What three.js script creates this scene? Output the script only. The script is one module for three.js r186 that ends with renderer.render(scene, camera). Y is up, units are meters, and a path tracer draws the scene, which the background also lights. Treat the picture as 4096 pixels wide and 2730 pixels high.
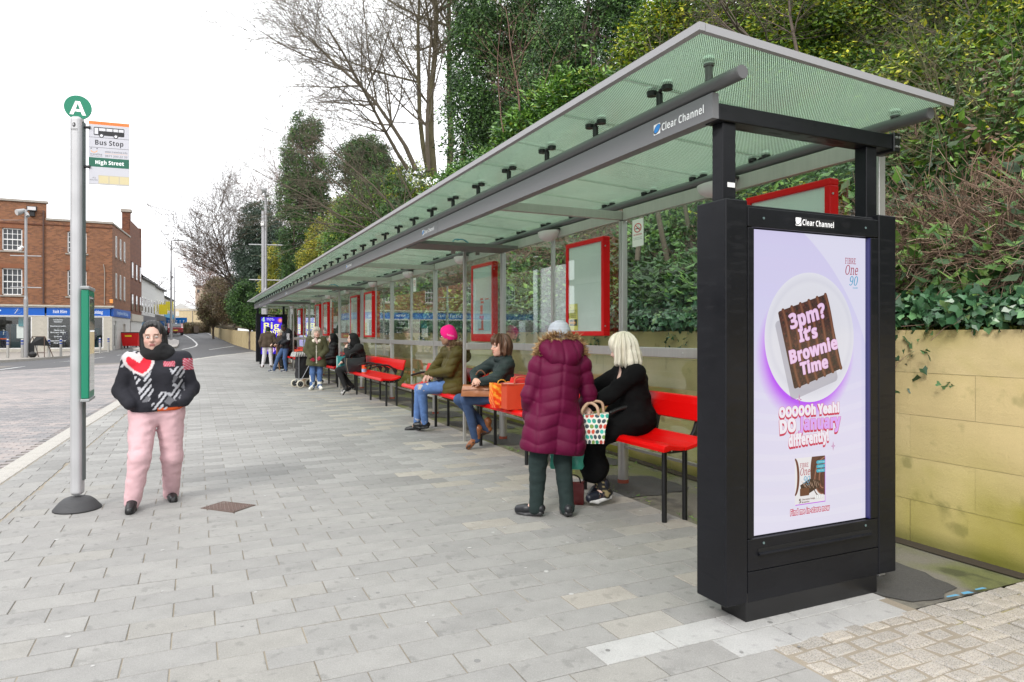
import * as THREE from 'three';
import { RoundedBoxGeometry } from 'three/addons/geometries/RoundedBoxGeometry.js';
import { RectAreaLightUniformsLib } from 'three/addons/lights/RectAreaLightUniformsLib.js';

// ---------------------------------------------------------------- camera, sky, light, exposure
const scene = new THREE.Scene();
const YAW = Math.atan((512 - 194) / 683), EYE = 1.5;
const camera = new THREE.PerspectiveCamera(2 * Math.atan(341 / 683) * 180 / Math.PI, 1024 / 682, 0.05, 2500);
camera.position.set(0, EYE, 0);
camera.rotation.set(0, -YAW, 0);
camera.setViewOffset(1024, 682, 0, 7, 1024, 682);
scene.add(camera);
const renderer = new THREE.WebGLRenderer({ antialias: true });
renderer.setSize(1024, 682);
renderer.toneMapping = THREE.LinearToneMapping;
renderer.toneMappingExposure = 1.4;
renderer.shadowMap.enabled = true;
renderer.shadowMap.type = THREE.PCFSoftShadowMap;
RectAreaLightUniformsLib.init();

let seed = 12345;
function rnd() { seed = (seed + 0x6d2b79f5) | 0; let t = Math.imul(seed ^ (seed >>> 15), 1 | seed); t = (t + Math.imul(t ^ (t >>> 7), 61 | t)) ^ t; return ((t ^ (t >>> 14)) >>> 0) / 4294967296; }
const rr = (a, b) => a + (b - a) * rnd();
const pick = (a) => a[Math.floor(rnd() * a.length) % a.length];
const lerp = (a, b, t) => a + (b - a) * t, clamp = (x, a, b) => Math.min(b, Math.max(a, x));
const sstep = (a, b, x) => { const t = clamp((x - a) / (b - a), 0, 1); return t * t * (3 - 2 * t); };
function hash3(x, y, z) { let n = Math.imul(x | 0, 374761393) + Math.imul(y | 0, 668265263) + Math.imul(z | 0, 2147483647 ^ 0x5bd1e995); n = Math.imul(n ^ (n >>> 13), 1274126177); return ((n ^ (n >>> 16)) >>> 0) / 4294967296; }
function vnoise(x, y, z) {
  const xi = Math.floor(x), yi = Math.floor(y), zi = Math.floor(z), f = (t) => t * t * (3 - 2 * t), u = f(x - xi), v = f(y - yi), w = f(z - zi);
  const L = (a, b, t) => a + (b - a) * t, h = (i, j, k) => hash3(xi + i, yi + j, zi + k);
  return L(L(L(h(0, 0, 0), h(1, 0, 0), u), L(h(0, 1, 0), h(1, 1, 0), u), v), L(L(h(0, 0, 1), h(1, 0, 1), u), L(h(0, 1, 1), h(1, 1, 1), u), v), w);
}
const fbm = (x, y, z, o = 4) => { let s = 0, a = 0.5; for (let i = 0; i < o; i++) { s += a * vnoise(x, y, z); x = x * 2.03 + 7.1; y = y * 2.03 + 3.3; z = z * 2.03 + 1.7; a *= 0.5; } return s / (1 - Math.pow(0.5, o)); };

{ // bright overcast sky
  const w = 256, h = 128, data = new Float32Array(w * h * 4);
  for (let j = 0; j < h; j++) for (let i = 0; i < w; i++) {
    const el = (j / (h - 1) - 0.5) * Math.PI, a = i / w * Math.PI * 2, s = Math.max(0, Math.sin(el));
    const n = fbm(Math.cos(a) * 2.2 + 9, s * 4, Math.sin(a) * 2.2 + 5, 4) - 0.5;
    let L = el > 0 ? 1.22 + 0.55 * Math.pow(s, 0.8) : lerp(1.22, 0.4, clamp(-el * 6, 0, 1));
    L *= 1 + 0.16 * n;
    const o = (j * w + i) * 4;
    data[o] = L * 0.985; data[o + 1] = L * 1.0; data[o + 2] = L * 1.03; data[o + 3] = 1;
  }
  const sky = new THREE.DataTexture(data, w, h, THREE.RGBAFormat, THREE.FloatType);
  sky.mapping = THREE.EquirectangularReflectionMapping; sky.magFilter = sky.minFilter = THREE.LinearFilter; sky.wrapS = THREE.RepeatWrapping; sky.needsUpdate = true;
  scene.background = sky; scene.environment = sky;
}
const sun = new THREE.DirectionalLight(new THREE.Color(1, 0.96, 0.9), 1.5);
sun.position.set(-55, 52, 30); sun.target.position.set(0, 0, -15);
sun.castShadow = true; sun.shadow.radius = 28; sun.shadow.mapSize.set(2048, 2048);
Object.assign(sun.shadow.camera, { left: -60, right: 60, top: 60, bottom: -60, near: 1, far: 250 });
scene.add(sun, sun.target);

// ---------------------------------------------------------------- helpers
const fwd = [Math.sin(YAW), -Math.cos(YAW)], rgt = [Math.cos(YAW), Math.sin(YAW)];
const V = (x, y, z) => new THREE.Vector3(x, y, z);
// a point of the place, given by the direction it is seen in and its real distance along the view
function at(px, py, d) { const u = (px - 512) / 683, v = (334 - py) / 683; return V((fwd[0] + u * rgt[0]) * d, EYE + v * d, (fwd[1] + u * rgt[1]) * d); }
function seen(x, y, z) { const d = x * fwd[0] + z * fwd[1], u = (x * rgt[0] + z * rgt[1]) / d; return { px: 512 + 683 * u, py: 334 - 683 * (y - EYE) / d, d }; }
const taken = {};
function numbered(n) { const k = taken[n] = (taken[n] ?? -1) + 1; return k ? n + '_' + String(k).padStart(3, '0') : n; }
function tag(o, label, category, group, kind) { if (label) o.userData.label = label; if (category) o.userData.category = category; if (group) o.userData.group = group; if (kind) o.userData.kind = kind; return o; }
function thing(name, label, category, pos = [0, 0, 0], turn = 0, group) { const o = new THREE.Group(); o.name = numbered(name); o.position.set(...pos); o.rotation.y = turn; scene.add(o); return tag(o, label, category, group); }
function copy(src, label, pos, turn) { const c = src.clone(); c.userData = { ...src.userData, label }; c.name = numbered(src.name.replace(/_\d{3}$/, '')); scene.add(c); if (pos) c.position.set(...pos); if (turn !== undefined) c.rotation.y = turn; return c; }
function merge(list) {
  let n = 0; const parts = list.flat(9).filter(Boolean).map((g) => { const q = g.index ? g.toNonIndexed() : g; n += q.attributes.position.count; return q; });
  const P = new Float32Array(n * 3), N = new Float32Array(n * 3), U = new Float32Array(n * 2), anyC = parts.some((p) => p.attributes.color), C = anyC ? new Float32Array(n * 3).fill(1) : null; let o = 0;
  for (const q of parts) { const c = q.attributes.position.count; P.set(q.attributes.position.array, o * 3); N.set(q.attributes.normal.array, o * 3); if (q.attributes.uv) U.set(q.attributes.uv.array, o * 2); if (q.attributes.color) C.set(q.attributes.color.array, o * 3); o += c; }
  const g = new THREE.BufferGeometry(); g.setAttribute('position', new THREE.BufferAttribute(P, 3)); g.setAttribute('normal', new THREE.BufferAttribute(N, 3)); g.setAttribute('uv', new THREE.BufferAttribute(U, 2)); if (anyC) g.setAttribute('color', new THREE.BufferAttribute(C, 3));
  return g;
}
function mesh(name, geo, mat, parent, pos, label) { const m = new THREE.Mesh(Array.isArray(geo) ? merge(geo) : geo, mat); m.name = parent ? name : numbered(name); if (pos) m.position.set(...pos); (parent ?? scene).add(m); if (label) m.userData.label = label; return m; }
const each = (name, geos, mat, parent) => geos.map((g) => mesh(name, g, mat, parent));
const stuff = (m) => { m.userData.kind = 'stuff'; return m; };
const structure = (m) => { m.userData.kind = 'structure'; return m; };
// uv in metres by the dominant side of each face
function muv(g, s = 1, du = 0, dv = 0) {
  const q = g.index ? g.toNonIndexed() : g, p = q.attributes.position, n = q.attributes.normal, u = new Float32Array(p.count * 2);
  for (let i = 0; i < p.count; i += 3) {
    let ax = 0, ay = 0, az = 0; for (let k = 0; k < 3; k++) { ax += Math.abs(n.getX(i + k)); ay += Math.abs(n.getY(i + k)); az += Math.abs(n.getZ(i + k)); }
    for (let k = 0; k < 3; k++) { const x = p.getX(i + k), y = p.getY(i + k), z = p.getZ(i + k); const [a, b] = ay >= ax && ay >= az ? [x, z] : ax >= az ? [z, y] : [x, y]; u[(i + k) * 2] = a * s + du; u[(i + k) * 2 + 1] = b * s + dv; }
  }
  q.setAttribute('uv', new THREE.BufferAttribute(u, 2)); return q;
}
function box(w, h, d, x = 0, y = 0, z = 0, ry = 0, bev = 0) { const g = bev ? new RoundedBoxGeometry(w, h, d, 2, bev) : new THREE.BoxGeometry(w, h, d); if (ry) g.rotateY(ry); g.translate(x, y, z); return muv(g); }
// box from corner to corner
const span = (x0, y0, z0, x1, y1, z1, bev = 0) => box(Math.abs(x1 - x0), Math.abs(y1 - y0), Math.abs(z1 - z0), (x0 + x1) / 2, (y0 + y1) / 2, (z0 + z1) / 2, 0, bev);
function rod(a, b, r0, r1 = r0, n = 10, open = false) { const A = V(...a), B = V(...b), d = B.clone().sub(A), g = new THREE.CylinderGeometry(r1, r0, d.length(), n, 1, open); g.applyQuaternion(new THREE.Quaternion().setFromUnitVectors(V(0, 1, 0), d.clone().normalize())); g.translate((A.x + B.x) / 2, (A.y + B.y) / 2, (A.z + B.z) / 2); return g; }
function tube(pts, r, rs = 8, seg = 0, closed = false) { return new THREE.TubeGeometry(new THREE.CatmullRomCurve3(pts.map((p) => V(...p)), closed), seg || pts.length * 5, r, rs, closed); }
function quad(a, b, c, d) { const g = new THREE.BufferGeometry(); g.setAttribute('position', new THREE.Float32BufferAttribute([...a, ...b, ...c, ...a, ...c, ...d], 3)); g.setAttribute('uv', new THREE.Float32BufferAttribute([0, 0, 1, 0, 1, 1, 0, 0, 1, 1, 0, 1], 2)); g.computeVertexNormals(); return g; }
function extrude(pts, depth, bev = 0) { const s = new THREE.Shape(pts.map((p) => new THREE.Vector2(...p))); return new THREE.ExtrudeGeometry(s, { depth, bevelEnabled: bev > 0, bevelSize: bev, bevelThickness: bev, bevelSegments: 2, bevelOffset: -bev }); }
function lathe(pts, n = 24) { return new THREE.LatheGeometry(pts.map((p) => new THREE.Vector2(...p)), n); }
// a stone with a chamfered top, origin at the middle of its top face
function stone(w, h, d, b, jit = 0) {
  const x = w / 2, z = d / 2, j = () => rr(-jit, jit), c = [[-x, -z], [x, -z], [x, z], [-x, z]].map(([a, e]) => [a + j(), e + j()]);
  const top = c.map(([a, e]) => [a - Math.sign(a) * b, j() * 0.35, e - Math.sign(e) * b]), mid = c.map(([a, e]) => [a, -b * 0.8, e]), low = c.map(([a, e]) => [a, -h, e]), P = [];
  const f = (a, q, r, s) => P.push(...a, ...r, ...q, ...a, ...s, ...r);
  f(top[0], top[1], top[2], top[3]);
  for (let i = 0; i < 4; i++) { const k = (i + 1) % 4; f(top[k], top[i], mid[i], mid[k]); f(mid[k], mid[i], low[i], low[k]); }
  const g = new THREE.BufferGeometry(); g.setAttribute('position', new THREE.Float32BufferAttribute(P, 3)); g.computeVertexNormals();
  return muv(g, 1, rnd() * 5, rnd() * 5);
}
function canvas(w, h) { const c = document.createElement('canvas'); c.width = w; c.height = h; return [c, c.getContext('2d')]; }
function ctex(c, rep) { const t = new THREE.CanvasTexture(c); t.colorSpace = THREE.SRGBColorSpace; if (rep) { t.wrapS = t.wrapT = THREE.RepeatWrapping; t.repeat.set(rep, rep); } return t; }
// a tiling texture computed pixel by pixel: f(x, y) in 0..1 gives [r, g, b] multipliers (linear) or one value
function dtex(n, f, rep = 1, linear = false) {
  const d = new Uint8Array(n * n * 4), enc = (v) => linear ? clamp(v, 0, 1) * 255 : 255 * (v <= 0.0031308 ? 12.92 * Math.max(v, 0) : 1.055 * Math.pow(Math.min(v, 1), 1 / 2.4) - 0.055);
  for (let y = 0; y < n; y++) for (let x = 0; x < n; x++) { let v = f(x / n, y / n); if (!Array.isArray(v)) v = [v, v, v]; const o = (y * n + x) * 4; d[o] = enc(v[0]); d[o + 1] = enc(v[1]); d[o + 2] = enc(v[2]); d[o + 3] = 255; }
  const t = new THREE.DataTexture(d, n, n); t.magFilter = THREE.LinearFilter; t.minFilter = THREE.LinearFilter; t.wrapS = t.wrapT = THREE.RepeatWrapping; t.repeat.set(rep, rep); if (!linear) t.colorSpace = THREE.SRGBColorSpace; t.needsUpdate = true; return t;
}
// noise that tiles over the unit square
function tn(x, y, f, o = 3) { const a = (X, Y) => fbm(X * f, Y * f, f * 1.7, o), sx = sstep(0, 1, x), sy = sstep(0, 1, y); return lerp(lerp(a(x, y), a(x - 1, y), sx), lerp(a(x, y - 1), a(x - 1, y - 1), sx), sy); }
const lin = (r, g, b) => new THREE.Color().setRGB(r, g, b);
const hex = (h) => new THREE.Color(h);
function std(color, rough = 0.8, o = {}) { return new THREE.MeshStandardMaterial({ color, roughness: rough, ...o }); }
function phys(color, rough, o = {}) { return new THREE.MeshPhysicalMaterial({ color, roughness: rough, ...o }); }

// ---------------------------------------------------------------- materials
const grainT = dtex(256, (x, y) => { const n = tn(x, y, 6), s = hash3(x * 256, y * 256, 3); return 0.77 + 0.26 * (n - 0.5) + 0.22 * (s - 0.5) + (s > 0.965 ? 0.2 : 0) - 0.14 * sstep(0.62, 0.74, tn(x + 0.4, y + 0.2, 9, 3)); }, 1.6);
const grainB = dtex(256, (x, y) => 0.5 * tn(x, y, 24, 2) + 0.5 * hash3(x * 256, y * 256, 8), 3, true);
const graniteT = dtex(256, (x, y) => { const s = hash3(x * 256, y * 256, 5), q = hash3(x * 128, y * 128, 9), n = tn(x, y, 5); const v = 0.7 + 0.25 * (n - 0.5) + (q > 0.8 ? -0.28 : 0) + (s > 0.8 ? 0.22 : 0); return [v, v * (0.985 + (q > 0.6 ? 0.01 : -0.02)), v * (q > 0.5 ? 0.97 : 0.9)]; }, 2.2);
const asphaltT = dtex(256, (x, y) => 0.7 + 0.3 * (tn(x, y, 4) - 0.5) + 0.35 * (hash3(x * 256, y * 256, 4) - 0.5), 0.8);
const mossT = dtex(512, (x, y) => { const n = tn(x, y, 5, 5), m = tn(x + 0.37, y + 0.11, 9, 4), s = hash3(x * 512, y * 512, 2); const k = sstep(0.42, 0.62, n), d = sstep(0.55, 0.7, m), v = 0.85 + 0.3 * (s - 0.5); return [lerp(0.15, 0.115, k) * v * (1 - 0.5 * d), lerp(0.14, 0.125, k) * v * (1 - 0.5 * d), lerp(0.115, 0.045, k) * v * (1 - 0.45 * d)]; }, 0.45);
const wallT = dtex(512, (x, y) => { const n = tn(x, y, 5, 5), m = tn(x + 0.3, y + 0.6, 11, 4), s = hash3(x * 512, y * 512, 6), v = 1.05 + 0.4 * (n - 0.5) + 0.12 * (s - 0.5), k = sstep(0.6, 0.78, m) * 0.35; return [0.88 * v * (1 - k), 0.88 * v * (1 - k * 0.9), 0.86 * v * (1 - k * 1.1)]; }, 0.7);
const speckB = dtex(128, (x, y) => hash3(x * 128, y * 128, 12), 6, true);
const brushT = dtex(128, (x, y) => 0.86 + 0.2 * (tn(x, y, 7, 3) - 0.5) + 0.06 * (hash3(x * 128, 1, 2) - 0.5), 0.9);
const fabricB = dtex(128, (x, y) => 0.5 + 0.5 * Math.sin(x * 128 * 0.8) * Math.sin(y * 128 * 0.8), 14, true);

const M = {};
M.slab = [[0.335, 0.326, 0.31], [0.327, 0.319, 0.303], [0.346, 0.337, 0.319], [0.316, 0.308, 0.294], [0.34, 0.328, 0.303]].map((c) => std(lin(...c), 0.82, { map: grainT, bumpMap: grainB, bumpScale: 0.0012 }));
M.slabNew = [[0.41, 0.38, 0.335], [0.39, 0.37, 0.335]].map((c) => std(lin(...c), 0.85, { map: grainT, bumpMap: grainB, bumpScale: 0.0012 }));
M.slabPale = std(lin(0.47, 0.465, 0.45), 0.8, { map: grainT, bumpMap: grainB, bumpScale: 0.0012 });
M.slabFar = std(lin(1, 1, 1), 0.8, { map: grainT });
M.joint = std(lin(0.33, 0.285, 0.22), 0.95, { map: grainT });
M.kerb = std(lin(0.56, 0.545, 0.52), 0.85, { map: graniteT, bumpMap: grainB, bumpScale: 0.001 });
M.sett = [[0.5, 0.47, 0.43], [0.47, 0.445, 0.41], [0.53, 0.495, 0.445], [0.45, 0.43, 0.4]].map((c) => std(lin(...c), 0.85, { map: graniteT, bumpMap: grainB, bumpScale: 0.004 }));
M.settBed = std(lin(0.36, 0.32, 0.17), 0.95, { map: grainT });
const blockC = [[0.37, 0.33, 0.32], [0.34, 0.305, 0.295], [0.31, 0.29, 0.285], [0.27, 0.26, 0.262], [0.4, 0.35, 0.33], [0.22, 0.215, 0.22]];
M.block = blockC.map((c) => std(lin(...c), 0.75, { map: grainT }));
M.blockFar = std(lin(1, 1, 1), 0.75, { map: grainT });
M.asphalt = std(lin(0.115, 0.115, 0.12), 0.8, { map: asphaltT });
M.darkTar = std(lin(0.085, 0.083, 0.08), 0.85, { map: asphaltT, bumpMap: grainB, bumpScale: 0.003 });
M.strip = std(lin(1.3, 1.3, 1.3), 0.9, { map: mossT, bumpMap: grainB, bumpScale: 0.002 });
M.ground = std(lin(0.14, 0.14, 0.14), 0.9, { map: asphaltT });
M.white = std(lin(0.75, 0.75, 0.74), 0.7, { map: grainT });
M.soil = std(lin(0.045, 0.034, 0.022), 1);
M.wall = [[0.66, 0.52, 0.27], [0.675, 0.535, 0.285], [0.645, 0.51, 0.26], [0.665, 0.53, 0.285]].map((c) => std(lin(...c), 0.92, { map: wallT, bumpMap: grainB, bumpScale: 0.003, vertexColors: true }));
M.steel = std(lin(0.58, 0.57, 0.55), 0.36, { metalness: 0.65, map: brushT });
M.steelDull = std(lin(0.5, 0.49, 0.46), 0.5, { metalness: 0.35, map: brushT });
M.grey = std(lin(0.105, 0.105, 0.108), 0.42);
M.fascia = std(lin(0.17, 0.17, 0.18), 0.5);
M.tray = std(lin(0.12, 0.118, 0.112), 0.6);
M.trim = std(lin(0.3, 0.3, 0.31), 0.5);
const scuffT = dtex(256, (x, y) => { const n = tn(x, y, 6, 4), s = tn(x * 0.2, y, 40, 2); return 0.75 + 0.5 * (n - 0.5) + (s > 0.62 ? 0.25 : 0); }, 1.1, true), dustT = dtex(256, (x, y) => { const n = tn(x + 0.2, y, 5, 5), k = 0.7 + 0.9 * n * n + (hash3(x * 256, y * 256, 2) > 0.9975 ? 2.5 : 0); return [k * 0.35, k * 0.35, k * 0.35]; }, 0.9);
M.black = phys(lin(0.021, 0.0225, 0.03), 0.52, { specularIntensity: 0.5, roughnessMap: scuffT, map: dustT });
M.blackPaint = std(lin(0.008, 0.008, 0.009), 0.3);
M.cast = std(lin(0.01, 0.01, 0.011), 0.45);
M.red = phys(lin(0.62, 0.003, 0.003), 0.32, { specularIntensity: 0.45 });
M.redFrame = phys(lin(0.6, 0.003, 0.004), 0.45, { specularIntensity: 0.5 });
M.redBack = std(lin(0.09, 0.03, 0.012), 0.8);
M.paper = std(lin(0.85, 0.86, 0.85), 0.35);
M.glass = phys(lin(0.93, 0.965, 0.95), 0, { transmission: 1, thickness: 0, ior: 1.52 });
M.winGlass = phys(lin(0.04, 0.045, 0.05), 0.05, { specularIntensity: 1 });
M.clearShop = phys(lin(0.95, 0.97, 0.96), 0, { transmission: 1, thickness: 0 });
M.bolt = std(lin(0.6, 0.6, 0.6), 0.3, { metalness: 0.8 });
M.opal = std(lin(0.62, 0.6, 0.6), 0.35);
M.whitePaint = std(lin(0.78, 0.78, 0.77), 0.5);
M.alu = std(lin(0.52, 0.52, 0.53), 0.42, { metalness: 0.25, map: brushT });
M.rubber = std(lin(0.06, 0.06, 0.063), 0.7, { map: grainT });
M.green = std(lin(0.004, 0.2, 0.11), 0.35);
// ---------------------------------------------------------------- lie of the land
const tab = (t, x) => { if (x >= t[0][0]) return t[0][1]; for (let i = 1; i < t.length; i++) if (x >= t[i][0]) return lerp(t[i - 1][1], t[i][1], (x - t[i - 1][0]) / (t[i][0] - t[i - 1][0])); return t[t.length - 1][1]; };
const riseT = [[-3.5, 0], [-8, 0.05], [-12, 0.1], [-20, 0.135], [-35, 0.2], [-45, 0.26], [-53, 0.4], [-63, 0.6], [-90, 1.25], [-110, 1.62], [-140, 1.9], [-400, 2.2]];
function H(x, z) { const R = tab(riseT, z), L = z > -45 ? Math.min(R, 0.12) : lerp(0.12, R, sstep(-75, -110, z)); return lerp(L, R, sstep(-6.5, -1.5, x)); }
const wallX = (z) => z > -36 ? 4.7 : tab([[-36, 4.7], [-53, 3.75], [-63, 3.15], [-90, 2.3], [-100, 2.0], [-130, 1.4]], z);
function bankH(x, z) { const b = x - wallX(z) - 0.28; if (b < 0) return H(x, z); const top = z > -38 ? 10.2 : lerp(10.2, 4.5, sstep(-38, -75, z)); const base = H(x, z) + 1.38; const s = base + top * (1 - Math.exp(-b * 0.95 / top * 1.12)) ; return s + 0.35 * (fbm(x * 0.5, 2, z * 0.5, 3) - 0.5) * Math.min(1, b); }
// where the line of sight through a pixel meets the ground
function hit(px, py, lift = 0) { let d = 2; for (; d < 400; d += 0.1) { const p = at(px, py, d); if (p.y <= H(p.x, p.z) + lift) return p; } return at(px, py, 400); }
function strip(zs, xl, xr, off, nx = 1, h = H, label) {
  const P = [], U = [], I = [], n = nx + 1;
  zs.forEach((z) => { const a = xl(z), b = xr(z); for (let i = 0; i <= nx; i++) { const x = lerp(a, b, i / nx); P.push(x, h(x, z) + off, z); U.push(x, z); } });
  for (let j = 0; j < zs.length - 1; j++) for (let i = 0; i < nx; i++) { const a = j * n + i, b = a + 1, c = a + n, d = c + 1; I.push(a, b, d, a, d, c); }
  const g = new THREE.BufferGeometry(); g.setAttribute('position', new THREE.Float32BufferAttribute(P, 3)); g.setAttribute('uv', new THREE.Float32BufferAttribute(U, 2)); g.setIndex(I); g.computeVertexNormals(); return g.toNonIndexed();
}
const steps = (a, b, s) => { const r = [], n = Math.max(1, Math.round(Math.abs(b - a) / s)); for (let i = 0; i <= n; i++) r.push(lerp(a, b, i / n)); return r; };
function line(pts, w, off = 0.006) { // painted line along the ground
  const P = [], L = []; for (let i = 0; i < pts.length - 1; i++) { const [x0, z0] = pts[i], [x1, z1] = pts[i + 1], n = Math.max(1, Math.round(Math.hypot(x1 - x0, z1 - z0) / 1.5)); for (let k = i ? 1 : 0; k <= n; k++) L.push([lerp(x0, x1, k / n), lerp(z0, z1, k / n)]); }
  const E = L.map((p, i) => { const a = L[Math.max(0, i - 1)], b = L[Math.min(L.length - 1, i + 1)], dx = b[0] - a[0], dz = b[1] - a[1], l = Math.hypot(dx, dz) || 1, nx = -dz / l * w / 2, nz = dx / l * w / 2; return [[p[0] + nx, p[1] + nz], [p[0] - nx, p[1] - nz]]; });
  for (let i = 0; i < E.length - 1; i++) { const q = [E[i][0], E[i][1], E[i + 1][1], E[i + 1][0]].map(([x, z]) => [x, H(x, z) + off, z]); P.push(quad(q[0], q[1], q[2], q[3])); }
  return merge(P);
}
const flipUp = (g) => { const n = g.attributes.normal, p = g.attributes.position; if (n.getY(0) < 0) { for (let i = 0; i < p.count; i += 3) { for (const a of [p, n, g.attributes.uv]) { const s = a.itemSize; for (let c = 0; c < s; c++) { const t = a.array[(i + 1) * s + c]; a.array[(i + 1) * s + c] = a.array[(i + 2) * s + c]; a.array[(i + 2) * s + c] = t; } } } g.computeVertexNormals(); } return g; };

// ---------------------------------------------------------------- ground, roads, paving
structure(mesh('ground', flipUp(strip([60, 20, 0, -6, -12, -20, -35, -45, -53, -63, -75, -90, -110, -140, -400, -1200], () => -900, () => 900, -0.16, 90)), M.ground));
const kerbX = (z) => -1.95 + 0.055 * (-7.5 - z), jointX = (z) => -1.38 + 0.045 * (-6.5 - z);   // street edge of the kerb; the slot drain
const endX = (z) => tab([[-33, -0.55], [-36, -0.4], [-38, 0.0], [-41, 0.75], [-44, 1.6], [-48, 3.4], [-49.5, 4.6]], z);
// asphalt carriageway
const road = structure(mesh('road', flipUp(strip([...steps(6, -50, 2), ...steps(-52, -150, 4)], () => -60, (z) => z > -33 ? kerbX(z) : z > -50 ? Math.max(endX(z), kerbX(z)) + 0.6 : wallX(z) - 0.02, -0.032, 24)), M.asphalt));
const far1 = [[182.1, 349.1], [190, 347.6], [195.6, 346], [197, 344.4], [196.4, 342.8], [192.5, 339.2], [186.6, 335.7], [181, 333.6]].map(([a, b]) => { const p = hit(a, b); return [p.x, p.z]; });
const wl = mesh('road_marking', line(far1, 0.14, -0.026), M.white, road);
{ const a = hit(209, 349.4), b = hit(234, 345.8); mesh('road_marking', line([[a.x, a.z], [b.x, b.z]], 0.12, -0.026), M.white, road); }
mesh('road_marking', line([[0, 369], [60, 361.5], [120, 354.6], [134, 353.4]].map(([a, b]) => { const p = hit(a, b); return [p.x, p.z]; }).reduce((l, p, i, A) => (i ? l : [[A[0][0] - (A[1][0] - A[0][0]) * 2.5, A[0][1] - (A[1][1] - A[0][1]) * 2.5]]).concat([p]), []), 0.13, -0.026), M.white, road);
mesh('road_marking', line([[140, 362], [200, 357.6]].map(([a, b]) => { const p = hit(a, b); return [p.x, p.z]; }), 0.1, -0.026), M.white, road);
mesh('road_marking', line([[211.5, 327 + 8], [190, 330.4]].map(([a, b]) => { const p = hit(a, b); return [p.x, p.z]; }), 0.12, -0.026), M.white, road);

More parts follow.
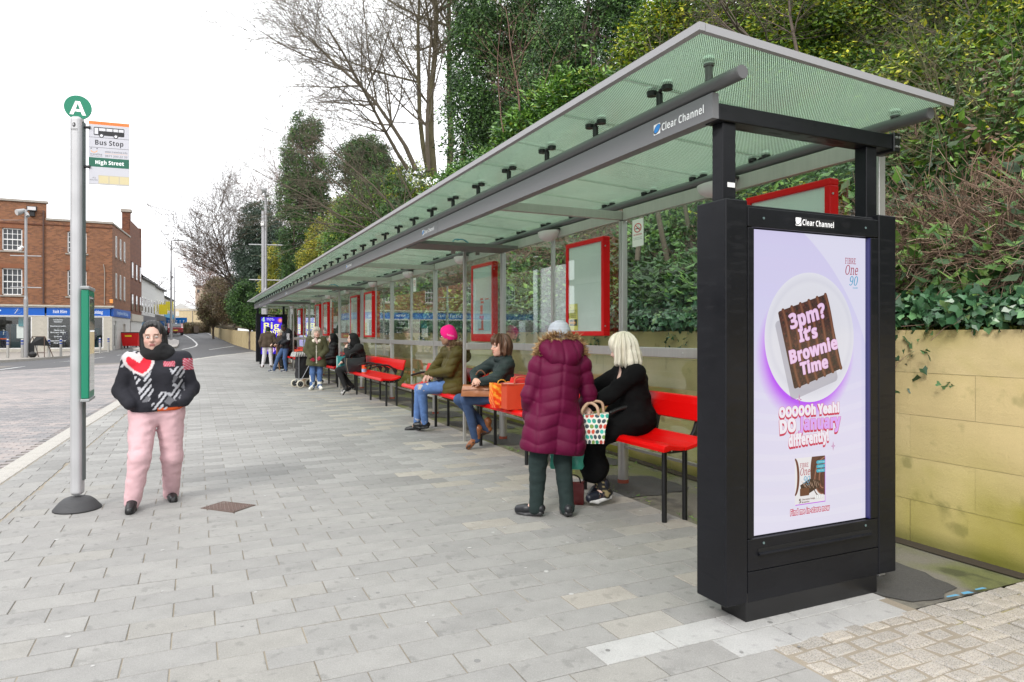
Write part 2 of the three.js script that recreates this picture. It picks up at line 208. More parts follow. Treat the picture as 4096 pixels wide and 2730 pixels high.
// footway of granite slabs
const paving = structure(new THREE.Group()); paving.name = 'pavement'; scene.add(paving);
const pvR = (z) => z > -33 ? 3.58 : 4.68;
mesh('mortar_bed', flipUp(strip([...steps(4, -33, 1), ...steps(-33.5, -49.5, 1.5)], (z) => z > -33 ? kerbX(z) + 0.2 : endX(z) - 0.02, pvR, -0.006, 8)), M.joint, paving);
{
  const list = [];
  for (let k = -14; k < 240; k++) {
    const zc = -2.425 - 0.2 * k - 0.1; if (zc < -49) break;
    const off = ((k % 2) + 2) % 2 ? 0.1 : 0.3;
    const l0 = zc > -33 ? kerbX(zc) + 0.235 : endX(zc) + 0.12, l1 = zc > -33 ? jointX(zc) : l0 - 1;
    const R = zc > -2.42 ? 2.5 : zc > -2.63 ? 3.5 : zc > -33 ? 3.57 : 4.66;
    for (let j = Math.floor((l0 - off) / 0.4) - 1; ; j++) {
      let a = off + 0.4 * j, b = a + 0.4; if (a > R) break;
      const cut = [];
      if (l1 > a && l1 < b) cut.push([Math.max(a, l0), l1 - 0.008], [l1 + 0.008, b]); else cut.push([Math.max(a, l0), b]);
      for (let [p, q] of cut) { if (zc > -2.42 && zc > -2.2 && q > R) q = R; else q = Math.min(q, R); if (q - p > 0.03) list.push([p, q, zc, k]); }
    }
  }
  const scored = list.map((s) => { const x = (s[0] + s[1]) / 2, z = s[2]; const v = seen(x, 0, z); const inF = v.d > 0.5 && v.px > -60 && v.px < 1084 && v.py < 760; return { s, x, z, sc: inF ? v.d : 1e6 + Math.hypot(x, z) }; }).sort((a, b) => a.sc - b.sc);
  const geos = [0, 1, 2, 3, 4, 5, 6, 7].map(() => stone(0.394, 0.03, 0.1945, 0.0025, 0.0012)), fg = stone(0.395, 0.03, 0.195, 0.002);
  const rest = scored.slice(300).filter((s) => s.sc < 1e6 || Math.abs(s.z) < 12), im = new THREE.InstancedMesh(fg, M.slabFar, rest.length), mt = new THREE.Matrix4(), qt = new THREE.Quaternion(), col = new THREE.Color();
  const isNew = (x, z, s) => x > 2.0 && hash3(s[3], Math.round(x * 10), 7) < 0.22 + 0.16 * (x > 2.6) && z < -2.7 && z > -22;
  const tilt = (x, z) => Math.atan((H(x, z - 0.5) - H(x, z + 0.5)));
  scored.slice(0, 300).forEach(({ s, x, z }) => {
    const pale = z > -2.84 && z < -2.2 && x > 1.88 && (x > 2.3 || s[3] === 1);
    const m = new THREE.Mesh(pick(geos), pale ? M.slabPale : isNew(x, z, s) ? pick(M.slabNew) : M.slab[Math.floor(clamp(2.4 + 3.2 * (fbm(x * 0.7, 1, z * 0.7, 3) - 0.5) + rr(-1.9, 1.9), 0, 4.99))]);
    m.name = 'slab'; m.position.set(x, H(x, z) + rr(-0.0008, 0.0008), z); m.rotation.set(tilt(x, z) + rr(-0.002, 0.002), 0, rr(-0.002, 0.002)); m.scale.x = (s[1] - s[0] - 0.006) / 0.394; paving.add(m);
  });
  rest.forEach(({ s, x, z }, i) => {
    qt.setFromEuler(new THREE.Euler(tilt(x, z), 0, 0)); mt.compose(V(x, H(x, z), z), qt, V((s[1] - s[0] - 0.006) / 0.394, 1, 1)); im.setMatrixAt(i, mt);
    const n = isNew(x, z, s), b = n ? rr(0.37, 0.45) : clamp(0.315 + 0.12 * (fbm(x * 0.7, 1, z * 0.7, 3) - 0.5) + rr(-0.045, 0.045), 0.2, 0.5); im.setColorAt(i, col.setRGB(b, b * (n ? 0.93 : 0.98), b * (n ? 0.81 : 0.935)));
  });
  im.name = 'slab'; paving.add(stuff(im));
  // kerb stones
  const kg = [0, 1, 2].map(() => stone(0.215, 0.12, 0.893, 0.006, 0.002)), ang = -Math.atan(0.055);
  for (let z = 1; z > -33.5; z -= 0.9) { const m = new THREE.Mesh(pick(kg), M.kerb); m.name = 'kerb_stone'; m.position.set(kerbX(z - 0.45) + 0.11, H(-1, z - 0.45) + 0.001, z - 0.45); m.rotation.set(tilt(-1, z), ang, 0); paving.add(m); }
  const cz = [-33.6, -36, -38, -41, -44, -48, -49.4]; for (let i = 0; i < cz.length - 1; i++) { const n = Math.ceil((cz[i] - cz[i + 1]) * 1.4); for (let k = 0; k < n; k++) { const z0 = lerp(cz[i], cz[i + 1], k / n), z1 = lerp(cz[i], cz[i + 1], (k + 1) / n), x0 = endX(z0), x1 = endX(z1), l = Math.hypot(x1 - x0, z1 - z0); const m = new THREE.Mesh(kg[0], M.kerb); m.name = 'kerb_stone'; m.position.set((x0 + x1) / 2, H(0, z0) + 0.004, (z0 + z1) / 2); m.rotation.y = Math.atan2(x1 - x0, z1 - z0); m.scale.z = (l - 0.004) / 0.893; m.scale.x = 1.2; paving.add(m); } }
  { const c = new THREE.CylinderGeometry(1, 1, 0.0012, 9), gm = new THREE.InstancedMesh(c, std(lin(1, 1, 1), 0.9), 420), m4 = new THREE.Matrix4(), q = new THREE.Quaternion(), k = new THREE.Color(); for (let i = 0; i < 420; i++) { const z = -1.6 - 18 * Math.pow(rnd(), 1.4), x = rr(-1.4, 3.5), s = rr(0.004, 0.016), v = rnd() < 0.6 ? rr(0.16, 0.24) : rr(0.36, 0.43); gm.setMatrixAt(i, m4.compose(V(x, H(x, z) + 0.0012, z), q, V(s, 1, s * rr(0.7, 1.1)))); gm.setColorAt(i, k.setRGB(v, v * 0.98, v * 0.95)); } gm.name = 'gum_spot'; paving.add(stuff(gm)); }
  // iron cover
  const c = thing('drain_cover', 'rusty rectangular iron inspection cover set in the grey paving slabs', 'drain cover', [0.264, H(0, -6.3) + 0.004, -6.28]);
  c.rotation.y = -0.805; c.scale.set(0.82, 1, 0.8);
  mesh('frame', [span(-0.215, -0.02, -0.16, -0.195, 0.001, 0.16), span(0.195, -0.02, -0.16, 0.215, 0.001, 0.16), span(-0.195, -0.02, -0.16, 0.195, 0.001, -0.14), span(-0.195, -0.02, 0.14, 0.195, 0.001, 0.16)], M.rust = std(lin(0.15, 0.1, 0.082), 0.7, { map: grainT }), c);
  const st = []; for (let i = 0; i < 15; i++) for (let j = 0; j < 11; j++) st.push(box(0.017, 0.005, 0.008, -0.18 + i * 0.0257, 0.001, -0.125 + j * 0.025, (i + j) % 2 ? 0.9 : -0.9));
  mesh('plate', span(-0.193, -0.02, -0.138, 0.193, -0.003, 0.138), M.rust, c); stuff(mesh('stud', st, M.rustHi = std(lin(0.25, 0.17, 0.145), 0.55, { map: grainT }), c));
}
// block paved carriageway
const blocks = structure(new THREE.Group()); blocks.name = 'block_paving'; scene.add(blocks);
const blkEnd = (x) => -31.6 - clamp((x + 7) * 0.95, -3, 5.2);
mesh('sand_bed', flipUp(strip(steps(5, -36.8, 1), (z) => -14, (z) => z > -34 ? kerbX(z) - 0.005 : lerp(kerbX(-34), -3.2, clamp((-34 - z) / 2.5, 0, 1)), -0.031, 10)), std(lin(0.22, 0.2, 0.18), 0.95, { map: grainT }), blocks);
{
  const list = [];
  for (let k = 0; k < 320; k++) { const z = -5 - k * 0.1; for (let x = kerbX(z) - 0.105 - (k % 2) * 0.1; x > -13.5; x -= 0.2) { if (z < blkEnd(x)) continue; const v = seen(x, 0, z); if (v.px > -150 && v.d > 1) list.push([x, z, v]); } }
  list.sort((a, b) => (a[2].px < -4) - (b[2].px < -4) || a[2].d - b[2].d);
  const geo = stone(0.196, 0.02, 0.096, 0.003), im = new THREE.InstancedMesh(geo, M.blockFar, Math.max(1, list.length - 300)), mt = new THREE.Matrix4(), c = new THREE.Color();
  list.forEach(([x, z], i) => {
    const y = H(x, z) - 0.022, t = clamp(fbm(x * 0.35, 4, z * 0.9, 3) * 1.3 - 0.15 + rr(-0.35, 0.35), 0, 0.999), k = Math.floor(t * 6), dark = [0, 4, 1, 2, 3, 5][k];
    if (i < 300) { const m = new THREE.Mesh(geo, M.block[dark]); m.name = 'paving_block'; m.position.set(x, y, z); blocks.add(m); } else { mt.makeTranslation(x, y, z); im.setMatrixAt(i - 300, mt); im.setColorAt(i - 300, c.setRGB(...blockC[dark]).multiplyScalar(rr(0.92, 1.1))); }
  });
  im.name = 'paving_block'; blocks.add(stuff(im));
}
// granite setts at the corner
const setts = structure(new THREE.Group()); setts.name = 'sett_paving'; scene.add(setts);
mesh('mortar_bed', flipUp(strip([4, 0, -2.452], () => 2.512, () => 8, -0.014, 6)), M.settBed, setts);
{
  const geos = [0, 1, 2, 3, 4, 5, 6, 7, 8, 9].map(() => { const g = stone(0.1, 0.04, 0.1, 0.011, 0.006); return g; }); let all = [];
  for (let k = 0; k < 24; k++) { const z = -2.402 - 0.104 * -k; let x = 2.515 + (k % 2) * 0.02; while (x < 6) { const w = rr(0.105, 0.185); if (x + w > 2.5) all.push([x + w / 2, z + rr(-0.004, 0.004), w]); x += w + 0.008; } }
  all = all.map((a) => [...a, seen(a[0], 0, a[1])]).sort((a, b) => Math.abs(a[3].px - 800) + (a[3].d < 0.6 ? 9e5 : 0) + Math.max(0, a[3].py - 690) * 9 - (Math.abs(b[3].px - 800) + (b[3].d < 0.6 ? 9e5 : 0) + Math.max(0, b[3].py - 690) * 9));
  all.slice(0, 290).forEach(([x, z, w]) => { const m = new THREE.Mesh(pick(geos), pick(M.sett)); m.name = 'sett'; m.position.set(x, H(x, z) + rr(-0.004, 0.004), z); m.rotation.set(rr(-0.03, 0.03), rr(-0.05, 0.05), rr(-0.03, 0.03)); m.scale.set(w / 0.1, 1, rr(0.93, 1.0)); setts.add(m); });
}
// mossy strip behind the shelter, with tarmac patches
const strip1 = structure(mesh('path', flipUp(strip([-2.46, ...steps(-3, -49, 2)], (z) => z > -33 ? 3.58 : 4.64, (z) => wallX(z) + 0.05, -0.006, 3)), M.strip));
function patch(cx, cz, rx, rz, s) { const P = [], n = 26; for (let i = 0; i < n; i++) { const a = i / n * 6.283, k = 0.6 + 0.8 * fbm(Math.cos(a) * 2.2 + s, s, Math.sin(a) * 2.2, 3); P.push([cx + clamp(Math.cos(a) * 1.2, -1, 1) * rx * k, cz + clamp(Math.sin(a) * 1.2, -1, 1) * rz * k]); } const T = []; for (let i = 0; i < n; i++) { const a = P[i], b = P[(i + 1) % n]; const g = new THREE.BufferGeometry(), y = (x, z) => H(x, z) + 0.0; g.setAttribute('position', new THREE.Float32BufferAttribute([cx, y(cx, cz), cz, b[0], y(...b), b[1], a[0], y(...a), a[1]], 3)); g.setAttribute('uv', new THREE.Float32BufferAttribute([cx, cz, ...b, ...a], 2)); g.computeVertexNormals(); T.push(flipUp(g)); } return T; }
each('tarmac_patch', [patch(3.83, -2.8, 0.28, 0.3, 1), ...[0, 1, 2, 3, 4, 5, 6, 7, 8].flatMap((i) => [patch(3.92, -5.55 - i * 2.92, 0.34, 0.42, i + 3), patch(4.1, -7.0 - i * 2.92, 0.4, 0.5, i * 2.3)])].map((g) => merge(g)), M.darkTar, strip1);
mesh('dirt', flipUp(strip(steps(-2.47, -36, 0.5), (z) => wallX(z) - 0.09 - 0.05 * hash3(z * 10, 1, 2), (z) => wallX(z) + 0.02, 0.003, 1)), M.soil, strip1);
{ // scraps of blue spray paint left on the paving
  const bl = std(lin(0.1, 0.3, 0.46), 0.8); const q = [];
  for (const [x, z, w, d] of [[3.86, -2.46, 0.1, 0.012], [3.99, -2.45, 0.08, 0.02], [4.12, -2.46, 0.09, 0.012]]) q.push(flipUp(quad([x, 0.012, z], [x + w, 0.012, z + 0.01], [x + w * 0.9, 0.012, z - d], [x + 0.01, 0.012, z - d * 1.2])));
  each('paint_mark', q, bl, strip1);
}
// pavement across the street, with its kerb
const farP = structure(new THREE.Group()); farP.name = 'far_pavement'; scene.add(farP);
const farX = (z) => tab([[-34, -26], [-37, -16], [-39, -11], [-40.3, -8.9], [-43, -7.9], [-48, -6.75], [-54, -5.9], [-64, -4.9], [-100, -3.2], [-150, -1]], z);
const fz = [...steps(-34, -44, 1), ...steps(-45, -75, 2), -90, -110, -150];
mesh('paving', flipUp(strip(fz, () => -60, (z) => farX(z) - 0.15, 0.09, 8)), std(lin(0.42, 0.39, 0.36), 0.85, { map: graniteT }), farP);
{ const K = []; for (let i = 0; i < fz.length - 1; i++) { const a = fz[i], b = fz[i + 1], xa = farX(a), xb = farX(b), ya = H(xa, a) + 0.094, yb = H(xb, b) + 0.094; K.push(flipUp(quad([xa - 0.16, ya, a], [xa, ya, a], [xb, yb, b], [xb - 0.16, yb, b])), quad([xa, ya - 0.2, a], [xb, yb - 0.2, b], [xb, yb, b], [xa, ya, a])); } mesh('kerb', K, M.kerb, farP); }
{ // build-out where the lamps stand
  const o = structure(new THREE.Group()); o.name = 'traffic_island'; scene.add(o); const P = [[-3.6, -56], [-1.7, -55], [-1.15, -57], [-1.15, -64], [-1.3, -72], [-2, -78], [-4.2, -78], [-4.6, -62]], T = [], K = [];
  for (let i = 0; i < P.length; i++) { const a = P[i], b = P[(i + 1) % P.length], y = ([x, z]) => H(x, z) + 0.1, c = [-2.6, -66]; T.push(flipUp(quad([c[0], y(c), c[1]], [a[0], y(a), a[1]], [(a[0] + b[0]) / 2, (y(a) + y(b)) / 2, (a[1] + b[1]) / 2], [b[0], y(b), b[1]]))); K.push(quad([a[0], y(a) - 0.2, a[1]], [b[0], y(b) - 0.2, b[1]], [b[0], y(b), b[1]], [a[0], y(a), a[1]])); }
  mesh('paving', T, std(lin(0.5, 0.47, 0.44), 0.85, { map: grainT }), o); mesh('kerb', K, M.kerb, o);
}
// ---------------------------------------------------------------- lettering
function logoCanvas(w, h, text, col, mark, bg) { // emblem and name on a strip
  const [c, x] = canvas(w, h); if (bg) { x.fillStyle = bg; x.fillRect(0, 0, w, h); }
  const s = h * 0.86, o = h * 0.07; x.fillStyle = col; x.beginPath(); x.roundRect(o, o, s, s, s * 0.1); x.fill();
  x.save(); x.beginPath(); x.rect(o, o, s, s); x.clip(); x.translate(o + s * 0.5, o + s * 0.5); x.rotate(-0.62);
  x.fillStyle = bg || '#3c3c3e'; x.beginPath(); x.ellipse(0, 0, s * 0.56, s * 0.35, 0, 0, 7); x.fill();
  x.fillStyle = mark; x.beginPath(); x.ellipse(s * 0.04, -s * 0.03, s * 0.5, s * 0.29, 0, 0, 7); x.fill(); x.restore();
  x.fillStyle = col; x.font = 'bold ' + Math.round(h * 0.82) + 'px sans-serif'; x.textBaseline = 'middle'; x.save(); x.translate(h * 1.05, h * 0.54); const m = x.measureText(text).width; x.scale((w - h * 1.1) / m, 1); x.fillText(text, 0, 0); x.restore(); return c;
}
const flat = (c, o = {}) => std(lin(1, 1, 1), 0.5, { map: ctex(c), transparent: true, ...o });
const fasciaLogo = flat(logoCanvas(512, 84, 'Clear Channel', '#f2f2f4', '#1b86d8'));
const screenLogo = flat(logoCanvas(512, 84, 'Clear Channel', '#f4f4f6', '#f4f4f6', '#16161a'));
function spaced(x, s, px, py, w) { const m = x.measureText(s).width; x.save(); x.translate(px, py); if (w && m) x.scale(w / m, 1); x.fillText(s, 0, 0); x.restore(); }

// ---------------------------------------------------------------- bus shelter
const zPost = (k) => -5.69 - 2.91 * k, zEnd = zPost(9), FX = 2.425, BX = 3.87, TY = 2.78;
const roofY = (x) => lerp(2.93, 2.84, (x - 2.15) / 1.8), roofTilt = Math.atan(-0.09 / 1.8);
const sh = thing('bus_shelter', 'long bus shelter with green glass roof, grey tubes and steel posts beside the yellow wall', 'bus shelter');
mesh('roof_tube', [rod([FX, TY, -2.55], [FX, TY, zEnd - 0.15], 0.0355, 0.0355, 24), rod([FX, TY, -2.543], [FX, TY, -2.55], 0.033, 0.0355, 24)], M.grey, sh);
mesh('roof_tube', [rod([BX, TY, -2.57], [BX, TY, zEnd - 0.15], 0.0355, 0.0355, 24), rod([BX, TY, -2.563], [BX, TY, -2.57], 0.033, 0.0355, 24)], M.grey, sh);
for (let z = -2.73, i = 0; z > zEnd; z -= 4.365, i++) {
  const z1 = Math.max(z - 4.365, zEnd - 0.1), f = mesh('fascia', [span(FX - 0.02, 2.607, z1 + 0.004, FX + 0.02, 2.737, z - 0.004), span(FX + 0.02, 2.61, z1 + 0.004, FX + 0.06, 2.622, z - 0.004)], M.fascia, sh);
  const a = i ? z - 0.1 : z - 0.06, b = a - 0.44, q = quad([FX - 0.0225, 2.637, b], [FX - 0.0225, 2.637, a], [FX - 0.0225, 2.708, a], [FX - 0.0225, 2.708, b]); mesh('lettering', q, fasciaLogo, f);
}
const fritT = (() => { const n = 128, d = new Uint8Array(n * n * 4); for (let y = 0; y < n; y++) for (let x = 0; x < n; x++) { const v = (x % 16) < 5 ? 190 : (y % 8) < 3 ? 105 : 38, o = (y * n + x) * 4; d[o] = d[o + 1] = d[o + 2] = v; d[o + 3] = 255; } const t = new THREE.DataTexture(d, n, n); t.magFilter = THREE.LinearFilter; t.wrapS = t.wrapT = THREE.RepeatWrapping; t.repeat.set(8.5, 8.5); t.needsUpdate = true; return t; })();
const fritC = (() => { const n = 128, d = new Uint8Array(n * n * 4); for (let y = 0; y < n; y++) for (let x = 0; x < n; x++) { const k = (x % 16) < 5, g = hash3(x, y, 3) * 8, o = (y * n + x) * 4; d[o] = (k ? 204 : 188) + g; d[o + 1] = (k ? 218 : 207) + g; d[o + 2] = (k ? 205 : 191) + g; d[o + 3] = 255; } const t = new THREE.DataTexture(d, n, n); t.magFilter = THREE.LinearFilter; t.wrapS = t.wrapT = THREE.RepeatWrapping; t.repeat.set(8.5, 8.5); t.colorSpace = THREE.SRGBColorSpace; t.needsUpdate = true; return t; })();
fritT.repeat.set(13, 13); fritC.repeat.set(13, 13); fritT.rotation = fritC.rotation = Math.PI / 4;
M.roof = phys(lin(1.0, 1.0, 1.0), 1, { transmission: 0.88, thickness: 0, map: fritC, roughnessMap: fritT, specularIntensity: 0.6 });
const seams = []; for (let z = -3.2; z > zEnd; z -= 0.69) seams.push(z);
const zr = [-2.53, ...seams, zEnd - 0.28];
const pg = muv(new THREE.BoxGeometry(1.8 / Math.cos(roofTilt), 0.014, 1));
for (let i = 0; i < zr.length - 1; i++) {
  const w = zr[i] - zr[i + 1] - 0.012, g = pg.clone(), u = g.attributes.uv; for (let k = 0; k < u.count; k++) u.setY(k, u.getY(k) * w);
  const m = mesh('roof_panel', g, M.roof, sh, [3.05, 2.885, (zr[i] + zr[i + 1]) / 2]); m.rotation.z = roofTilt; m.scale.z = w;
}
{ const j = seams.map((z) => { const g = box(1.79, 0.01, 0.012, 0, 0, 0); g.rotateZ(roofTilt); g.translate(3.05, 2.886, z); return g; }); each('roof_seal', j, std(lin(0.62, 0.66, 0.64), 0.5), sh); }
mesh('edge_trim', [span(2.12, 2.91, -2.5, 2.155, 2.948, zEnd - 0.29)], M.trim, sh);
{ const g = box(1.83, 0.038, 0.028, 0, 0, 0); g.rotateZ(roofTilt); g.translate(3.073, 2.883, -2.516); mesh('edge_trim', g, M.trim, sh); const h = box(1.82, 0.03, 0.02, 0, 0, 0); h.rotateZ(roofTilt); h.translate(3.07, 2.883, zEnd - 0.3); mesh('edge_trim', h, M.trim, sh); }
{ // clamps that carry the glass
  const capM = std(lin(0.42, 0.5, 0.46), 0.4), mk = (x, y0) => { const y = roofY(x); return [[rod([0, y0 - y, 0], [0, -0.035, 0], 0.019, 0.019, 14), ...[-1, 1].map((s) => { const g = tube([[0, -0.04, 0], [-0.012 * s, -0.038, 0.03 * s], [0.012 * s, -0.02, 0.062 * s]], 0.013, 8); g.scale(1, 0.7, 1); return g; }), ...[-1, 1].map((s) => rod([0.008 * s, -0.032, 0.06 * s], [0.008 * s, -0.008, 0.06 * s], 0.03, 0.032, 16))], [-1, 1].map((s) => rod([0.008 * s, 0.008, 0.06 * s], [0.008 * s, 0.022, 0.06 * s], 0.031, 0.027, 16))]; };
  for (const x of [FX, BX]) { const [a, b] = mk(x, TY + 0.03), ga = merge(a), gb = b; for (const z of [...seams]) { const m = mesh('glass_clamp', ga, M.cast, sh, [x, roofY(x), z]); each('cap', gb, capM, m); } 
    const e = mesh('glass_clamp', [rod([0, TY + 0.03 - roofY(x), 0], [0, -0.01, 0], 0.02, 0.02, 16), rod([0, -0.026, 0], [0, -0.016, 0], 0.027, 0.027, 16)], M.grey, sh, [x, roofY(x), -2.785]); each('cap', [rod([0, -0.016, 0], [0, -0.008, 0], 0.029, 0.029, 16), rod([0, 0.008, 0], [0, 0.024, 0], 0.031, 0.028, 16)], capM, e); }
}
const railFront = 3.83, bolts = [];
for (let k = 0; k < 10; k++) {
  const z = zPost(k), g = H(BX, z), p = mesh('post', [span(3.835, g, z - 0.032, 3.9, 2.62, z + 0.032, 0.008), span(3.825, g, z - 0.012, 3.84, 2.62, z + 0.012)], M.steel, sh);
  mesh('foot', rod([3.868, g, z], [3.868, g + 0.5, z], 0.052, 0.052, 20), M.steel, p); mesh('foot_ring', rod([3.868, g, z], [3.868, g + 0.035, z], 0.055, 0.055, 20), std(lin(0.3, 0.07, 0.04), 0.7), p);
  mesh('cross_beam', span(FX + 0.02, 2.628, z - 0.025, BX + 0.03, 2.71, z + 0.025, 0.004), M.steelDull, sh);
}
mesh('post', span(3.84, H(BX, -2.8), -2.93, 3.9, 2.62, -2.87, 0.006), M.steel, sh);
for (let k = -1; k < 9; k++) {
  const z0 = k < 0 ? -2.93 : zPost(k) - 0.034, z1 = zPost(k + 1) + 0.034, zm = (z0 + z1) / 2;
  mesh('back_beam', [span(3.84, 2.625, z1 + 0.003, 3.89, 2.735, z0 - 0.003, 0.004)], M.steelDull, sh);
  const r = mesh('mid_rail', [span(railFront, 1.29, z1 + 0.003, 3.89, 1.378, z0 - 0.003, 0.006)], M.steel, sh);
  each('bolt', [0.06, 0.34, 0.66, 0.94].map((t) => { const z = lerp(z0, z1, t); return rod([railFront - 0.005, 1.335, z], [railFront, 1.335, z], 0.008, 0.008, 10); }), M.bolt, r);
  mesh('mullion', span(3.845, 1.38, zm - 0.022, 3.885, 2.623, zm + 0.022, 0.003), M.steel, sh);
  mesh('mullion', span(3.85, 0.4, zm - 0.018, 3.88, 1.288, zm + 0.018, 0.003), M.steelDull, sh);
  for (const [a, b] of [[z0, zm + 0.02], [zm - 0.02, z1]]) { mesh('glass_pane', span(3.862, 1.38, b + 0.004, 3.87, 2.623, a - 0.004), M.glass, sh); mesh('glass_pane', span(3.862, 0.4, b + 0.004, 3.87, 1.288, a - 0.004), M.glass, sh); }
  mesh('sill', span(3.85, 0.375, z1 + 0.003, 3.885, 0.398, z0 - 0.003), M.steelDull, sh);
  const l = mesh('lamp_housing', box(0.035, 0.018, 0.42, 3.82, 2.715, zm + 0.02), M.cast, sh); const s = new THREE.SphereGeometry(0.2, 28, 14, 0, Math.PI * 2, Math.PI / 2, Math.PI / 2); s.scale(0.55, 0.56, 1); s.translate(3.8, 2.706, zm + 0.02); mesh('lamp_cover', s, M.opal, l);
}
for (let k = 1; k < 10; k += 3) { // wind breaks and the trays above them
  const z = zPost(k), x = 3.3, g = H(x, z);
  mesh('screen_post', span(x - 0.018, g, z - 0.02, x + 0.018, 2.628, z + 0.02, 0.003), M.steel, sh);
  if (k < 9) { mesh('glass_pane', span(x + 0.02, 0.45, z - 0.004, 3.835, 1.288, z + 0.004), M.glass, sh); mesh('glass_pane', span(x + 0.02, 1.38, z - 0.004, 3.835, 2.6, z + 0.004), M.glass, sh); }
  mesh('mid_rail', span(x + 0.018, 1.29, z - 0.02, 3.835, 1.378, z + 0.03, 0.005), M.steel, sh);
  if (k < 9) { const t = mesh('cable_tray', [span(FX + 0.05, 2.6, z + 0.06, 3.8, 2.612, z + 0.62), span(FX + 0.05, 2.612, z + 0.06, 3.8, 2.68, z + 0.075), span(FX + 0.05, 2.612, z + 0.605, 3.8, 2.64, z + 0.62)], M.tray, sh); mesh('blue_cable', tube([[2.95, 2.66, z + 0.5], [3.0, 2.7, z + 0.45], [3.1, 2.69, z + 0.5], [3.2, 2.66, z + 0.42], [3.12, 2.71, z + 0.4], [3.0, 2.68, z + 0.52]], 0.006, 5), std(lin(0.03, 0.25, 0.4), 0.5), t); for (const x of [3.15, 3.5]) mesh('cable_clip', box(0.06, 0.05, 0.02, x, 2.6, z - 0.04), M.steelDull, t); }
}
{ // no smoking notices
  const [c, x] = canvas(128, 256); x.fillStyle = '#e9e9e6'; x.fillRect(0, 0, 128, 256); x.strokeStyle = '#c2303a'; x.lineWidth = 9; x.beginPath(); x.arc(64, 82, 40, 0, 7); x.stroke(); x.fillStyle = '#333'; x.fillRect(34, 84, 52, 9); x.fillRect(89, 84, 6, 9); x.lineWidth = 2; x.strokeStyle = '#555'; x.beginPath(); x.arc(74, 62, 10, 1, 5); x.stroke(); x.strokeStyle = '#c2303a'; x.lineWidth = 8; x.beginPath(); x.moveTo(36, 54); x.lineTo(92, 110); x.stroke(); x.fillStyle = '#b3262e'; x.font = 'bold 19px sans-serif'; x.textAlign = 'center'; spaced(x, 'NO SMOKING', 64, 152, 100); x.fillStyle = '#333'; x.font = '11px sans-serif'; ['It is against the law to', 'smoke in this bus shelter'].forEach((s, i) => spaced(x, s, 64, 178 + i * 15, 104));
  const nm = std(lin(1, 1, 1), 0.5, { map: ctex(c) }), t1 = thing('no_smoking_notice', 'white no smoking notice on the glass, just left of the black screen pillar', 'notice', [3.855, 2.34, -5.42]); mesh('sheet', box(0.003, 0.26, 0.175, 0, 0.13, 0), M.whitePaint, t1); mesh('print', quad([-0.004, 0, -0.0875], [-0.004, 0, 0.0875], [-0.004, 0.26, 0.0875], [-0.004, 0.26, -0.0875]), nm, t1);
  const t2 = copy(t1, 'small far no smoking notice on the glass behind the empty red bench', [3.855, 2.32, -12.72]), t3 = copy(t1, 'farthest no smoking notice, tiny, on the glass behind the green parka', [3.855, 2.32, -21.6]); t1.userData.group = t2.userData.group = t3.userData.group = 'no smoking notices on the shelter glass';
}
// red poster cases on the glass
const yellowN = (() => { const [c, x] = canvas(128, 256); x.fillStyle = '#efe07a'; x.fillRect(0, 0, 128, 256); x.fillStyle = '#b3562a'; x.beginPath(); x.moveTo(26, 22); x.lineTo(33, 36); x.lineTo(19, 36); x.fill(); x.fillStyle = '#4a4320'; x.font = 'bold 14px sans-serif'; x.textAlign = 'center'; ['ALL BUS TIMETABLES', 'CAN BE FOUND ON THE', 'INFORMATION CASES AT', 'THE END OF THIS', 'BUS SHELTER'].forEach((s, i) => spaced(x, s, 64, 66 + i * 17, 108 - i * 8)); x.fillStyle = '#5a5a48'; x.fillRect(8, 150, 112, 62); x.fillStyle = '#e2941e'; x.beginPath(); x.moveTo(10, 172); x.lineTo(64, 172); x.lineTo(64, 156); x.lineTo(104, 182); x.lineTo(64, 208); x.lineTo(64, 192); x.lineTo(10, 192); x.fill(); return std(lin(1, 1, 1), 0.5, { map: ctex(c) }); })();
const timeP = (() => { const [c, x] = canvas(256, 512); x.fillStyle = '#eef1f1'; x.fillRect(0, 0, 256, 512); x.fillStyle = '#c9dde6'; x.fillRect(20, 250, 216, 240); x.strokeStyle = '#b4cbd6'; for (let i = 0; i < 9; i++) x.strokeRect(24, 256 + i * 25, 204, 22); x.fillStyle = '#e8523c'; for (const [a, b, w, h] of [[96, 238, 40, 14], [104, 262, 42, 16], [98, 292, 34, 70], [88, 372, 56, 22], [112, 396, 28, 80], [160, 244, 50, 8], [76, 470, 70, 12]]) x.fillRect(a, b, w, h); return std(lin(1, 1, 1), 0.45, { map: ctex(c) }); })();
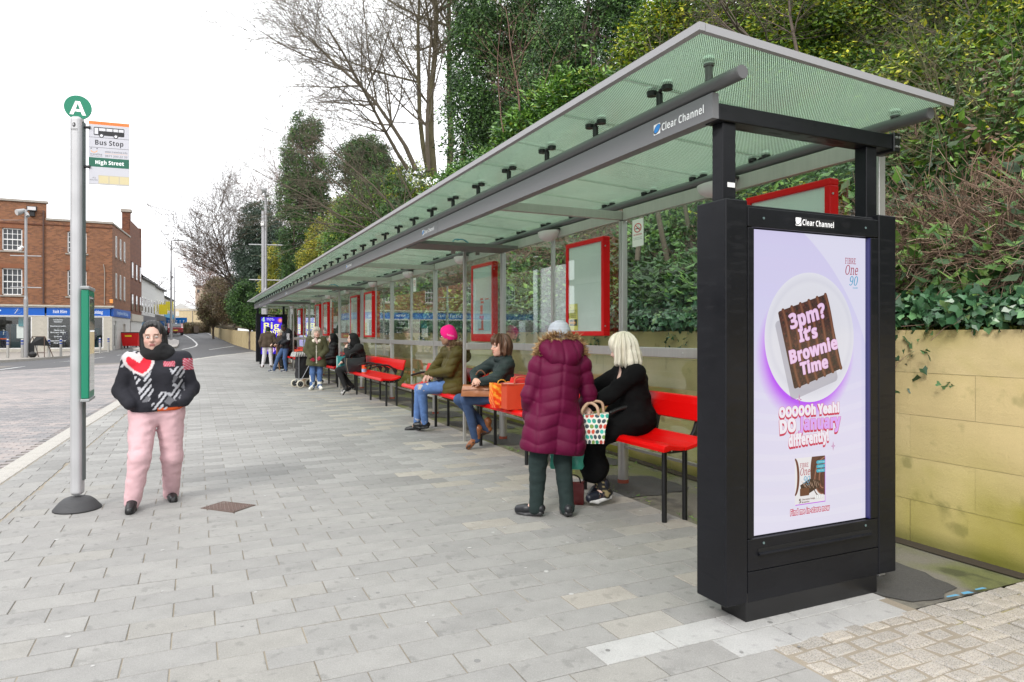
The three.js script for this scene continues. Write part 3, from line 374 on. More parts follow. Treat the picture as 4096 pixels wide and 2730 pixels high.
function posterCase(label, z0, z1, y0, y1, opt = {}) {
  const t = thing('poster_case', label, 'poster case', [3.812, y0, (z0 + z1) / 2], 0, 'red framed poster cases on the shelter glass'), h = y1 - y0, w = z0 - z1, b = 0.05, bb = opt.foot ?? b, D = 0.085;
  const mk = (a, c, e, f) => span(-D / 2, a, c, D / 2, e, f, 0.012);
  mesh('frame', [mk(0, -w / 2, bb, w / 2), mk(h - b, -w / 2, h, w / 2), mk(bb - 0.006, -w / 2, h - b + 0.006, -w / 2 + b), mk(bb - 0.006, w / 2 - b, h - b + 0.006, w / 2)], M.redFrame, t);
  const p = mesh('poster', span(-D / 2 + 0.02, bb, -w / 2 + b, D / 2 - 0.01, h - b, w / 2 - b), opt.print && 0 || M.paper, t);
  if (opt.print) mesh('print', quad([-D / 2 + 0.018, bb, -w / 2 + b], [-D / 2 + 0.018, bb, w / 2 - b], [-D / 2 + 0.018, h - b, w / 2 - b], [-D / 2 + 0.018, h - b, -w / 2 + b]), opt.print, t);
  mesh('window', span(-D / 2 + 0.008, bb, -w / 2 + b, -D / 2 + 0.012, h - b, w / 2 - b), M.glass, t);
  if (opt.notice) mesh('notice', quad([-D / 2 + 0.015, bb + 0.01, -w / 2 + b + 0.01], [-D / 2 + 0.015, bb + 0.01, -w / 2 + b + 0.2], [-D / 2 + 0.015, bb + 0.3, -w / 2 + b + 0.19], [-D / 2 + 0.015, bb + 0.3, -w / 2 + b + 0.005]), yellowN, t);
  each('screw', [0.1, 0.9].flatMap((f) => [rod([-0.02, h * f, w / 2], [-0.02, h * f, w / 2 + 0.006], 0.008, 0.008, 10)]), M.bolt, t);
  return t;
}
posterCase('red poster case highest at the right, showing above the large black display', -3.17, -3.93, 1.48, 2.525);
posterCase('large red poster case with a yellow notice, behind the woman in grey knit hat', -5.9, -6.68, 1.48, 2.5, { notice: 1 });
posterCase('red poster case with red and blue timetable, above the seated woman with brown hair', -8.74, -9.56, 1.39, 2.52, { print: timeP, foot: 0.11 });
posterCase('narrow red poster case, right one of the pair above the hooded woman on the phone', -15.85, -16.7, 1.42, 2.51, { notice: 1 });
posterCase('narrow red poster case, left one of the pair above the hooded woman on the phone', -17.42, -18.32, 1.42, 2.5, { notice: 1 });
posterCase('distant red poster case, right one of two behind the white haired woman in parka', -21.75, -22.6, 1.45, 2.5);
posterCase('distant red poster case, left one of two behind the white haired woman in parka', -23.3, -24.2, 1.45, 2.5);
posterCase('farthest red poster case, just right of the man in black jacket', -27.6, -28.6, 1.45, 2.5);

// ---------------------------------------------------------------- benches
const slatF = [[3.225, 0.6], [3.222, 0.625], [3.235, 0.648], [3.27, 0.655], [3.33, 0.643], [3.39, 0.634], [3.415, 0.63], [3.417, 0.605], [3.39, 0.602], [3.3, 0.612], [3.25, 0.6]], slatR = [[3.428, 0.603], [3.427, 0.628], [3.46, 0.634], [3.53, 0.652], [3.6, 0.685], [3.62, 0.688], [3.625, 0.665], [3.58, 0.635], [3.5, 0.612], [3.45, 0.602]], slatB = [[3.668, 0.795], [3.652, 0.805], [3.66, 0.86], [3.675, 0.93], [3.695, 0.985], [3.708, 0.995], [3.722, 0.985], [3.7, 0.92], [3.685, 0.85]];
function bench(label, zr_, zl, legs, arms) {
  const zc = (zr_ + zl) / 2, t = thing('bench', label, 'bench', [3.45, H(3.45, zc), zc], 0, 'red benches along the shelter'), L = zr_ - zl, y0 = t.position.y;
  const ex = (p, l = L, z = -L / 2) => { const g = extrude(p.map(([a, b]) => [a - 3.45, b - y0]), l - 0.012, 0.006); g.translate(0, 0, z + 0.006); return g; };
  mesh('seat_slat', ex(slatF), M.red, t); mesh('seat_slat', ex(slatR), M.red, t); mesh('backrest', ex(slatB), M.red, t);
  const strap = [[3.26, 0.6], [3.3, 0.575], [3.42, 0.55], [3.56, 0.555], [3.64, 0.6], [3.7, 0.7], [3.735, 0.82], [3.735, 0.96], [3.715, 0.985], [3.7, 0.9], [3.69, 0.8], [3.66, 0.72], [3.62, 0.66], [3.55, 0.625], [3.43, 0.598], [3.3, 0.605]];
  for (const z of legs) {
    const s = mesh('support', ex(strap, 0.035, z - zc - 0.0175), M.cast, t); each('bolt', [[3.29, 0.585], [3.35, 0.575], [3.43, 0.572], [3.52, 0.578], [3.62, 0.62], [3.715, 0.93], [3.715, 0.85]].map(([a, b]) => rod([a - 3.45, b - y0, z - zc + 0.016], [a - 3.45, b - y0, z - zc + 0.022], 0.007, 0.006, 8)), M.bolt, s);
    for (const x of [3.373, 3.575]) { const g = H(x, z); mesh('leg', [rod([x - 3.45, g - y0, z - zc], [x - 3.45, 0.575 - y0, z - zc], 0.021, 0.021, 14)], M.blackPaint, t); }
  }
  for (const z of arms) { const g = tube([[3.645, 0.78, z], [3.6, 0.815, z], [3.5, 0.872, z], [3.38, 0.882, z], [3.26, 0.862, z], [3.18, 0.838, z]].map(([a, b, c]) => [a - 3.45, b - y0, c - zc]), 0.018, 10, 24), e = new THREE.SphereGeometry(0.018, 10, 8); e.translate(3.18 - 3.45, 0.838 - y0, z - zc); const web = extrude([[3.655, 0.67], [3.69, 0.8], [3.6, 0.83], [3.54, 0.86], [3.58, 0.8], [3.63, 0.72]].map(([a, b]) => [a - 3.45, b - y0]), 0.02, 0.003); web.translate(0, 0, z - zc - 0.01); mesh('armrest', [g, e, web], M.cast, t); }
  return t;
}
bench('nearest red bench, running from the black display to the glass wind break', -4.2, -8.42, [-4.39, -5.6, -6.86, -8.2], [-4.86, -5.5, -6.18, -7.45]);
bench('red bench where the woman in the pink cap sits', -8.72, -11.42, [-8.8, -10.02, -11.25], [-9.35, -10.0, -10.65]);
bench('red bench with an orange tin on it, its right half empty', -12.85, -16.95, [-13.0, -14.3, -15.65, -16.8], [-13.35, -13.95, -14.55, -15.9]);
bench('red bench behind the white haired woman in the green parka', -17.7, -20.6, [-17.95, -19.2, -20.4], [-18.6, -19.9]);
bench('far red bench between the shopping trolley and the man in jeans', -21.6, -25.7, [-21.8, -23.1, -24.3, -25.5], [-22.4, -23.0, -23.6, -24.9]);
bench('farthest red bench, half hidden behind the man in black jacket', -26.5, -30.6, [-26.7, -28.4, -30.3], [-27.4, -29.2]);
// ---------------------------------------------------------------- display units at both ends of the shelter
function screenUnit(label, zf, tex, o = {}) {
  const y0 = o.y0 ?? 0, t = thing('display_screen', label, 'advertising display', [3.11, y0, zf]), X = (x) => x - 3.11, d = 0.22;
  mesh('plinth', span(X(2.6), 0, -0.19, X(3.6), 0.15, -0.004, 0.004), M.blackPaint, t);
  mesh('body', span(X(2.47), 0.102, -d, X(3.75), 2.17, -0.05, 0.006), M.black, t);
  mesh('side_panel', span(X(2.46), 0.1, -d - 0.003, X(2.608), 2.196, 0, 0.008), M.black, t);
  mesh('side_panel', span(X(3.612), 0.1, -d - 0.003, X(3.76), 2.196, 0, 0.008), M.black, t);
  mesh('top_panel', [span(X(2.612), 2.06, -0.06, X(3.608), 2.163, -0.002, 0.005), span(X(2.612), 2.15, -d, X(3.608), 2.18, -0.03, 0.006)], M.black, t);
  mesh('frame_bar', span(X(2.612), 0.432, -0.06, X(2.655), 2.056, -0.002, 0.004), M.black, t);
  mesh('frame_bar', span(X(3.545), 0.432, -0.06, X(3.608), 2.056, -0.002, 0.004), M.black, t);
  mesh('lower_panel', [span(X(2.612), 0.262, -0.06, X(3.608), 0.428, -0.002, 0.004)], M.black, t);
  mesh('kick_panel', span(X(2.612), 0.1, -0.06, X(3.608), 0.258, -0.002, 0.004), M.black, t);
  const vent = mesh('vent_lip', [(() => { const g = extrude([[0, 0], [0.02, 0.008], [0.02, 0.014], [0, 0.022]], 0.86); g.rotateY(-Math.PI / 2); g.translate(0.43, 0.335, -0.004); return g; })()], M.black, t); mesh('vent', span(X(2.68), 0.35, -0.004, X(3.54), 0.375, 0.0005), std(lin(0.003, 0.003, 0.003), 0.9), t);
  for (const [x, y] of [[2.72, 2.11], [3.5, 2.11], [2.72, 0.4], [3.5, 0.4]]) mesh('screw', rod([X(x), y, -0.003], [X(x), y, 0.001], 0.007, 0.007, 12), std(lin(0.1, 0.15, 0.15), 0.4), t);
  mesh('display', quad([X(2.657), 0.434, -0.03], [X(3.535), 0.434, -0.03], [X(3.535), 2.054, -0.03], [X(2.657), 2.054, -0.03]), new THREE.MeshStandardMaterial({ color: lin(0.02, 0.02, 0.02), roughness: 0.15, emissive: lin(1, 1, 1), emissiveMap: tex, emissiveIntensity: o.glow ?? 0.86 }), t);
  mesh('bezel', span(X(3.536), 0.434, -0.05, X(3.544), 2.054, -0.004), std(lin(0.02, 0.02, 0.1), 0.3), t);
  mesh('lettering', quad([X(2.945), 2.083, 0.0005], [X(3.245), 2.083, 0.0005], [X(3.245), 2.135, 0.0005], [X(2.945), 2.135, 0.0005]), screenLogo, t);
  const L = new THREE.RectAreaLight(0xffffff, o.light ?? 0.25, 0.87, 1.6); L.position.set(X(3.096), 1.245, -0.02); L.lookAt(X(3.096), 1.245, 5); t.add(L);
  // posts and beam that tie it to the roof
  mesh('leg', span(X(2.485), 2.18, -0.13, X(2.575), 2.6, -0.05, 0.005), M.black, t); mesh('leg', span(X(3.57), 2.18, -0.13, X(3.66), 2.6, -0.05, 0.005), M.black, t);
  mesh('beam', span(X(2.445), 2.6, -0.14, X(3.82), 2.688, -0.03, 0.006), M.black, t);
  mesh('end_plate', [span(X(3.77), 2.585, -0.145, X(3.826), 2.7, -0.02, 0.006)], M.blackPaint, t);
  for (const [x, y] of [[3.785, 2.615], [3.81, 2.615], [3.785, 2.67], [3.81, 2.67]]) mesh('bolt', rod([X(x), y, -0.02], [X(x), y, -0.012], 0.007, 0.007, 10), M.bolt, t);
  return t;
}
const adA = (() => {
  const W = 1024, Hh = 1890, [c, x] = canvas(W, Hh); let g = x.createLinearGradient(0, 0, 0, Hh); g.addColorStop(0, '#dcd6fa'); g.addColorStop(0.35, '#dedafb'); g.addColorStop(0.7, '#e9e4fb'); g.addColorStop(1, '#ece8fb'); x.fillStyle = g; x.fillRect(0, 0, W, Hh);
  x.fillStyle = '#e8e6fc'; x.beginPath(); x.moveTo(450, 0); x.bezierCurveTo(720, 180, 950, 480, W, 720); x.lineTo(W, 0); x.fill();
  x.strokeStyle = 'rgba(255,255,255,.13)'; x.lineWidth = 40; for (let i = 0; i < 7; i++) { x.beginPath(); x.moveTo(-50, 1000 + i * 130); x.quadraticCurveTo(400, 1120 + i * 120, 1080, 960 + i * 140); x.stroke(); }
  g = x.createRadialGradient(480, 765, 330, 476, 775, 440); g.addColorStop(0, 'rgba(190,70,255,.95)'); g.addColorStop(0.45, 'rgba(200,110,255,.5)'); g.addColorStop(1, 'rgba(210,150,255,0)'); x.fillStyle = g; x.beginPath(); x.ellipse(485, 760, 490, 490, 0, 0, 7); x.fill();
  g = x.createRadialGradient(520, 650, 120, 520, 660, 420); g.addColorStop(0, '#e4e4ee'); g.addColorStop(0.72, '#e9e9f3'); g.addColorStop(0.8, '#e2e2ee'); g.addColorStop(1, '#f0f0fa'); x.fillStyle = g; x.beginPath(); x.ellipse(512, 668, 398, 418, 0, 0, 7); x.fill();
  x.save(); x.translate(512, 690); x.rotate(-0.28); x.fillStyle = 'rgba(120,115,130,.35)'; x.beginPath(); x.roundRect(-270, -200, 440, 520, 30); x.fill(); g = x.createLinearGradient(-220, -250, 220, 250); g.addColorStop(0, '#4a2019'); g.addColorStop(1, '#351511'); x.fillStyle = g; x.beginPath(); x.roundRect(-225, -255, 450, 510, 14); x.fill();
  let sd = 7; const r = () => (sd = (sd * 16807) % 2147483647) / 2147483647; for (let i = 0; i < 900; i++) { x.fillStyle = r() > 0.5 ? 'rgba(20,6,4,.45)' : 'rgba(120,60,48,.4)'; x.beginPath(); x.arc(-215 + r() * 430, -245 + r() * 490, 2 + r() * 9, 0, 7); x.fill(); }
  for (let i = 0; i < 6; i++) { const a = -180 + i * 78; x.strokeStyle = '#6b3a26'; x.lineWidth = 26; x.lineCap = 'round'; x.beginPath(); x.moveTo(a, -252); x.bezierCurveTo(a + 22, -80, a - 24, 90, a + 6, 250); x.stroke(); x.strokeStyle = 'rgba(150,95,70,.7)'; x.lineWidth = 7; x.stroke(); } x.restore();
  x.save(); x.translate(512, 690); x.rotate(-0.2); x.textAlign = 'center'; x.lineJoin = 'round'; const ic = (s, px, py, sz, ro = 0, w) => { x.save(); x.translate(px, py); x.rotate(ro); x.font = 'bold ' + sz + 'px sans-serif'; x.strokeStyle = '#f3c3f3'; x.lineWidth = 9; x.strokeText(s, 0, 0); x.fillStyle = '#f8d6f8'; x.fillText(s, 0, 0); x.restore(); };
  ic('3pm?', 6, -118, 128, -0.06); ic('It’s', -14, -12, 112); ic('Brownie', 14, 102, 112, -0.02); ic('Time', 0, 200, 106, 0.02); x.restore();
  const one = (ox, oy, k) => { x.textAlign = 'center'; x.fillStyle = '#a8243c'; x.font = `${Math.round(50 * k)}px serif`; spaced(x, 'FIBRE', ox, oy, 98 * k); x.font = `italic ${Math.round(82 * k)}px serif`; spaced(x, 'One', ox + 6 * k, oy + 66 * k, 118 * k); x.fillStyle = '#4aa6cf'; x.font = `italic ${Math.round(80 * k)}px serif`; spaced(x, '90', ox + 22 * k, oy + 132 * k, 78 * k); x.font = `${Math.round(13 * k)}px sans-serif`; spaced(x, 'CALORIE', ox + 42 * k, oy + 152 * k, 44 * k); };
  one(880, 178, 1.08);
  x.textAlign = 'center'; const bub = (s, px, py, sz, w, fill, ro = -0.07) => { x.save(); x.translate(px, py); x.rotate(ro); x.font = `bold ${sz}px sans-serif`; const m = x.measureText(s).width; x.scale(w / m, 1); for (let i = 12; i >= 0; i--) { x.fillStyle = x.strokeStyle = '#d02452'; x.lineWidth = 12; x.strokeText(s, -i * 0.2, i); x.fillText(s, -i * 0.2, i); } x.strokeStyle = fill === '#fbf5ff' ? '#fbf5ff' : fill; x.lineWidth = 9; x.strokeText(s, 0, 0); x.fillStyle = fill; x.fillText(s, 0, 0); x.strokeStyle = '#b8408e'; x.lineWidth = 1.5; x.restore(); };
  bub('OOOOOh Yeah!', 505, 1166, 84, 540, '#fbf5ff', -0.02); bub('DO', 312, 1268, 112, 150, '#fbf5ff'); bub('January', 600, 1262, 116, 366, '#e3acff', 0.0); bub('differently!', 498, 1352, 96, 360, '#fbf5ff', -0.05);
  for (const [sx, sy, s] of [[410, 1066, 26], [716, 1384, 22]]) { x.strokeStyle = '#c05a9e'; x.lineWidth = 3; x.beginPath(); for (let i = 0; i < 8; i++) { const a = i / 8 * 6.283, q = i % 2 ? s * 0.25 : s; x[i ? 'lineTo' : 'moveTo'](sx + Math.sin(a) * q * 0.7, sy - Math.cos(a) * q); } x.closePath(); x.stroke(); }
  const bx = 372, by = 1440, bw = 268, bh = 296; x.save(); x.translate(bx, by); x.fillStyle = 'rgba(200,80,240,.8)'; x.fillRect(4, 6, bw, bh); x.fillStyle = '#f4f1f3'; x.fillRect(0, 0, bw, bh); x.beginPath(); x.rect(0, 0, bw, bh); x.clip();
  x.fillStyle = '#6b3426'; x.beginPath(); x.ellipse(0, 120, 40, 120, 0, 0, 7); x.fill(); x.fillStyle = '#f4f1f3'; x.beginPath(); x.ellipse(-14, 120, 34, 120, 0, 0, 7); x.fill(); x.fillStyle = '#5c2c22'; x.beginPath(); x.moveTo(150, 0); x.lineTo(bw, 0); x.lineTo(bw, 262); x.quadraticCurveTo(170, 220, 140, 150); x.quadraticCurveTo(130, 70, 150, 0); x.fill(); for (let i = 0; i < 5; i++) { x.strokeStyle = i % 2 ? '#a8705a' : '#3f1b14'; x.lineWidth = 7; x.beginPath(); x.ellipse(262, 130, 24 + i * 20, 60 + i * 20, 0.2, 1.4, 5); x.stroke(); }
  x.fillStyle = '#3a1a12'; x.beginPath(); x.moveTo(46, 176); x.lineTo(130, 140); x.lineTo(224, 160); x.lineTo(216, 200); x.lineTo(120, 236); x.lineTo(60, 220); x.fill(); x.strokeStyle = '#d9b49c'; x.lineWidth = 3; for (let i = 0; i < 9; i++) { x.beginPath(); x.moveTo(58 + i * 18, 150 + (i % 3) * 8); x.lineTo(90 + i * 15, 190 + (i % 2) * 12); x.stroke(); } x.fillStyle = '#6a3a22'; x.beginPath(); x.roundRect(44, 196, 82, 50, 8); x.fill(); x.fillStyle = '#f4f1f3'; x.fillRect(0, 256, bw, 50);
  for (let i = 0; i < 3; i++) { x.fillStyle = '#3fb4cc'; x.beginPath(); x.roundRect(190, 28 + i * 28, 90, 22, 11); x.fill(); x.fillStyle = '#dff'; x.font = '9px sans-serif'; x.textAlign = 'left'; x.fillText(['20% less sugar', 'Great taste', 'High in fibre'][i], 208, 42 + i * 28); }
  one(82, 62, 0.78); x.fillStyle = '#4a2018'; x.textAlign = 'left'; x.font = 'bold 40px sans-serif'; x.fillText('5', 34, 290); x.font = 'bold 15px sans-serif'; x.fillText('Chocolate Fudge', 60, 274); x.fillText('Brownies', 60, 291); for (let i = 0; i < 5; i++) { x.fillStyle = '#fff'; x.strokeStyle = '#999'; x.lineWidth = 1; x.beginPath(); x.roundRect(178 + i * 16, 250, 14, 26, 6); x.fill(); x.stroke(); } x.restore();
  x.textAlign = 'center'; x.font = 'bold 48px sans-serif'; x.save(); x.translate(506, 1800); x.lineJoin = 'round'; const fm = x.measureText('Find me in-store now').width; x.scale(352 / fm, 1); x.strokeStyle = '#c8284e'; x.lineWidth = 9; x.strokeText('Find me in-store now', 0, 0); x.fillStyle = '#fbf5ff'; x.fillText('Find me in-store now', 0, 0); x.restore();
  return ctex(c);
})();
const adB = (() => {
  const W = 512, Hh = 944, [c, x] = canvas(W, Hh); let g = x.createLinearGradient(0, 0, W, Hh); g.addColorStop(0, '#2a12c4'); g.addColorStop(0.5, '#4a28e0'); g.addColorStop(1, '#2410a8'); x.fillStyle = g; x.fillRect(0, 0, W, Hh);
  let sd = 3; const r = () => (sd = (sd * 16807) % 2147483647) / 2147483647; for (let i = 0; i < 14; i++) { const px = r() * W, py = 500 + r() * 440, R = 60 + r() * 90; g = x.createRadialGradient(px, py, 4, px, py, R); g.addColorStop(0, i % 3 ? 'rgba(40,20,150,.8)' : 'rgba(190,120,255,.7)'); g.addColorStop(1, 'rgba(60,30,220,0)'); x.fillStyle = g; x.fillRect(px - R, py - R, R * 2, R * 2); }
  g = x.createRadialGradient(470, 80, 5, 470, 80, 90); g.addColorStop(0, '#ffb46a'); g.addColorStop(0.5, '#c05a8a'); g.addColorStop(1, 'rgba(60,30,220,0)'); x.fillStyle = g; x.fillRect(360, 0, 152, 190);
  x.fillStyle = '#c8f3b4'; x.font = 'bold 150px serif'; x.fillText('4', 18, 112); x.fillStyle = '#f2f0ff'; x.font = 'bold 30px sans-serif'; x.fillText('New series', 140, 42); x.fillText('Sunday 10pm', 140, 78);
  x.fillStyle = '#f3f0a0'; x.font = 'bold 220px sans-serif'; spaced(x, 'Big', 44, 300, 410); spaced(x, 'Boys', 44, 470, 430); x.fillStyle = '#e6c0ff'; for (let i = 0; i < 6; i++) { x.beginPath(); x.ellipse(60 + i * 80, 800 + (i % 2) * 50, 26, 60, 0.3, 0, 7); x.fill(); }
  return ctex(c);
})();
screenUnit('large black display nearest the camera, showing a brownie on a plate', -2.7, adA, { glow: 0.6 });
screenUnit('distant black display with a purple advertisement at the far end of the shelter', -31.75, adB, { y0: H(3, -31.9), glow: 0.85, light: 0.3 });
{ // sticker left without its code
  const t = mesh('sticker', span(2.515, 2.265, -2.748, 2.565, 2.29, -2.746), M.whitePaint, scene.getObjectByName('display_screen')); t.position.set(-3.11, 0, 2.7);
}

// ---------------------------------------------------------------- bus stop post
{
  const t = thing('bus_stop_post', 'tall silver bus stop post with green letter A disc and white bus stop flag', 'bus stop', [-0.885, H(-0.9, -6.72), -6.72]);
  mesh('base', lathe([[0, 0.0], [0.178, 0.0], [0.178, 0.012], [0.165, 0.032], [0.13, 0.085], [0.1, 0.115], [0.062, 0.132], [0, 0.134]].map(([a, b]) => [a, b * 0.8]), 40), M.rubber, t);
  const post = mesh('post', (() => { const g = new RoundedBoxGeometry(0.088, 3.16, 0.1, 4, 0.03); g.translate(0, 0.12 + 1.58, 0); return muv(g); })(), M.alu, t); post.rotation.y = -0.3;
  mesh('side_strip', (() => { const g = box(0.012, 3.0, 0.05, 0.044, 1.74, -0.012); g.rotateY(-0.3); return g; })(), std(lin(0.1, 0.12, 0.12), 0.4), t);
  { const g = new THREE.CylinderGeometry(0.1, 0.1, 0.018, 48); g.rotateX(Math.PI / 2); g.translate(0.004, 3.36, 0.0); const d = mesh('disc', g, M.green, t);
    const [c, x] = canvas(256, 256); x.fillStyle = '#fff'; x.font = 'bold 250px sans-serif'; x.textAlign = 'center'; x.textBaseline = 'middle'; x.save(); x.translate(128, 140); x.scale(0.98, 0.86); x.fillText('A', 0, 0); x.restore();
    mesh('lettering', quad([0.004 - 0.095, 3.265, 0.011], [0.004 + 0.095, 3.265, 0.011], [0.004 + 0.095, 3.455, 0.011], [0.004 - 0.095, 3.455, 0.011]), flat(c), d); }
  { const [c, x] = canvas(128, 96); x.fillStyle = '#333'; x.beginPath(); x.arc(60, 26, 22, 0, 7); x.fill(); x.fillStyle = '#b5b5b8'; x.beginPath(); x.arc(52, 22, 9, 0, 7); x.fill(); x.fillStyle = '#222'; x.font = '26px serif'; x.textAlign = 'center'; x.fillText('SURREY', 64, 78); const q = quad([-0.036, 3.14, 0.051], [0.034, 3.14, 0.051], [0.034, 3.225, 0.051], [-0.036, 3.225, 0.051]); q.rotateY(-0.3); mesh('lettering', q, flat(c), t); }
  const fl = mesh('flag', box(0.306, 0.535, 0.016, 0.085 + 0.148, 2.995, 0.02, -0.1, 0.004), M.whitePaint, t);
  { const [c, x] = canvas(512, 896); x.fillStyle = '#bdbdc4'; x.fillRect(0, 0, 512, 896); x.fillStyle = '#ee7a34'; x.fillRect(0, 0, 512, 46); x.fillStyle = '#c95f22'; x.font = '38px sans-serif'; spaced(x, 'WOKING  EGHAM', 70, 40, 370);
    x.fillStyle = '#141418'; x.beginPath(); x.roundRect(62, 82, 390, 118, 14); x.fill(); x.fillStyle = '#cfcfd4'; for (const [a, w] of [[128, 84], [222, 78], [310, 60], [378, 64]]) x.fillRect(a, 94, w, 40); x.fillRect(72, 94, 46, 90); x.fillStyle = '#3a3a3e'; for (const a of [160, 342]) { x.beginPath(); x.arc(a, 200, 32, 0, 7); x.fill(); x.fillStyle = '#e4e4e8'; x.beginPath(); x.arc(a, 200, 18, 0, 7); x.fill(); x.fillStyle = '#3a3a3e'; }
    x.fillRect(0, 228, 512, 5); x.fillRect(0, 372, 512, 5); x.font = 'bold 96px sans-serif'; x.fillStyle = '#17171c'; spaced(x, 'Bus Stop', 72, 336, 372); x.fillStyle = '#e2913a'; x.lineWidth = 9; x.strokeStyle = '#e2913a'; x.beginPath(); x.arc(66, 402, 44, 0.4, 2.7); x.stroke(); x.fillStyle = '#1c1c28'; x.beginPath(); x.arc(30, 392, 8, 0, 7); x.arc(104, 392, 8, 0, 7); x.fill(); x.font = '38px sans-serif'; spaced(x, 'traveline', 20, 486, 150); x.font = '16px sans-serif'; spaced(x, 'public transport info', 20, 506, 150); x.font = '38px sans-serif'; spaced(x, 'www.traveline.info', 204, 440, 288); x.fillStyle = '#e2913a'; x.fillRect(204, 452, 288, 3); x.fillStyle = '#1c1c28'; spaced(x, '0871 200 22 33', 204, 500, 288);
    x.fillStyle = '#0a5c46'; x.fillRect(0, 520, 512, 132); x.fillStyle = '#fff'; x.font = 'bold 76px sans-serif'; spaced(x, 'High Street', 78, 612, 370); x.fillStyle = '#c9bd95'; for (const a of [126, 258, 390]) x.fillRect(a, 774, 126, 112); x.strokeStyle = '#b8b09a'; for (const a of [126, 258, 390]) x.strokeRect(a, 774, 126, 112); x.fillStyle = '#333'; x.font = '28px sans-serif'; spaced(x, 'ALL', 46, 820, 46); spaced(x, 'ROUTES', 12, 852, 100);
    const q = quad([-0.15, -0.264, 0.0085], [0.15, -0.264, 0.0085], [0.15, 0.264, 0.0085], [-0.15, 0.264, 0.0085]); q.rotateY(-0.1); q.translate(0.233, 2.995, 0.02); mesh('print', q, std(lin(1, 1, 1), 0.45, { map: ctex(c) }), fl); }
  for (const y of [3.2, 2.87]) mesh('bracket', rod([0.03, y, 0], [0.095, y, 0.02], 0.012, 0.012, 8), M.cast, t);
  const k = mesh('timetable_case', [span(0.045, 0.93, -0.2, 0.1, 1.83, 0.15, 0.01)], M.green, t); mesh('window', span(0.1, 0.99, -0.17, 0.103, 1.78, 0.12), phys(lin(0.35, 0.36, 0.36), 0.05, { clearcoat: 1 }), k); mesh('cap', span(0.04, 1.83, -0.21, 0.106, 1.86, 0.16, 0.01), std(lin(0.3, 0.31, 0.31), 0.4), k); mesh('cap', span(0.04, 0.905, -0.21, 0.106, 0.93, 0.16, 0.008), std(lin(0.3, 0.31, 0.31), 0.4), k);
}

// ---------------------------------------------------------------- brick shop building across the street
const brickT = dtex(512, (x, y) => { const r = Math.floor(y * 24), ox = (r % 2) * 0.5, bx = x * 8 + ox, c = Math.floor(bx), fx = bx - c, fy = y * 24 - r; if (fx < 0.05 || fy < 0.14) return [0.24, 0.15, 0.1]; const h = hash3(((c % 8) + 8) % 8, r, 3), h2 = hash3(((c % 8) + 8) % 8, r, 8); const v = 0.7 + 0.5 * h; return [0.3 * v * (h2 > 0.86 ? 0.8 : 1), 0.125 * v * (h2 > 0.86 ? 0.82 : 1), 0.062 * v]; }, 0.56);
M.brick = std(lin(0.82, 0.84, 0.84), 0.9, { map: brickT }); M.brickDark = std(lin(0.5, 0.42, 0.42), 0.9, { map: brickT });
M.stoneTrim = std(lin(0.42, 0.38, 0.33), 0.8, { map: grainT }); M.cream = std(lin(0.62, 0.58, 0.5), 0.8, { map: grainT }); M.blueSign = std(lin(0.002, 0.105, 0.5), 0.35);
M.render = std(lin(0.7, 0.7, 0.68), 0.8, { map: grainT }); M.slate = std(lin(0.1, 0.1, 0.11), 0.6, { map: grainT });
// wall in the plane z = 0 facing +z, with holes
function holed(pts, holes, d = 0.25) { const s = new THREE.Shape(pts.map((p) => new THREE.Vector2(...p))); for (const [a, b, c, e] of holes) s.holes.push(new THREE.Path([[a, b], [a, e], [c, e], [c, b]].map((p) => new THREE.Vector2(...p)))); const g = new THREE.ExtrudeGeometry(s, { depth: d, bevelEnabled: false }); g.translate(0, 0, -d); return muv(g); }
function sash(parent, x0, y0, x1, y1, nx, ny, z = -0.1) {
  const w = new THREE.Group(); w.name = 'window'; parent.add(w); const f = 0.07, G = [span(x0, y0, z - 0.05, x0 + f, y1, z + 0.03), span(x1 - f, y0, z - 0.05, x1, y1, z + 0.03), span(x0, y0, z - 0.05, x1, y0 + f, z + 0.03), span(x0, y1 - f, z - 0.05, x1, y1, z + 0.03), span(x0, (y0 + y1) / 2 - 0.035, z - 0.04, x1, (y0 + y1) / 2 + 0.035, z + 0.02)];
  for (let i = 1; i < nx; i++) { const x = lerp(x0, x1, i / nx); G.push(span(x - 0.018, y0, z - 0.03, x + 0.018, y1, z + 0.005)); } for (let j = 1; j < ny; j++) if (j * 2 !== ny) { const y = lerp(y0, y1, j / ny); G.push(span(x0, y - 0.018, z - 0.031, x1, y + 0.018, z + 0.004)); }
  mesh('frame', G, M.whitePaint, w); mesh('pane', span(x0, y0, z - 0.06, x1, y1, z - 0.045), M.winGlass, w); mesh('sill', span(x0 - 0.12, y0 - 0.12, -0.2, x1 + 0.12, y0 - 0.02, 0.07), M.stoneTrim, w); return w;
}
function signText(str, w, h, px, col, font = 'bold', fam = 'serif') { const [c, x] = canvas(px, Math.round(px * h / w)); x.fillStyle = col; x.font = `${font} ${Math.round(c.height * 0.86)}px ${fam}`; x.textBaseline = 'middle'; spaced(x, str, 0, c.height / 2, px); return flat(c); }
const facing = (x0, y0, x1, y1, z) => quad([x0, y0, z], [x1, y0, z], [x1, y1, z], [x0, y1, z]);
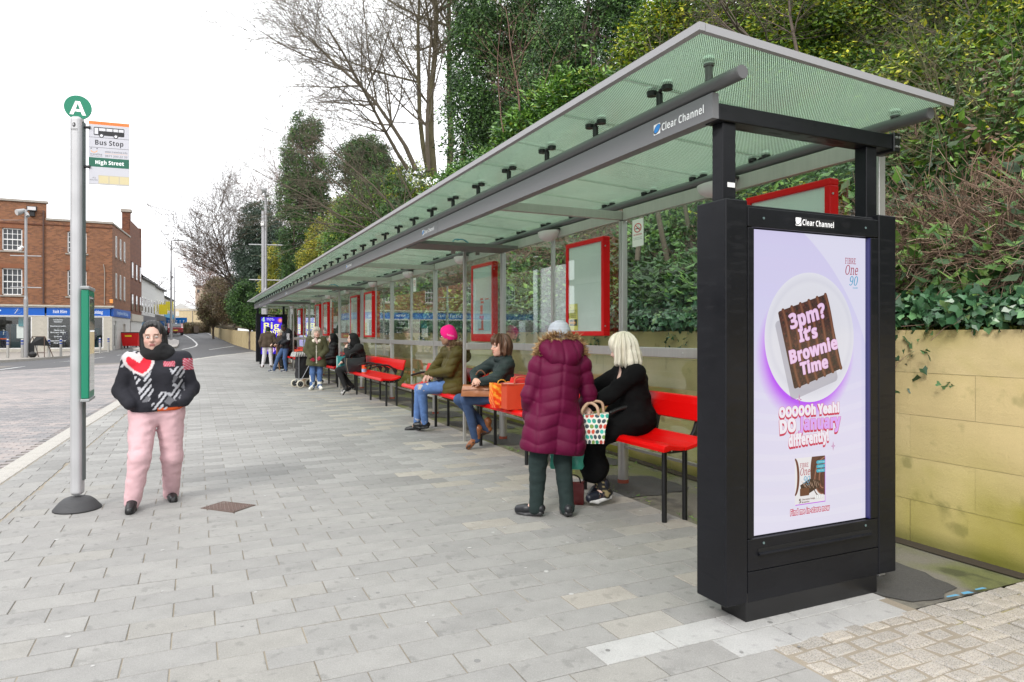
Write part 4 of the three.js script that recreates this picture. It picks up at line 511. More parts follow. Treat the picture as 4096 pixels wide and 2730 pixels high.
{
  const t = thing('brick_building', 'red brick corner building with white sash windows above a blue suit shop front', 'building', [-5.55, 0.1, -59]), X = (x) => x + 5.55;
  const cols = [[-12.31, -11.12], [-8.39, -7.2], [-16.2, -15.0], [-20.1, -18.9]], rows = [[4.18, 6.07], [7.34, 8.92]], holes = []; for (const [a, b] of cols) for (const [c, d] of rows) holes.push([X(a), c, X(b), d]);
  const wallF = mesh('wall', holed([[X(-22), 3.35], [0, 3.35], [0, 9.63], [X(-9.7), 9.63], [X(-9.7), 10.85], [X(-22), 10.85]], holes), M.brick, t);
  mesh('wall', box(16.4, 6.2, 7.4, X(-13.76), 6.5, -4.1), M.brickDark, t);
  for (const [a, b] of cols) for (const [c, d] of rows) sash(t, X(a), c, X(b), d, 4, 4);
  for (const [a, b] of cols) for (const [, d] of rows) mesh('brick_arch', box(b - a + 0.3, 0.32, 0.03, X((a + b) / 2), d + 0.17, 0.012), std(lin(0.3, 0.12, 0.06), 0.9, { map: grainT }), t);
  mesh('coping', [span(X(-9.7), 9.63, -0.35, 0.08, 9.78, 0.08)], M.stoneTrim, t); mesh('coping', [span(X(-22), 10.85, -0.35, X(-9.6), 11.0, 0.1)], M.stoneTrim, t); mesh('string_course', span(X(-22), 9.25, -0.05, X(-9.7), 9.33, 0.07), M.brickDark, t); mesh('string_course', span(X(-9.7), 9.3, -0.05, 0.03, 9.36, 0.05), M.brickDark, t);
  mesh('downpipe', rod([X(-9.85), 3.6, 0.08], [X(-9.85), 10.3, 0.08], 0.05, 0.05, 8), std(lin(0.09, 0.05, 0.04), 0.7), t); mesh('cable', tube([[X(-6.05), 3.6, 0.05], [X(-6.05), 6.2, 0.05], [X(-6.12), 6.6, 0.05]], 0.03, 6), M.stoneTrim, t); mesh('alarm_box', box(0.22, 0.3, 0.12, X(-5.6), 3.85, 0.08, 0, 0.02), std(lin(0.8, 0.3, 0.06), 0.5), t); mesh('floodlight', [box(0.62, 0.34, 0.2, X(-10.5), 10.35, 0.28, 0, 0.03), box(0.3, 0.36, 0.3, X(-10.5), 10.02, 0.12)], M.cast, t); mesh('floodlight_glass', box(0.5, 0.24, 0.02, X(-10.5), 10.36, 0.39), M.opal, t);
  // shop front
  mesh('cornice', span(X(-22), 3.38, -0.1, 0.12, 3.5, 0.2), M.cream, t);
  for (const [a, b] of [[-22, -9.78], [-9.66, -5.68]]) { const f = mesh('shop_sign', span(X(a), 2.74, -0.1, X(b), 3.3, 0.06, 0.01), M.blueSign, t); each('sign_border', [span(X(a) - 0.03, 3.3, -0.1, X(b) + 0.03, 3.35, 0.075), span(X(a) - 0.03, 2.7, -0.1, X(b) + 0.03, 2.74, 0.075)], M.whitePaint, f);
    if (a < -20) { mesh('lettering', facing(X(-17.6), 2.84, X(-12.32), 3.2, 0.064), signText('STEPHEN BISHOP', 5.3, 0.36, 1024, '#e8eef8', '', 'serif'), f); const n = [rod([X(-11.55), 2.85, 0.07], [X(-11.35), 3.2, 0.07], 0.02, 0.02, 6)]; mesh('needle', n, M.whitePaint, f); mesh('thread', [tube([[X(-11.6), 3.05, 0.07], [X(-11.45), 3.18, 0.07], [X(-11.25), 3.1, 0.07], [X(-11.5), 2.95, 0.07], [X(-11.25), 2.86, 0.07], [X(-11.15), 2.98, 0.07]], 0.01, 4, 30)], std(lin(0.25, 0.4, 0.7), 0.5), f); }
    else { mesh('lettering', facing(X(-9.28), 2.86, X(-8.4), 3.2, 0.064), signText('Suit Hire', 0.88, 0.34, 256, '#f2f4fa'), f); mesh('lettering', facing(X(-6.85), 2.84, X(-6.15), 3.2, 0.064), signText('Suiting', 0.7, 0.36, 256, '#f2f4fa'), f); } }
  for (const [a, b] of [[-22, -21.2], [-16.3, -15.6], [-10.55, -9.62], [-6.12, -5.55]]) mesh('pilaster', span(X(a), 0, -0.12, X(b), 2.7, 0.05, 0.01), M.cream, t);
  for (const [a, b] of [[-21.2, -16.3], [-15.6, -10.55], [-9.62, -6.12]]) { mesh('stall_riser', span(X(a), 0, -0.1, X(b), 0.34, 0.03), M.cream, t); mesh('window_frame', [span(X(a), 0.34, -0.06, X(b), 0.4, 0.02), span(X(a), 2.62, -0.06, X(b), 2.7, 0.02), span(X(a), 0.4, -0.06, X(a) + 0.06, 2.62, 0.02), span(X(b) - 0.06, 0.4, -0.06, X(b), 2.62, 0.02), span((X(a) + X(b)) / 2 - 0.02, 0.4, -0.06, (X(a) + X(b)) / 2 + 0.02, 2.62, 0.02)], M.whitePaint, t); mesh('shop_window', span(X(a), 0.38, -0.035, X(b), 2.64, -0.025), M.clearShop, t); }
  { const [c, x] = canvas(256, 512); x.fillStyle = '#e6ecf0'; x.textAlign = 'center'; x.font = 'bold 30px serif'; ['STEPHEN', 'BISHOP', '', 'Business Suits', '•', 'Made to', 'Measure Shirts', '•', 'In-Store', '•', 'Appointment or', 'Ring Bell'].forEach((s, i) => spaced(x, s, 128, 40 + i * 38, s.length > 9 ? 236 : 0)); mesh('window_lettering', facing(X(-9.5), 0.5, X(-8.45), 2.55, -0.02), flat(c), t); }
  mesh('shop_floor', span(X(-22), 0.15, -3.2, X(-5.7), 0.25, -0.1), std(lin(0.25, 0.2, 0.15), 0.7), t); mesh('shop_back_wall', span(X(-22), 0.2, -3.3, X(-5.7), 3.3, -3.2), std(lin(0.22, 0.21, 0.2), 0.9), t); mesh('shop_ceiling', span(X(-22), 2.75, -3.2, X(-5.7), 2.9, -0.15), std(lin(0.4, 0.38, 0.34), 0.9), t);
  for (const [a, b, h] of [[-14.9, -13.3, 1.4], [-12.2, -11.2, 1.9], [-8.3, -7.6, 1.2], [-7.2, -6.6, 1.6]]) mesh('display_shelf', span(X(a), 0.25, -2.6, X(b), 0.25 + h, -2.1), std(lin(0.02, 0.09, 0.11), 0.6), t); mesh('price_board', box(0.6, 1.0, 0.04, X(-11.25), 1.6, -0.5), M.paper, t); mesh('poster', box(0.55, 0.7, 0.03, X(-11.15), 2.3, -0.4), std(lin(0.03, 0.25, 0.3), 0.6), t);
  // flank along the side street
  const s = new THREE.Group(); s.name = 'side_wing'; s.position.set(0, 0, 0); s.rotation.y = Math.PI / 2 - Math.atan(0.6 / 7.8); t.add(s); const sw = [[1.25, 1.8], [3.0, 3.55], [4.75, 5.3]], sh2 = []; for (const [a, b] of sw) for (const [c, d] of rows) sh2.push([a, c, b, d]);
  mesh('wall', holed([[0, 3.3], [7.8, 3.3], [7.8, 9.63], [0, 9.63]], sh2), M.brick, s); for (const [a, b, c, d] of sh2) { mesh('window', [span(a, b, -0.14, a + 0.1, d, 0.02), span(c - 0.1, b, -0.14, c, d, 0.02), span(a, b, -0.14, c, b + 0.08, 0.02), span(a, d - 0.08, -0.14, c, d, 0.02), span(a, (b + d) / 2 - 0.04, -0.14, c, (b + d) / 2 + 0.04, 0.01)], M.whitePaint, s); mesh('pane', span(a, b, -0.12, c, d, -0.03), M.winGlass, s); mesh('sill', span(a - 0.08, b - 0.1, -0.2, c + 0.08, b - 0.01, 0.06), M.stoneTrim, s); }
  mesh('coping', span(0.1, 9.63, -0.3, 7.8, 9.76, 0.06), M.stoneTrim, s); mesh('shop_sign', span(0.1, 2.72, -0.1, 7.6, 3.32, 0.06), M.blueSign, s); mesh('lettering', facing(1.4, 2.82, 6.4, 3.24, 0.063), signText('Stephen Bishop', 5, 0.42, 1024, '#b9d4f6'), s); mesh('wall', holed([[0, 0], [7.8, 0], [7.8, 2.7], [0, 2.7]], [[0.6, 0.05, 1.7, 2.4], [4.4, 0.05, 5.6, 2.2]], 0.2), M.render, s); mesh('door', span(0.65, 0.05, -0.18, 1.65, 2.4, -0.1), M.whitePaint, s); mesh('door_glass', span(0.8, 0.5, -0.1, 1.5, 2.1, -0.09), M.winGlass, s); mesh('door', span(4.4, 0.05, -0.18, 5.6, 2.2, -0.1), M.cream, s);
  
}
// row of buildings farther along the street
function rowBuilding(name, label, x, z, len, h, wallM, o = {}) {
  const y = H(x, z) - 0.1, t = thing(name, label, 'building', [x, y, z]); t.rotation.y = Math.PI / 2 - 0.06; // local x runs away along the street, local z faces the road
  mesh('wall', box(len, h, 7, len / 2, h / 2, -3.5), wallM, t);
  if (o.roof) { const g = extrude([[-0.4, 0], [7.4, 0], [3.5, o.roof]], len); g.rotateY(Math.PI / 2); g.rotateY(0); const m = mesh('roof', muv((() => { const e = extrude([[0.35, 0], [-7.35, 0], [-3.5, o.roof]], len + 0.2); e.rotateY(Math.PI / 2); e.scale(1, 1, -1); e.translate(-0.1, h, 0); return e.index ? e : e; })()), M.slate, t); m.material = o.roofM ?? M.slateD; for (const c of o.chim ?? []) { mesh('chimney', box(0.9, 2.4, 0.7, c, h + o.roof * 0.55 + 0.8, -3), M.brickOld, m); mesh('chimney_pot', rod([c, h + o.roof * 0.55 + 2, -3], [c, h + o.roof * 0.55 + 2.5, -3], 0.14, 0.11, 8), M.pot, m); } mesh('gutter', span(-0.1, h - 0.1, 0, len + 0.1, h + 0.05, 0.3), M.cast, t); }
  const n = Math.max(1, Math.round(len / 2.6)); for (let f = 1; f < (o.floors ?? 2); f++) for (let i = 0; i < n; i++) { const cx = (i + 0.5) * len / n, y0 = 3.4 + (f - 1) * 2.8; const w = new THREE.Group(); w.name = 'window'; t.add(w); mesh('frame', span(cx - 0.5, y0, -0.05, cx + 0.5, y0 + 1.5, 0.05), o.winM ?? M.whitePaint, w); mesh('pane', span(cx - 0.42, y0 + 0.08, 0.05, cx + 0.42, y0 + 1.42, 0.06), M.winGlass, w); }
  mesh('shop_front', span(0.3, 0.2, -0.1, len - 0.3, 2.5, 0.06), o.frontM ?? M.winGlass, t); mesh('shop_sign', span(0.1, 2.5, -0.1, len - 0.1, 3.1, 0.16), o.signM ?? M.slateD, t); if (o.hang) mesh('hanging_sign', span(o.hang[0], o.hang[1], 0.1, o.hang[0] + 0.15, o.hang[1] + 1.2, 1.0), o.hang[2], t); return t;
}
M.slateD = std(lin(0.06, 0.06, 0.065), 0.7); M.brickOld = std(lin(0.16, 0.11, 0.08), 0.9, { map: grainT }); M.pot = std(lin(0.5, 0.33, 0.2), 0.8);
rowBuilding('terrace_building', 'tall dark red brick building with stepped gable beside the suit shop', -5.0, -67, 7.4, 10.4, M.brickDark, { floors: 3, winM: M.brickDark, frontM: M.render, signM: M.cream });
{ const t = scene.getObjectByName('terrace_building'); mesh('gable', [box(0.6, 1.5, 0.6, 0.35, 11.1, -0.3), box(0.5, 1.0, 0.6, 7.0, 10.9, -0.3), box(7.4, 0.9, 0.4, 3.7, 10.8, -0.25)], M.brickDark, t); mesh('finial', box(0.75, 0.25, 0.8, 0.35, 11.95, -0.3), M.stoneTrim, t); }
rowBuilding('white_shop', 'white rendered shop with dark slate roof and chimneys along the side street', -4.7, -74.6, 12, 6.8, M.render, { roof: 2.6, chim: [1.2, 7], signM: std(lin(0.1, 0.1, 0.11), 0.6), frontM: std(lin(0.05, 0.18, 0.32), 0.5) });
rowBuilding('terrace_shop', 'farther white and grey shop beyond the first white one, with yellow hanging sign', -4.2, -86.8, 12, 6.4, M.render, { roof: 2.4, chim: [6], signM: M.slateD, hang: [5, 3.2, std(lin(0.75, 0.6, 0.02), 0.5)] });
rowBuilding('corner_shop', 'small pale shop farthest along the left row, with yellow and blue signs', -3.6, -99, 14, 5.2, M.cream, { roof: 2, signM: std(lin(0.05, 0.3, 0.5), 0.5), hang: [2, 3.4, std(lin(0.75, 0.65, 0.05), 0.5)] });
{ // far along the road, right side
  const p = at(186, 329, 128), t = thing('cream_hall', 'low cream building with wide front at the top of the road', 'building', [p.x, H(p.x, p.z) - 0.4, p.z], -0.42);
  mesh('wall', box(4.6, 4.4, 16, 1.0, 2.2, -8), std(lin(0.62, 0.5, 0.31), 0.85, { map: grainT }), t); mesh('wall', box(3.2, 4.9, 9, -3.1, 2.45, -9), std(lin(0.6, 0.5, 0.36), 0.85, { map: grainT }), t); mesh('parapet', span(-1.35, 4.4, -16.1, 3.4, 4.6, 0.1), M.cream, t); const g = extrude([[-1.9, 0], [1.9, 0], [0, 1.1]], 9); g.translate(-3.1, 4.9, -13.5); mesh('roof', g, std(lin(0.42, 0.42, 0.41), 0.6), t); mesh('skylight', box(1.6, 0.9, 0.08, -3.2, 3.9, -4.46), std(lin(0.5, 0.5, 0.48), 0.4), t); mesh('window', box(1.4, 0.6, 0.06, -3.3, 2.2, -4.45), M.winGlass, t); mesh('downpipe', rod([1.2, 0, 0.06], [1.2, 4.3, 0.06], 0.06, 0.06, 6), M.stoneTrim, t);
  const q = at(206.5, 320, 185), w = thing('stone_tower', 'square pale tower with flat roof rising behind the brown trees', 'tower', [q.x, 1, q.z], -0.36); mesh('wall', box(4.3, 13.2, 4.3, 0, 6.6, 0), std(lin(0.58, 0.46, 0.36), 0.85, { map: grainT }), w); mesh('roof', box(5.1, 0.3, 5.1, 0, 13.35, 0), std(lin(0.25, 0.2, 0.17), 0.8), w); mesh('window', box(0.7, 0.9, 0.05, -1.3, 12, 2.17), M.winGlass, w);
}
{ // concrete blocks across the road, out of frame but mirrored in the shelter glass
  const t = thing('concrete_building', 'grey concrete building with long window bands across the street', 'building', [-25, 0, -26], 0); mesh('wall', box(9, 12, 60, -4.5, 6, 0), std(lin(0.1, 0.095, 0.09), 0.85, { map: grainT }), t); for (const y of [4.2, 7.4]) mesh('window_band', box(0.1, 1.5, 58, 0.04, y, 0), M.winGlass, t); for (const y of [3.2, 6.3, 9.6]) mesh('ledge', box(0.9, 0.5, 60, 0.3, y, 0), std(lin(0.22, 0.21, 0.2), 0.8, { map: grainT }), t); mesh('shop_sign', box(0.2, 0.7, 30, 0.9, 2.6, 4), std(lin(0.01, 0.2, 0.22), 0.5), t); mesh('shop_window', box(0.1, 2.2, 40, 0.06, 1.2, 0), M.winGlass, t);
}
// ---------------------------------------------------------------- street furniture
const galv = std(lin(0.36, 0.36, 0.37), 0.5, { metalness: 0.3 });
function lampPost(px, top, d, label) {
  const p = at(px, 334, d), y0 = H(p.x, p.z) + 0.05, yt = EYE + (334 - top) / 683 * d, t = thing('street_lamp', label, 'street lamp', [p.x, y0, p.z], -YAW, 'tall street lamps along the road'); const h = yt - y0;
  mesh('pole', [rod([0, 0, 0], [0, 1.4, 0], 0.13, 0.13, 10), rod([0, 1.4, 0], [0, h, 0], 0.11, 0.065, 10)], galv, t); mesh('arm', rod([0, h - 0.05, 0], [0.35, h, 0], 0.035, 0.03, 8), galv, t); mesh('lantern', box(0.85, 0.08, 0.3, 0.72, h, 0, 0, 0.03), std(lin(0.12, 0.12, 0.12), 0.5), t); mesh('camera_box', box(0.16, 0.22, 0.16, 0.14, h * 0.63, 0.1), galv, t);
}
lampPost(171.2, 240.3, 67, 'tallest street lamp on the road build-out, nearest of the lamps'); lampPost(174.5, 267, 96, 'second street lamp just right of the tallest one'); lampPost(159.1, 277.8, 113, 'street lamp standing alone left of the tallest lamp'); lampPost(166.5, 289.2, 146, 'slim far street lamp between the lone lamp and the tallest one'); lampPost(163.4, 294.3, 168, 'farthest thin street lamp left of the slim far one');
function plazaPole(px, top, d, label, flip, barY) {
  const p = at(px, 334, d), y0 = H(p.x, p.z), k = d / 683, Y = (y) => EYE + (334 - y) * k - y0, t = thing('floodlight_pole', label, 'light pole', [p.x, y0, p.z], -YAW), h = Y(top);
  mesh('pole', [rod([0, 0, 0], [0, h * 0.4, 0], 0.115, 0.105, 14), rod([0, h * 0.4, 0], [0, h * 0.42, 0], 0.105, 0.075, 14), rod([0, h * 0.42, 0], [0, h, 0], 0.072, 0.065, 14)], galv, t);
  for (const b of barY) mesh('banner_arm', rod([-0.85, Y(b) + 0.02, 0], [0.85, Y(b) - 0.02, 0], 0.028, 0.028, 8), galv, t);
  const f = mesh('floodlight', [rod([flip * 0.28, h - 0.22, 0.3], [flip * 0.1, h - 0.05, -0.05], 0.17, 0.11, 16), rod([flip * 0.1, h - 0.05, 0], [0, h - 0.05, 0], 0.04, 0.04, 6)], std(lin(0.3, 0.3, 0.3), 0.4), t); mesh('lens', rod([flip * 0.29, h - 0.23, 0.32], [flip * 0.285, h - 0.226, 0.31], 0.145, 0.145, 16), M.opal, f); mesh('floodlight', [rod([-flip * 0.2, h - 0.4, 0.12], [-flip * 0.05, h - 0.2, 0], 0.09, 0.07, 10)], std(lin(0.3, 0.3, 0.3), 0.4), t);
  return [t, Y];
}
{ const [t, Y] = plazaPole(25.9, 209.5, 37.6, 'grey pole with floodlight and white camera before the suit shop', -1, [255.9, 287.4]); mesh('camera', [rod([-0.08, Y(247), 0.1], [-0.28, Y(248.5), 0.12], 0.06, 0.07, 10), new THREE.SphereGeometry(0.1, 12, 8).translate(-0.24, Y(249.5), 0.12)], M.whitePaint, t); mesh('wire', rod([-0.1, Y(220), 0], [-3.4, Y(218.5), -0.5], 0.008, 0.008, 5), galv, t);
  const [u, W] = plazaPole(265.8, 188.5, 34.7, 'grey floodlight pole rising behind the far end of the shelter roof', -0.7, [244.8, 280]); mesh('box_column', box(0.12, W(211) , 0.12, -0.14, W(211) / 2, 0), galv, u); mesh('white_box', box(0.16, 0.2, 0.12, -0.13, W(224), 0.07), M.whitePaint, u); }
{ const b = thing('bollard', 'steel bollard with blue bands, leftmost of the row before the shop', 'bollard', [0, 0, 0], 0, 'steel bollards along the far kerb'); mesh('post', [rod([0, 0, 0], [0, 0.965, 0], 0.066, 0.066, 16), new THREE.SphereGeometry(0.066, 14, 6, 0, 6.3, 0, 1.6).translate(0, 0.96, 0)], M.steelDull, b); mesh('blue_band', rod([0, 0.72, 0], [0, 0.78, 0], 0.069, 0.069, 16), std(lin(0.01, 0.05, 0.3), 0.4), b); mesh('blue_band', rod([0, 0.86, 0], [0, 0.96, 0], 0.067, 0.067, 16), std(lin(0.02, 0.06, 0.3), 0.4), b);
  const L = ['', 'steel bollard with blue bands just left of the grey floodlight pole', 'steel bollard with blue bands behind the right leg of the sandwich board', 'steel bollard with blue bands, next right after the sandwich board', 'steel bollard with blue bands just right of the bus stop post', 'rightmost steel bollard with blue bands, near the corner of the shop'];
  [[7.8, 36.4], [22.2, 37], [49, 38.4], [60.9, 39], [100, 44.5], [108.5, 46.5], [36.3, 40.5]].forEach(([px, d], i) => { const p = at(px, 334, d), y = H(p.x, p.z) + 0.09; if (!i) b.position.set(p.x, y, p.z); else copy(b, L[i] || 'steel bollard with blue bands hidden behind the black sandwich board', [p.x, y, p.z]); }); }
{ const p = at(38.5, 334, 38), t = thing('sandwich_board', 'open black sandwich board on brown frame before the suit shop', 'sandwich board', [p.x, H(p.x, p.z) + 0.09, p.z], -0.1), br = std(lin(0.12, 0.08, 0.06), 0.7), bl = std(lin(0.012, 0.012, 0.013), 0.6); const leg = (n, a, b) => mesh(n, rod(a, b, 0.022, 0.022, 6), br, t); leg('leg', [-0.55, 0, 0.25], [-0.3, 1.15, 0]); leg('leg', [0.35, 0, 0.25], [0.28, 1.15, 0]); leg('leg', [-0.1, 0, -0.4], [-0.28, 1.15, 0]); leg('leg', [0.62, 0, -0.3], [0.3, 1.15, 0]); leg('top_bar', [-0.3, 1.15, 0], [0.3, 1.15, 0]); leg('cross_bar', [-0.5, 0.25, 0.2], [0.33, 0.25, 0.2]); mesh('board', [quad([-0.42, 0.66, 0.12], [0.55, 0.62, -0.1], [0.28, 1.14, 0.01], [-0.1, 1.16, 0.01]), box(0.42, 0.72, 0.02, -0.36, 0.42, 0.16, 0.3)], bl, t); 
  const q = at(32.5, 334, 37.4), w = thing('black_ball_weight', 'black rounded weight on the ground left of the sandwich board', 'weight', [q.x, H(q.x, q.z) + 0.09, q.z]); const g = new THREE.SphereGeometry(0.2, 18, 12); g.scale(1, 0.85, 1); g.translate(0, 0.16, 0); mesh('body', g, bl, w); mesh('rim', new THREE.TorusGeometry(0.19, 0.02, 8, 24).rotateX(Math.PI / 2).translate(0, 0.2, 0), bl, w); }
{ const p = at(132, 334, 55), t = thing('waste_bin', 'red wheeled waste container with dark lid beside the shop', 'waste container', [p.x, H(p.x, p.z) + 0.08, p.z], -0.3), rd = std(lin(0.62, 0.006, 0.008), 0.45); const g = new THREE.BoxGeometry(1.3, 1.0, 0.95, 1, 1, 1), a = g.attributes.position; for (let i = 0; i < a.count; i++) if (a.getY(i) < 0) { a.setX(i, a.getX(i) * 0.86); a.setZ(i, a.getZ(i) * 0.8); } g.computeVertexNormals(); g.translate(0, 0.68, 0); mesh('container', g, rd, t); mesh('rim', box(1.36, 0.07, 1.02, 0, 1.16, 0, 0, 0.02), rd, t); mesh('lid', box(1.34, 0.1, 1.0, 0, 1.24, 0, 0, 0.04), std(lin(0.07, 0.012, 0.012), 0.5), t); mesh('label_plate', box(0.5, 0.13, 0.01, -0.1, 0.98, 0.478), std(lin(0.8, 0.6, 0.02), 0.5), t); for (const [x, z] of [[-0.45, 0.3], [0.45, 0.3], [-0.45, -0.3], [0.45, -0.3]]) mesh('wheel', rod([x - 0.03, 0.1, z], [x + 0.03, 0.1, z], 0.1, 0.1, 12), M.cast, t); }
function car(label, px, d, turn, col) {
  const p = at(px, 334, d), t = thing('parked_car', label, 'car', [p.x, H(p.x, p.z) + 0.02, p.z], turn, 'cars parked beyond the build-out'), paint = phys(col, 0.3, { clearcoat: 1, clearcoatRoughness: 0.05 });
  const g = extrude([[-2, 0.3], [-2.05, 0.6], [-1.95, 0.85], [-1.0, 0.95], [-0.4, 1.4], [1.0, 1.45], [1.7, 1.0], [2.0, 0.92], [2.05, 0.4], [1.9, 0.28]], 1.62, 0.05); g.translate(0, 0, -0.81); mesh('body', g, paint, t);
  const w = extrude([[-0.9, 0.96], [-0.38, 1.34], [0.95, 1.38], [1.45, 1.0]], 1.7); w.translate(0, 0, -0.85); mesh('side_window', w, M.winGlass, t); mesh('windscreen', quad([-1.0, 0.98, -0.7], [-0.42, 1.4, -0.6], [-0.42, 1.4, 0.6], [-1.0, 0.98, 0.7]), M.winGlass, t); const rw = extrude([[1.05, 1.42], [1.68, 1.02], [1.72, 1.06], [1.1, 1.45]], 1.3); rw.translate(0, 0, -0.65); mesh('rear_window', rw, M.winGlass, t);
  for (const x of [-1.3, 1.3]) for (const z of [-0.8, 0.8]) { const h = mesh('wheel', rod([x, 0.31, z - 0.1], [x, 0.31, z + 0.1], 0.31, 0.31, 18), M.rubber, t); mesh('rim', rod([x, 0.31, z - 0.105], [x, 0.31, z + 0.105], 0.19, 0.19, 12), galv, h); } for (const z of [-0.6, 0.6]) { mesh('tail_light', box(0.05, 0.16, 0.28, 2.04, 0.78, z), std(lin(0.5, 0.01, 0.01), 0.3), t); mesh('headlight', box(0.05, 0.16, 0.28, -2.02, 0.7, z), M.opal, t); } mesh('number_plate', box(0.02, 0.12, 0.5, 2.08, 0.6, 0), std(lin(0.7, 0.6, 0.05), 0.5), t);
}
car('dark red car parked behind the street lamps, nearest of the two', 174.8, 86, -Math.PI / 2 + 0.06, lin(0.2, 0.01, 0.015)); car('silver blue car parked beyond the dark red one', 170, 97, -Math.PI / 2 + 0.06, lin(0.4, 0.48, 0.55));
{ const mkS = (px, py, d, w, h, label, n) => { const p = at(px, py, d), y0 = H(p.x, p.z), t = thing('road_sign', label, 'road sign', [p.x, y0, p.z], -YAW); mesh('pole', rod([0, 0, 0], [0, p.y - y0, 0], 0.05, 0.05, 8), galv, t); mesh('plate', box(w, h, 0.03, 0, p.y - y0, 0.06, 0, 0.01), std(lin(0.01, 0.16, 0.5), 0.4), t); for (let i = 0; i < n; i++) { const x = (i - (n - 1) / 2) * 0.5; mesh('arrow', [box(0.06, 0.4, 0.01, x, p.y - y0 - 0.05, 0.08), box(0.2, 0.08, 0.01, x, p.y - y0 + 0.15, 0.08)], M.whitePaint, t); } }; mkS(180.4, 321.7, 100, 2.0, 1.2, 'blue lane sign with white arrows right of the lamp posts', 3); mkS(158.5, 318, 105, 0.9, 1.0, 'small blue sign left of the tallest lamp post', 1); }
// ---------------------------------------------------------------- retaining wall
const wl1 = thing('retaining_wall', 'long yellow rendered block wall, green with moss, behind the shelter', 'wall');
{
  const bl = (z0, z1, y0, y1, j) => { // one block, face toward the street, with weathering that belongs to its surface
    const nz = 9, ny = 4, P = [], N = [], C = [], U = [], zs = (i) => lerp(z0, z1, i / nz), ys = (i) => lerp(y0, y1, i / ny), X = (z) => wallX(z) + j, e = 0.0025;
    const v = (i, k) => { const z = zs(i), y = ys(k), edge = i === 0 || i === nz || k === 0 || k === ny; return [X(z) + (edge ? e : 0), y, z]; };
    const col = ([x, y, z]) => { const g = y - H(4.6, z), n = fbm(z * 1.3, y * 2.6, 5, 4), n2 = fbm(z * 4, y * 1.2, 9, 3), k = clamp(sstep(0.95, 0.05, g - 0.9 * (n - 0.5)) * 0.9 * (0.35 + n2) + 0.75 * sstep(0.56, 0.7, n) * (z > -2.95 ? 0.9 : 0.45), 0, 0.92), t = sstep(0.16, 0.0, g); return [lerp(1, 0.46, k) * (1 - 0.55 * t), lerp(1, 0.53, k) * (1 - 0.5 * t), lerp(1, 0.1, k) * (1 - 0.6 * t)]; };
    for (let i = 0; i < nz; i++) for (let k = 0; k < ny; k++) { const q = [v(i, k), v(i + 1, k), v(i + 1, k + 1), v(i, k + 1)]; for (const t of [0, 2, 1, 0, 3, 2]) { P.push(...q[t]); C.push(...col(q[t])); U.push(q[t][2], q[t][1]); } }
    const g = new THREE.BufferGeometry(); g.setAttribute('position', new THREE.Float32BufferAttribute(P, 3)); g.setAttribute('color', new THREE.Float32BufferAttribute(C, 3)); g.setAttribute('uv', new THREE.Float32BufferAttribute(U, 2)); g.computeVertexNormals(); if (g.attributes.normal.getX(40) > 0) { for (let i = 0; i < P.length; i += 9) for (const a of [g.attributes.position, g.attributes.color]) for (let c = 0; c < 3; c++) { const t = a.array[i + 3 + c]; a.array[i + 3 + c] = a.array[i + 6 + c]; a.array[i + 6 + c] = t; } for (let i = 0; i < U.length; i += 6) for (let c = 0; c < 2; c++) { const u = g.attributes.uv.array, t = u[i + 2 + c]; u[i + 2 + c] = u[i + 4 + c]; u[i + 4 + c] = t; } g.computeVertexNormals(); }
    return g;
  };
  for (let r = 0; r < 5; r++) for (let k = -3; k < 37; k++) { const z0 = -2.815 - 0.91 * k + (r % 2 ? 0 : 0.455), z1 = z0 - 0.9075, y0 = r * 0.3065 - 0.002, y1 = y0 + 0.3045; if (z1 < -36) continue; mesh('block', bl(z0, z1, y0 + (r ? 0 : -0.05), y1, hash3(r, k, 1) * 0.004), M.wall[Math.floor(hash3(k, r, 4) * 4)], wl1); }
  mesh('core', [span(4.72, -0.2, 2, 5.0, 1.525, -36)], std(lin(0.36, 0.3, 0.15), 0.95), wl1);
  const flatW = std(lin(0.5, 0.4, 0.22), 0.9, { map: wallT });
  for (let z = -36; z > -98; z -= 1.6) { const a = z, b = z - 1.54, xa = wallX(a), xb = wallX(b), y = H(xa, a), h = lerp(1.46, 1.0, clamp((-36 - z) / 62, 0, 1)), l = Math.hypot(xa - xb, a - b), g = box(0.3, h, l, 0, h / 2 - 0.05, 0); g.rotateY(Math.atan2(xa - xb, a - b)); g.translate((xa + xb) / 2 + 0.15, y, (a + b) / 2); mesh('wall_section', g, flatW, wl1); }
  mesh('wall_core', flipUp(strip(steps(-36, -98, 3), (z) => wallX(z) + 0.1, (z) => wallX(z) + 0.6, 0, 1, (x, z) => H(wallX(z), z) + 1.1)), std(lin(0.05, 0.045, 0.03), 1), wl1);
}
